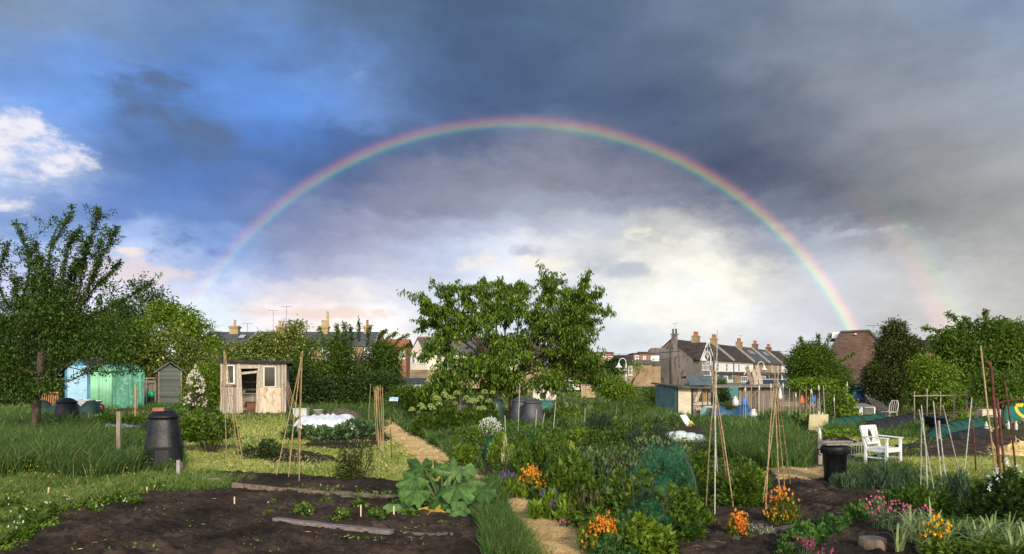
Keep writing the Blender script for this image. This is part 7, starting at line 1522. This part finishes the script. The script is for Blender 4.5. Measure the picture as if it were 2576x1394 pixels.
for i, (X, Y, w_, yt) in enumerate(((762,1306,62,1270),(856,1322,60,1285),(945,1322,60,1282),(905,1290,50,1262),(820,1278,40,1258),(1030,1312,50,1290),(1000,1282,45,1262),(690,1278,30,1262),(1115,1330,30,1318))): plant('strawberry_plant', X, Y, w_, yt, LM['mid'], 'strawberry plant growing in the dug plot', 'plant', 110, .06, .05, 'strawberry plants in the dug plot', [(FL['white'], 4, .018, .6, 0)], 0, lumps=0, up=.5)
for i, (X, Y, w_, yt) in enumerate(((330,1280,60,1248),(285,1270,60,1240),(400,1240,50,1215),(250,1295,50,1270),(60,1330,110,1275),(30,1370,110,1310),(120,1300,80,1262),(165,1275,60,1245),(680,1300,20,1290),(30,1290,80,1250))): plant('strawberry_plant', X, Y, w_, yt, LM['mid'], 'strawberry plant spreading along the weedy left edge of the plot', 'plant', 200, .06, .05, 'strawberry plants along the left edge', [(FL['white'], 5, .018, .6, 0)], 0, lumps=4, up=.5)
lb = LB(); p = sample_px([(10,1180),(200,1175),(330,1190),(340,1215),(140,1235),(10,1240)], 60); p[:,2] = rng.uniform(.10,.28,60)
for j in range(4): a = np.pi/2*j; lb.leaves(p, np.tile((math.cos(a), -.4, math.sin(a)), (60,1)), .016, .014, rng.random(60))
tag(lb.build('buttercups', FL['yellow']), kind='stuff')
# rhubarb
def rhubarb():
    g_ = G(1118, 1292); d = g_[1]; t = empty('rhubarb_plant', g_, 'big rhubarb plant with broad crinkled leaves beside the straw path', 'vegetable')
    M_rh = mat('rhubarb_leaf', (.030,.085,.012), (.085,.17,.030), 9, .5, .9, 28, contrast=(.3,.7)); M_rh2 = mat('rhubarb_leaf_dark', (.020,.060,.010), (.05,.12,.02), 12, .55, .9, 30, contrast=(.3,.7)); M_rh3 = mat('rhubarb_leaf_pale', (.045,.11,.025), (.13,.22,.06), 8, .5, .8, 24, contrast=(.3,.7)); M_rhy = mat('rhubarb_old_leaf', (.30,.20,.03), (.42,.30,.05), 6, .6, .4); M_st = mat('rhubarb_stalk', (.06,.10,.03), (.12,.09,.04), 4, .5)
    spec = [(1072,1205,.2),(1128,1228,.22),(1160,1245,.24),(1092,1295,.22),(1218,1285,.22),(1025,1270,.30),(1045,1200,.24),(1060,1178,.24),(1090,1280,.27),(1100,1215,.30),(1110,1250,.27),(1140,1190,.28),(1150,1225,.27),(1170,1275,.32),(1200,1290,.28),(1195,1240,.28),(1215,1262,.25),(1165,1180,.2),(1075,1240,.27),(1130,1268,.26),(1185,1210,.22),(1105,1175,.18),(1215,1235,.2),(1155,1300,.25),(1050,1235,.25)]
    for i, (X, Y, s) in enumerate(spec):
        yo = rng.uniform(-.45, .25) if Y > 1220 else rng.uniform(-.1, .5); c = np.array(P(X, Y, d+yo))-np.array((*g_,0)); c[2] = max(c[2], .14)
        out = np.array((c[0], c[1]-.15, 0)); out /= np.linalg.norm(out)+1e-6; dr = out*.8+np.array((0,-.25,-.25+.5*(Y < 1200))); dr /= np.linalg.norm(dr); nr = np.array((out[0]*.25, -.75, .75)); nr -= dr*(nr@dr); nr /= np.linalg.norm(nr); sd = np.cross(dr, nr)
        nr_, na = 6, 44; V = [c+nr*.0]; ph = rng.uniform(0, 6)
        for r_ in range(1, nr_+1):
            for j in range(na):
                a = 2*math.pi*j/na; R_ = s*.8*(1.05+.16*math.cos(a)-.55*math.exp(-((a-math.pi)/.35)**2))*(1+.20*math.sin(a*5+ph)+.13*math.sin(a*11+ph*2)+.04*math.sin(a*17)); f = r_/nr_
                V.append(c+(dr*math.cos(a)+sd*math.sin(a)*.92)*R_*f+nr*(.22*s*math.sin(a*5+ph)*f**2+.16*s*math.sin(a*11+ph)*f**3-.45*s*f*f+.12*s*abs(math.sin(a*3))*f))
        b = MB(); b.add(V, [(0,1+j,1+(j+1)%na) for j in range(na)]+[(1+(r_-1)*na+j,1+r_*na+j,1+r_*na+(j+1)%na,1+(r_-1)*na+(j+1)%na) for r_ in range(1,nr_) for j in range(na)])
        lf = b.build('leaf', M_rhy if i == 3 else (M_rh, M_rh2, M_rh3)[i % 3], t, smooth=True); b = MB(); bb = c-dr*s*.25; b.tube([(0,0,0), bb*.6+np.array((0,0,.04)), bb], [.018,.016,.011], 6); b.build('stalk', M_st, lf)
rhubarb()
# angelica
def angelica(X, Y, Ytop, wpx, nst, lab):
    g_ = G(X, Y); d = g_[1]; w = wpx*d/F; h = EYE+(HY-Ytop)*d/F; t = empty('angelica_plant', g_, lab, 'plant', 'angelica plants in flower'); lb = LB(); p, o_ = dome(900, w, w*.8, h*.72, .4); lb.leaves(p, o_+rdir(900)*.6+(0,0,.2), .13, .07, rng.beta(2,2,900)); lb.build('foliage', LM['mid'], t, loc=(0,0,0))
    for i in range(nst):
        a = rng.uniform(0, 6.28); f = rng.uniform(.1, .95)**.7; z = h*(1-.35*f*rng.random()); e = np.array((w/2*f*math.cos(a), w*.35*f*math.sin(a)-.1, z)); b = MB(); b.tube([(e[0]*.3,e[1]*.3,0), (e[0]*.8,e[1]*.8,z*.6), e], [.014,.012,.008], 5); s = b.build('stem', LM['mid'], t)
        q = rdir(75); q[:,2] = np.abs(q[:,2])*1.1-.35; r_ = rng.uniform(.08, .115); ub = LB(); ub.blobs(e+q*r_, .024, rng.random(75)); ub.build('umbel', FL['umbel'], s, loc=(0,0,0))
angelica(1070, 1100, 1020, 75, 7, 'angelica plant with round green flower heads, leftmost of the four'); angelica(1125, 1098, 985, 85, 10, 'tallest angelica plant in front of the grey hut, with many green umbels'); angelica(1180, 1100, 1000, 80, 8, 'angelica plant just left of the white flowering patch'); angelica(1228, 1085, 980, 60, 5, 'angelica plant in front of the ribbed water barrel')
plant('daisy_clump', 1232, 1112, 85, 1050, LM['lime'], 'dense clump of small white flowers under the cherry tree', 'flowers', 900, .07, .035, None, [(FL['white'], 330, .030, .05, 0)], 0, lumps=5)
plant('currant_bush', 1172, 1176, 78, 1108, LM['lime'], 'bright green leafy clump at the bend of the straw path', 'bush', 1500, .09, .04, None, None, 3, up=.4)
plant('bramble_bush', 1128, 1120, 86, 1082, LM['dark'], 'dark low bramble patch along the right side of the straw path', 'bush', 1400, .09, .055, None, None, 3)
plant('bramble_bush', 1175, 1118, 90, 1075, LM['mid'], 'green low bramble patch below the angelica plants', 'bush', 1300, .09, .055, None, None, 3)
# central beds
plant('wallflower_clump', 1342, 1252, 72, 1172, LM['mid'], 'orange wallflowers in the middle bed beside the purple chive flowers', 'flowers', 700, .06, .02, None, [(FL['orange'], 150, .030, .35, 3)], 4, upright=True)
plant('wallflower_clump', 1512, 1400, 110, 1305, LM['mid'], 'large orange wallflower clump beside the near end of the straw path', 'flowers', 1000, .06, .02, None, [(FL['orange'], 150, .024, .25, 3),(FL['rust'], 40, .026, .4, 3)], 4, upright=True)
plant('wallflower_clump', 1964, 1325, 88, 1232, LM['mid'], 'orange wallflowers around the foot of the right bamboo wigwam', 'flowers', 700, .06, .018, None, [(FL['orange'], 120, .024, .25, 3),(FL['rust'], 30, .026, .6, 3)], 4, upright=True, low=.0)
plant('wallflower_clump', 1856, 1362, 52, 1298, LM['mid'], 'small reddish orange wallflower at the foot of the tall wigwam', 'flowers', 380, .05, .018, None, [(FL['rust'], 90, .026, .4, 3),(FL['orange'], 40, .026, .4, 3)], 3, upright=True)
plant('wallflower_clump', 1425, 1140, 35, 1118, LM['mid'], 'small far orange wallflower left of the grey green beans', 'flowers', 200, .06, .02, None, [(FL['orange'], 40, .035, .5, 3)], 2, upright=True)
plant('wallflower_clump', 2352, 1400, 85, 1305, LM['mid'], 'yellow orange wallflowers among the yellowing leek leaves', 'flowers', 500, .06, .02, None, [(FL['orange'], 55, .026, .45, 3),(FL['yellow'], 20, .026, .45, 3)], 3, upright=True)
for X, Y, yt, w_, lab in ((1272,1230,1185,46,'purple chive flowers left of the middle orange wallflowers'),(1390,1292,1232,52,'purple chive flowers in front of the spinach'),(1395,1315,1262,45,'lower purple flowers beside the chives near the path')):
    g_ = G(X, Y); t = empty('chive_clump', g_, lab, 'flowers'); lb = LB(); n = 160; h = EYE+(HY-yt)*g_[1]/F; w = w_*g_[1]/F; p = np.stack([rng.normal(0,w*.2,n), rng.normal(0,w*.2,n), np.zeros(n)],1); lb.blades(p, h*rng.uniform(.6,1,n), .007, .08, rng.random(n)); lb.build('leaves', LM['mid'], t, loc=(0,0,0)); fb = LB()
    for k in range(16): fb = LB(); c = np.array((rng.normal(0,w*.27), rng.normal(0,w*.2)-.05, h*rng.uniform(.72,1.02))); q = rdir(40); fb.leaves(c+q*.006, q, .024, .012, rng.random(40)); fb.build('flower_head', FL['purple'], t, loc=(0,0,0))
plant('spinach_plant', 1375, 1312, 70, 1236, LM['lime'], 'light green upright leafy spinach beside the purple chives', 'vegetable', 420, .15, .055, None, None, 3, upright=True, lumps=5)
plant('spinach_plant', 1445, 1322, 90, 1240, LM['lime'], 'second light green leafy clump right of the spinach', 'vegetable', 420, .13, .05, None, None, 3, upright=True, lumps=5)
plant('chard_plant', 1425, 1265, 110, 1122, LM['mid'], 'tall broad leaved green chard in the middle bed', 'vegetable', 900, .16, .075, None, None, 4, lumps=8, up=.6)
plant('chard_plant', 1478, 1330, 95, 1200, LM['olive'], 'tall olive green plant gone to seed in front of the beans', 'vegetable', 1000, .11, .035, None, None, 6, upright=True, lumps=7)
plant('artichoke_plant', 1330, 1205, 110, 1085, LM['mid'], 'tall green weeds behind the middle orange wallflowers', 'plant', 1500, .11, .045, None, None, 9, upright=True)
plant('nettle_clump', 1260, 1170, 70, 1085, LM['lime'], 'bright green tall weeds above the green netted corner', 'plant', 900, .10, .035, None, None, 8, upright=True)
plant('nettle_clump', 1385, 1150, 90, 1062, LM['mid'], 'tall nettles behind the small far wallflower', 'plant', 1200, .10, .045, None, None, 8, upright=True)
plant('nettle_clump', 1320, 1130, 90, 1062, LM['asp'], 'feathery weeds in front of the grey compost bins', 'plant', 1200, .09, .03, None, None, 8, upright=True)
plant('dead_stalk', 1271, 1192, 22, 1105, leafmat('pale_stalk',(.42,.36,.20),(.62,.55,.36),.8,.1), 'tall pale dried cabbage stalk standing above the chives', 'plant', 46, .13, .02, None, None, 3, upright=True, lumps=0, stem_m=M_cane)
for X, Y, w_, yt, lab in ((1470,1228,120,1108,'grey green broad beans, leftmost clump of the row'),(1545,1230,110,1095,'grey green broad beans in the middle of the row'),(1622,1215,130,1078,'tallest grey green broad beans behind the green net'),(1700,1210,90,1100,'grey green broad beans at the right end of the row')): plant('broad_bean_clump', X, Y, w_, yt, LM['grey'], lab, 'vegetable', 1300, .085, .045, None, None, 10, upright=True, lumps=14)
plant('rosemary_bush', 1642, 1150, 125, 1058, LM['ros'], 'dark rounded rosemary bush behind the grey green beans', 'bush', 3200, .10, .016, None, None, 4, upright=True, lumps=10)
plant('rosemary_bush', 1495, 1095, 95, 1030, LM['ros'], 'dark spiky bush in the middle distance left of the corrugated shed', 'bush', 2000, .13, .022, None, None, 4, upright=True, lumps=8)
plant('fennel_bush', 1945, 1085, 84, 1026, LM['asp'], 'round bright green feathery bush right of the green netting', 'bush', 2200, .14, .02, None, None, 3, upright=True, lumps=6)
plant('currant_bush', 2020, 1080, 90, 1040, LM['dark'], 'dark low bush between the feathery bush and the yellowish board', 'bush', 900, .12, .07, None, None, 3)
plant('raspberry_bush', 1745, 1238, 120, 1120, LM['mid'], 'leafy raspberry bush behind the tall wigwam', 'bush', 1900, .09, .055, None, None, 8, vb=-.05)
plant('raspberry_bush', 1850, 1278, 150, 1140, LM['mid'], 'big dark leafy raspberry bush between the two right wigwams', 'bush', 2800, .085, .055, None, None, 12, vb=-.05)
plant('raspberry_bush', 1885, 1235, 80, 1160, LM['lime'], 'bright green shoots on the right side of the raspberry bush', 'bush', 900, .09, .04, None, None, 4, up=.6)
plant('hydrangea_bush', 1690, 1030, 70, 1000, LM['dark'], 'dark leafy clump at the foot of the cream shed door', 'bush', 300, .2, .12, None, None, 2) if False else plant('artichoke_plant', 1712, 1068, 60, 1040, LM['blue'], 'dark grey green leafy clump before the corrugated shed', 'plant', 320, .22, .1, None, None, 2)
for X, Y, w_, yt, m_, lab in ((1602,1340,170,1160,'mid','netted currant bush in the middle of the green net'),(1690,1372,140,1190,'mid','netted currant bush at the right inside the green net'),(1560,1300,120,1190,'blue','grey green plants at the left inside the green net'),(1625,1412,170,1290,'lime','light green foliage at the near end of the green net'),(1545,1420,100,1345,'asp','feathery green foliage behind the large wallflower clump')): plant('currant_bush', X, Y, w_, yt, LM[m_], lab, 'bush', 2000, .075, .05, None, None, 6, vb=-.05)
# green net on hoops over them
def netting():
    M_n = bpy.data.materials.new('green_mesh'); M_n.use_nodes = True; nt = M_n.node_tree; bs = nt.nodes['Principled BSDF']; bs.inputs['Base Color'].default_value = (.012,.15,.075,1); bs.inputs['Roughness'].default_value = .7
    tr = N(nt, 'ShaderNodeBsdfTransparent'); mx = N(nt, 'ShaderNodeMixShader'); nz = N(nt, 'ShaderNodeTexNoise'); nz.inputs['Scale'].default_value = 5; tc = N(nt, 'ShaderNodeTexCoord'); nt.links.new(tc.outputs['Object'], nz.inputs[0])
    mr = N(nt, 'ShaderNodeMapRange'); mr.inputs[1].default_value = .35; mr.inputs[2].default_value = .65; mr.inputs[3].default_value = .04; mr.inputs[4].default_value = .28; nt.links.new(nz.outputs['Fac'], mr.inputs[0]); nt.links.new(mr.outputs[0], mx.inputs[0]); nt.links.new(tr.outputs[0], mx.inputs[1]); nt.links.new(bs.outputs[0], mx.inputs[2]); nt.links.new(mx.outputs[0], nt.nodes['Material Output'].inputs[0])
    g_ = G(1640, 1400); gg = np.array((*g_, 0)); t = empty('net_cage', g_, 'dark green fruit net draped loosely over bushes in the middle foreground', 'netting')
    n, k = 46, 34; p00 = np.array(G(1500, 1400)); p10 = np.array(G(1770, 1385)); p01 = np.array(G(1545, 1232)); p11 = np.array(G(1755, 1222)); V = []
    for i in range(n):
        for j in range(k):
            a, b_ = i/(n-1), j/(k-1); q = (p00*(1-a)+p10*a)*(1-b_)+(p01*(1-a)+p11*a)*b_
            nn = vnoise(np.array([q[0]]), np.array([q[1]]), .38, 91)[0]; n2 = vnoise(np.array([q[0]]), np.array([q[1]]), .12, 92)[0]
            e = (math.sin(math.pi*min(max(a,0),1))*math.sin(math.pi*min(1,b_*.9+.08)))**.55; z = e*(.46+.75*nn*(.35+1.0*a)+.12*n2)*(.75+.6*b_*a)
            V.append(np.array((q[0]+.05*(n2-.5), q[1], max(z, .03)))-gg)
    b = MB(); b.add(V, [(i*k+j,(i+1)*k+j,(i+1)*k+j+1,i*k+j+1) for i in range(n-1) for j in range(k-1)]); b.build('net', M_n, t, smooth=True)
    for (x0,y0),(xt,yt),(x1,y1) in (((1525,1250),(1549,1156),(1562,1303)),((1700,1265),(1717,1147),(1762,1340)),((1665,1290),(1694,1218),(1702,1355)),((1608,1190),(1613,1114),(1622,1215))):
        A = np.array((*G(x0,y0),0)); B_ = np.array((*G(x1,y1),0)); T_ = np.array(P(xt, yt, (A[1]+B_[1])/2)); b = MB(); c = curve3([A-gg, A-gg+(T_-A)*(.25,.3,.72), T_-gg, B_-gg+(T_-B_)*(.35,.3,.72), B_-gg], 6); b.tube(c, .0055, 6); b.build('hoop', mat('hoop_pipe',(.10,.10,.07),(.20,.13,.09),5,.6), t, smooth=True)
netting()
plant('herb_clump', 1225, 1150, 60, 1110, LM['blue'], 'leafy plants inside the small green netted corner by the rhubarb', 'plant', 500, .08, .05, None, None, 0)
sheet('garden_netting', 1215, 1300, 1160, .5, 1.6, bpy.data.materials['green_mesh'], 'small green net draped over plants left of the tall weeds', 'netting', 12, 1)
# right foreground
for i in range(17):
    a = i/16; X = 1985+(2318-1985)*a+rng.uniform(-10,10); Y = 1405-(1405-1238)*a**.85+rng.uniform(-5,5); sc = 1-.55*a; plant('potato_plant', X, Y, 74*sc+14, Y-46*sc-10, LM['potato'], 'low leafy potato plant in the diagonal row across the right plot', 'vegetable', 260, .07, .045, 'potato plants in the diagonal row', None, 0, lumps=5, up=.5)
for X, Y, w_, yt, fm, lab in ((2228,1342,105,1238,'pink','bright pink stocks flowering beside the potato row'),(2300,1310,70,1258,'pink','smaller pink flowers right of the bright pink stocks'),(2022,1405,62,1340,'magenta','magenta flowers at the bottom edge left of the stump'),(2075,1420,50,1372,'magenta','small magenta flowers cut by the bottom edge'),(1470,1340,45,1300,'pink','few thin pink flowers left of the large wallflower clump'),(1415,1335,40,1295,'pink','few pink flowers along the straw path')):
    spiky('pink_flower_clump', X, Y, w_, yt+8, LM['lav'], lab, 'flowers', 120 if w_ > 50 else 40, .012, None, .55, [(FL[fm], int(w_*.8) if w_ > 50 else 10, .018, .7)], base=.6)
plant('silver_plant', 1915, 1360, 80, 1318, LM['silver'], 'low silvery dried plant between the two right wallflowers', 'plant', 500, .06, .02, None, None, 3)
for X, Y, w_, yt, lab in ((2150,1235,80,1180,'lavender bush close to the black dustbin'),(2205,1240,80,1158,'lavender bush in front of the white armchair'),(2270,1238,80,1172,'lavender bush right of the armchair legs'),(2110,1230,40,1200,'small lavender tuft hiding the dustbin foot')): plant('lavender_bush', X, Y, w_, yt, LM['lav'], lab, 'bush', 1500, .12, .014, None, None, 3, upright=True, lumps=7)
for i in range(15):
    X = 2270+i*22+rng.uniform(-10,10); Y = 1395+rng.uniform(-30,20); spiky('leek_plant', X, Y, 130, Y-115-rng.uniform(0,25), LM['leek'], 'leek with long arching yellow tipped leaves at the lower right', 'vegetable', 20, .032, 'leeks at the lower right corner', .85, vb=.05, base=.12)
plant('bindweed_clump', 2330, 1300, 130, 1195, LM['mid'], 'mixed leafy weeds between the pink flowers and the grey canes', 'plant', 1500, .075, .035, None, None, 6)
plant('lupin_clump', 2420, 1290, 110, 1190, LM['lav'], 'grey green narrow leaved plants below the grey canes', 'plant', 1500, .12, .018, None, None, 5, upright=True)
plant('clematis', 2535, 1330, 130, 1150, LM['dark'], 'dark leafy climber with white star flowers on the rusty poles', 'plant', 2400, .085, .055, None, [(FL['white'], 26, .04, .3, 0)], 8)
plant('weed_clump', 2560, 1250, 60, 1195, LM['mid'], 'low weeds at the right edge below the rusty poles', 'plant', 500, .07, .04, None, None, 2)
plant('pumpkin_plant', 2445, 1078, 70, 1040, LM['lime'], 'bright lime green leafy patch left of the cream trough', 'plant', 420, .2, .14, None, None, 0)
plant('bean_plants', 2345, 1082, 60, 1050, LM['lime'], 'light green leaves growing between the two net tunnels', 'plant', 320, .18, .11, None, None, 0)
plant('marrow_plant', 2110, 1105, 90, 1080, LM['lime'], 'low spreading light green leaves right of the bottle capped post', 'plant', 420, .12, .09, None, None, 0)
plant('cabbage_plant', 300, 1065, 130, 1040, LM['lime'], 'patch of low cabbages between the grey post and the compost bin', 'vegetable', 700, .14, .1, None, None, 0)
sheet('crop_fleece', 250, 330, 1075, .12, .5, bpy.data.materials['white_fleece'], 'small strip of white fleece in the grass left of the compost bin', 'fleece', 15, 2)
plant('weed_patch', 1225, 1300, 50, 1262, LM['mid'], 'weeds at the corner between rhubarb and straw path', 'plant', 500, .07, .035, None, None, 2)
# unnumbered low weeds filling the beds
def weeds(polys, m, name, L=.07):
    lb = LB()
    for poly, n, h in polys:
        p = keep_out(sample_px(poly, n), [SPATH1, SPATH2, SPATH3]); n = len(p); cl = vnoise(p[:,0], p[:,1], .5, 61); k = rng.random(n) < .25+cl; p = p[k]; cl = cl[k]; n = len(p); d = p[:,1]; z = h*(.3+cl)*rng.random(n)**.6; p[:,2] = z+.02
        dr = rdir(n); dr[:,2] = np.abs(dr[:,2])*.6+.1; s = np.maximum(L, 3.2*d/F)*rng.uniform(.6,1.3,n); lb.leaves(p, dr, s, s*.5, rng.beta(2,2,n)*.8+(cl-.5)*.4)
    tag(lb.build(name, m), kind='stuff')
weeds([([(1225,1160),(1500,1110),(1760,1110),(1900,1150),(1900,1290),(1740,1300),(1600,1420),(1480,1420),(1440,1335),(1330,1262),(1240,1220)], 24000, .22), ([(1000,1050),(1500,1040),(1700,1060),(1700,1110),(1240,1150),(1130,1130)], 16000, .3),
 ([(2280,1220),(2640,1230),(2640,1420),(2330,1420),(2290,1330)], 9000, .15), ([(1500,985),(2300,985),(2300,1060),(1500,1045)], 7000, .35)], LM['mid'], 'low_weeds')
weeds([([(100,1330),(600,1255),(1150,1290),(1200,1400),(60,1400)], 500, .05), ([(-80,1085),(240,1100),(460,1110),(460,1190),(-80,1215)], 5000, .32), ([(-80,1240),(230,1220),(540,1225),(400,1250),(200,1300),(60,1400),(-80,1420)], 5000, .07), ([(560,1100),(900,1110),(1150,1200),(900,1215),(500,1180)], 1800, .05), ([(700,1230),(1150,1245),(1230,1300),(1000,1270),(700,1245)], 1500, .06), ([(2160,1110),(2400,1105),(2300,1160),(2100,1160)], 2500, .1), ([(2000,1085),(2330,1080),(2330,1115),(2000,1110)], 3500, .2)], LM['lime'], 'groundcover_weeds', .05)
# pebbles and litter on the soil
lb = LB(); p = np.concatenate([sample_px([(120,1330),(600,1250),(1150,1290),(1200,1400),(60,1400)], 110), sample_px([(1760,1310),(1990,1220),(2300,1220),(2200,1300),(2100,1400),(1700,1400)], 90)]); p[:,2] = .07; lb.blobs(p, rng.uniform(.004,.012,len(p)), rng.random(len(p)), .6); tag(lb.build('pebbles', leafmat('pebble',(.08,.065,.05),(.28,.24,.19),.9,0)), kind='stuff')

t = empty('garden_bench', ((84-CX)*38/F, 38, 0), 'orange brown slatted wooden bench in front of the blue shed', 'bench'); M_or = mat('orange_timber',(.30,.12,.05),(.45,.20,.09),4,.7); w = 1.05
for i in range(9): b = MB(); b.bar((.06+i*w/9,.4,.45),(.06+i*w/9,.46,.98),.06,.02,up=(0,1,0)); b.build('back_slat', M_or, t)
b = MB(); b.bar((0,.45,1.0),(w,.45,1.0),.05,.08); b.build('back_rail', M_or, t); b = MB(); b.box(0,0,.40,w,.42,.44); b.build('seat', M_or, t)
for x in (.04, w-.04):
    for y in (.03, .42): b = MB(); b.bar((x,y,0),(x,y,.62 if y < .1 else 1.0),.06); b.build('leg', M_or, t)
    b = MB(); b.bar((x,0,.64),(x,.46,.64),.07,.03); b.build('armrest', M_or, t)
stake(341, 1048, 972, .07, 'orange brown stake at the right corner of the green tent', mat('orange_stake',(.38,.20,.09),(.52,.30,.15),4,.8))
for i, (X, Y, L_, m_, lab) in enumerate(((1205,1068,.5,'dark','leafy weed clump at the left foot of the cherry trunk'),(1420,1062,.5,'lime','light green weed clump right of the compost bins'),(1478,1075,.5,'mid','green weed clump in the rough grass left of the pallet'),(1540,1060,.5,'mid','green weed clump below the small light green fruit tree'))): plant('weed_clump', X, Y, 80, Y-48, LM[m_], lab, 'plant', 700, .13, .06, None, None, 3, upright=(i % 2 == 0))

for i, (X, Y, w_, yt, m_, lab) in enumerate(((1315,1215,60,1120,'mid','tall loose green stems directly behind the middle orange wallflowers'),(1405,1225,55,1105,'asp','feathery tall green plant rising above the chard'),(1290,1262,60,1205,'lime','light green leafy plant left of the spinach by the path'),(1500,1290,70,1195,'mid','leafy green plant at the left side of the net'),(1560,1190,50,1110,'mid','green shoots standing among the middle broad beans'),(1440,1190,50,1110,'lime','light green shoots left of the broad beans'),(1760,1330,60,1270,'mid','green seedlings at the left foot of the tall wigwam'))):
    plant('leafy_plant', X, Y, w_, yt, LM[m_], lab, 'plant', 620, .10, .04, None, None, 6, upright=True, lumps=7)

lb = LB(); p = np.concatenate([sample_px([(120,1325),(300,1265),(600,1250),(1150,1285),(1230,1400),(40,1400)], 1500), sample_px([(1760,1310),(1990,1220),(2300,1220),(2200,1300),(2100,1400),(1700,1400)], 800)]); k = rng.random(len(p)) < .2+vnoise(p[:,0], p[:,1], .7, 5); p = p[k]; p[:,2] = rng.uniform(.03,.06,len(p)); lb.blobs(p, rng.uniform(.008,.034,len(p))*rng.random(len(p))**.5, rng.random(len(p)), .7); tag(lb.build('soil_clods', leafmat('clod',(.022,.016,.011),(.085,.060,.043),.95,0)), kind='stuff')
lb = LB(); p = sample_px([(100,1330),(600,1252),(1150,1285),(1230,1400),(40,1400)], 260); p[:,2] = .07; d3 = rdir(260); d3[:,2] *= .12; lb.leaves(p, d3, rng.uniform(.03,.11,260), .006, rng.random(260)); tag(lb.build('straw_litter', M_gstraw), kind='stuff')
spots = [(1215,1095),(1290,1092),(1335,1100),(1400,1098),(1440,1075),(1500,1112),(1545,1085),(1585,1068),(1620,1055),(1380,1072),(1310,1070),(1560,1120),(1440,1120),(1650,1085)]
for i, (X, Y) in enumerate(spots):
    dk = i % 2; plant('weed_clump' if dk else 'dock_plant', X, Y, rng.uniform(50,85), Y-rng.uniform(28,55), LM['dark'] if dk else LM['lime'], 'dark leafy weed clump in the rough ground behind the middle beds' if dk else 'light green dock plant in the rough ground behind the middle beds', 'plant', 480, .12, .055, 'dark weed clumps behind the middle beds' if dk else 'dock plants behind the middle beds', None, 3, upright=bool(dk), lumps=6)
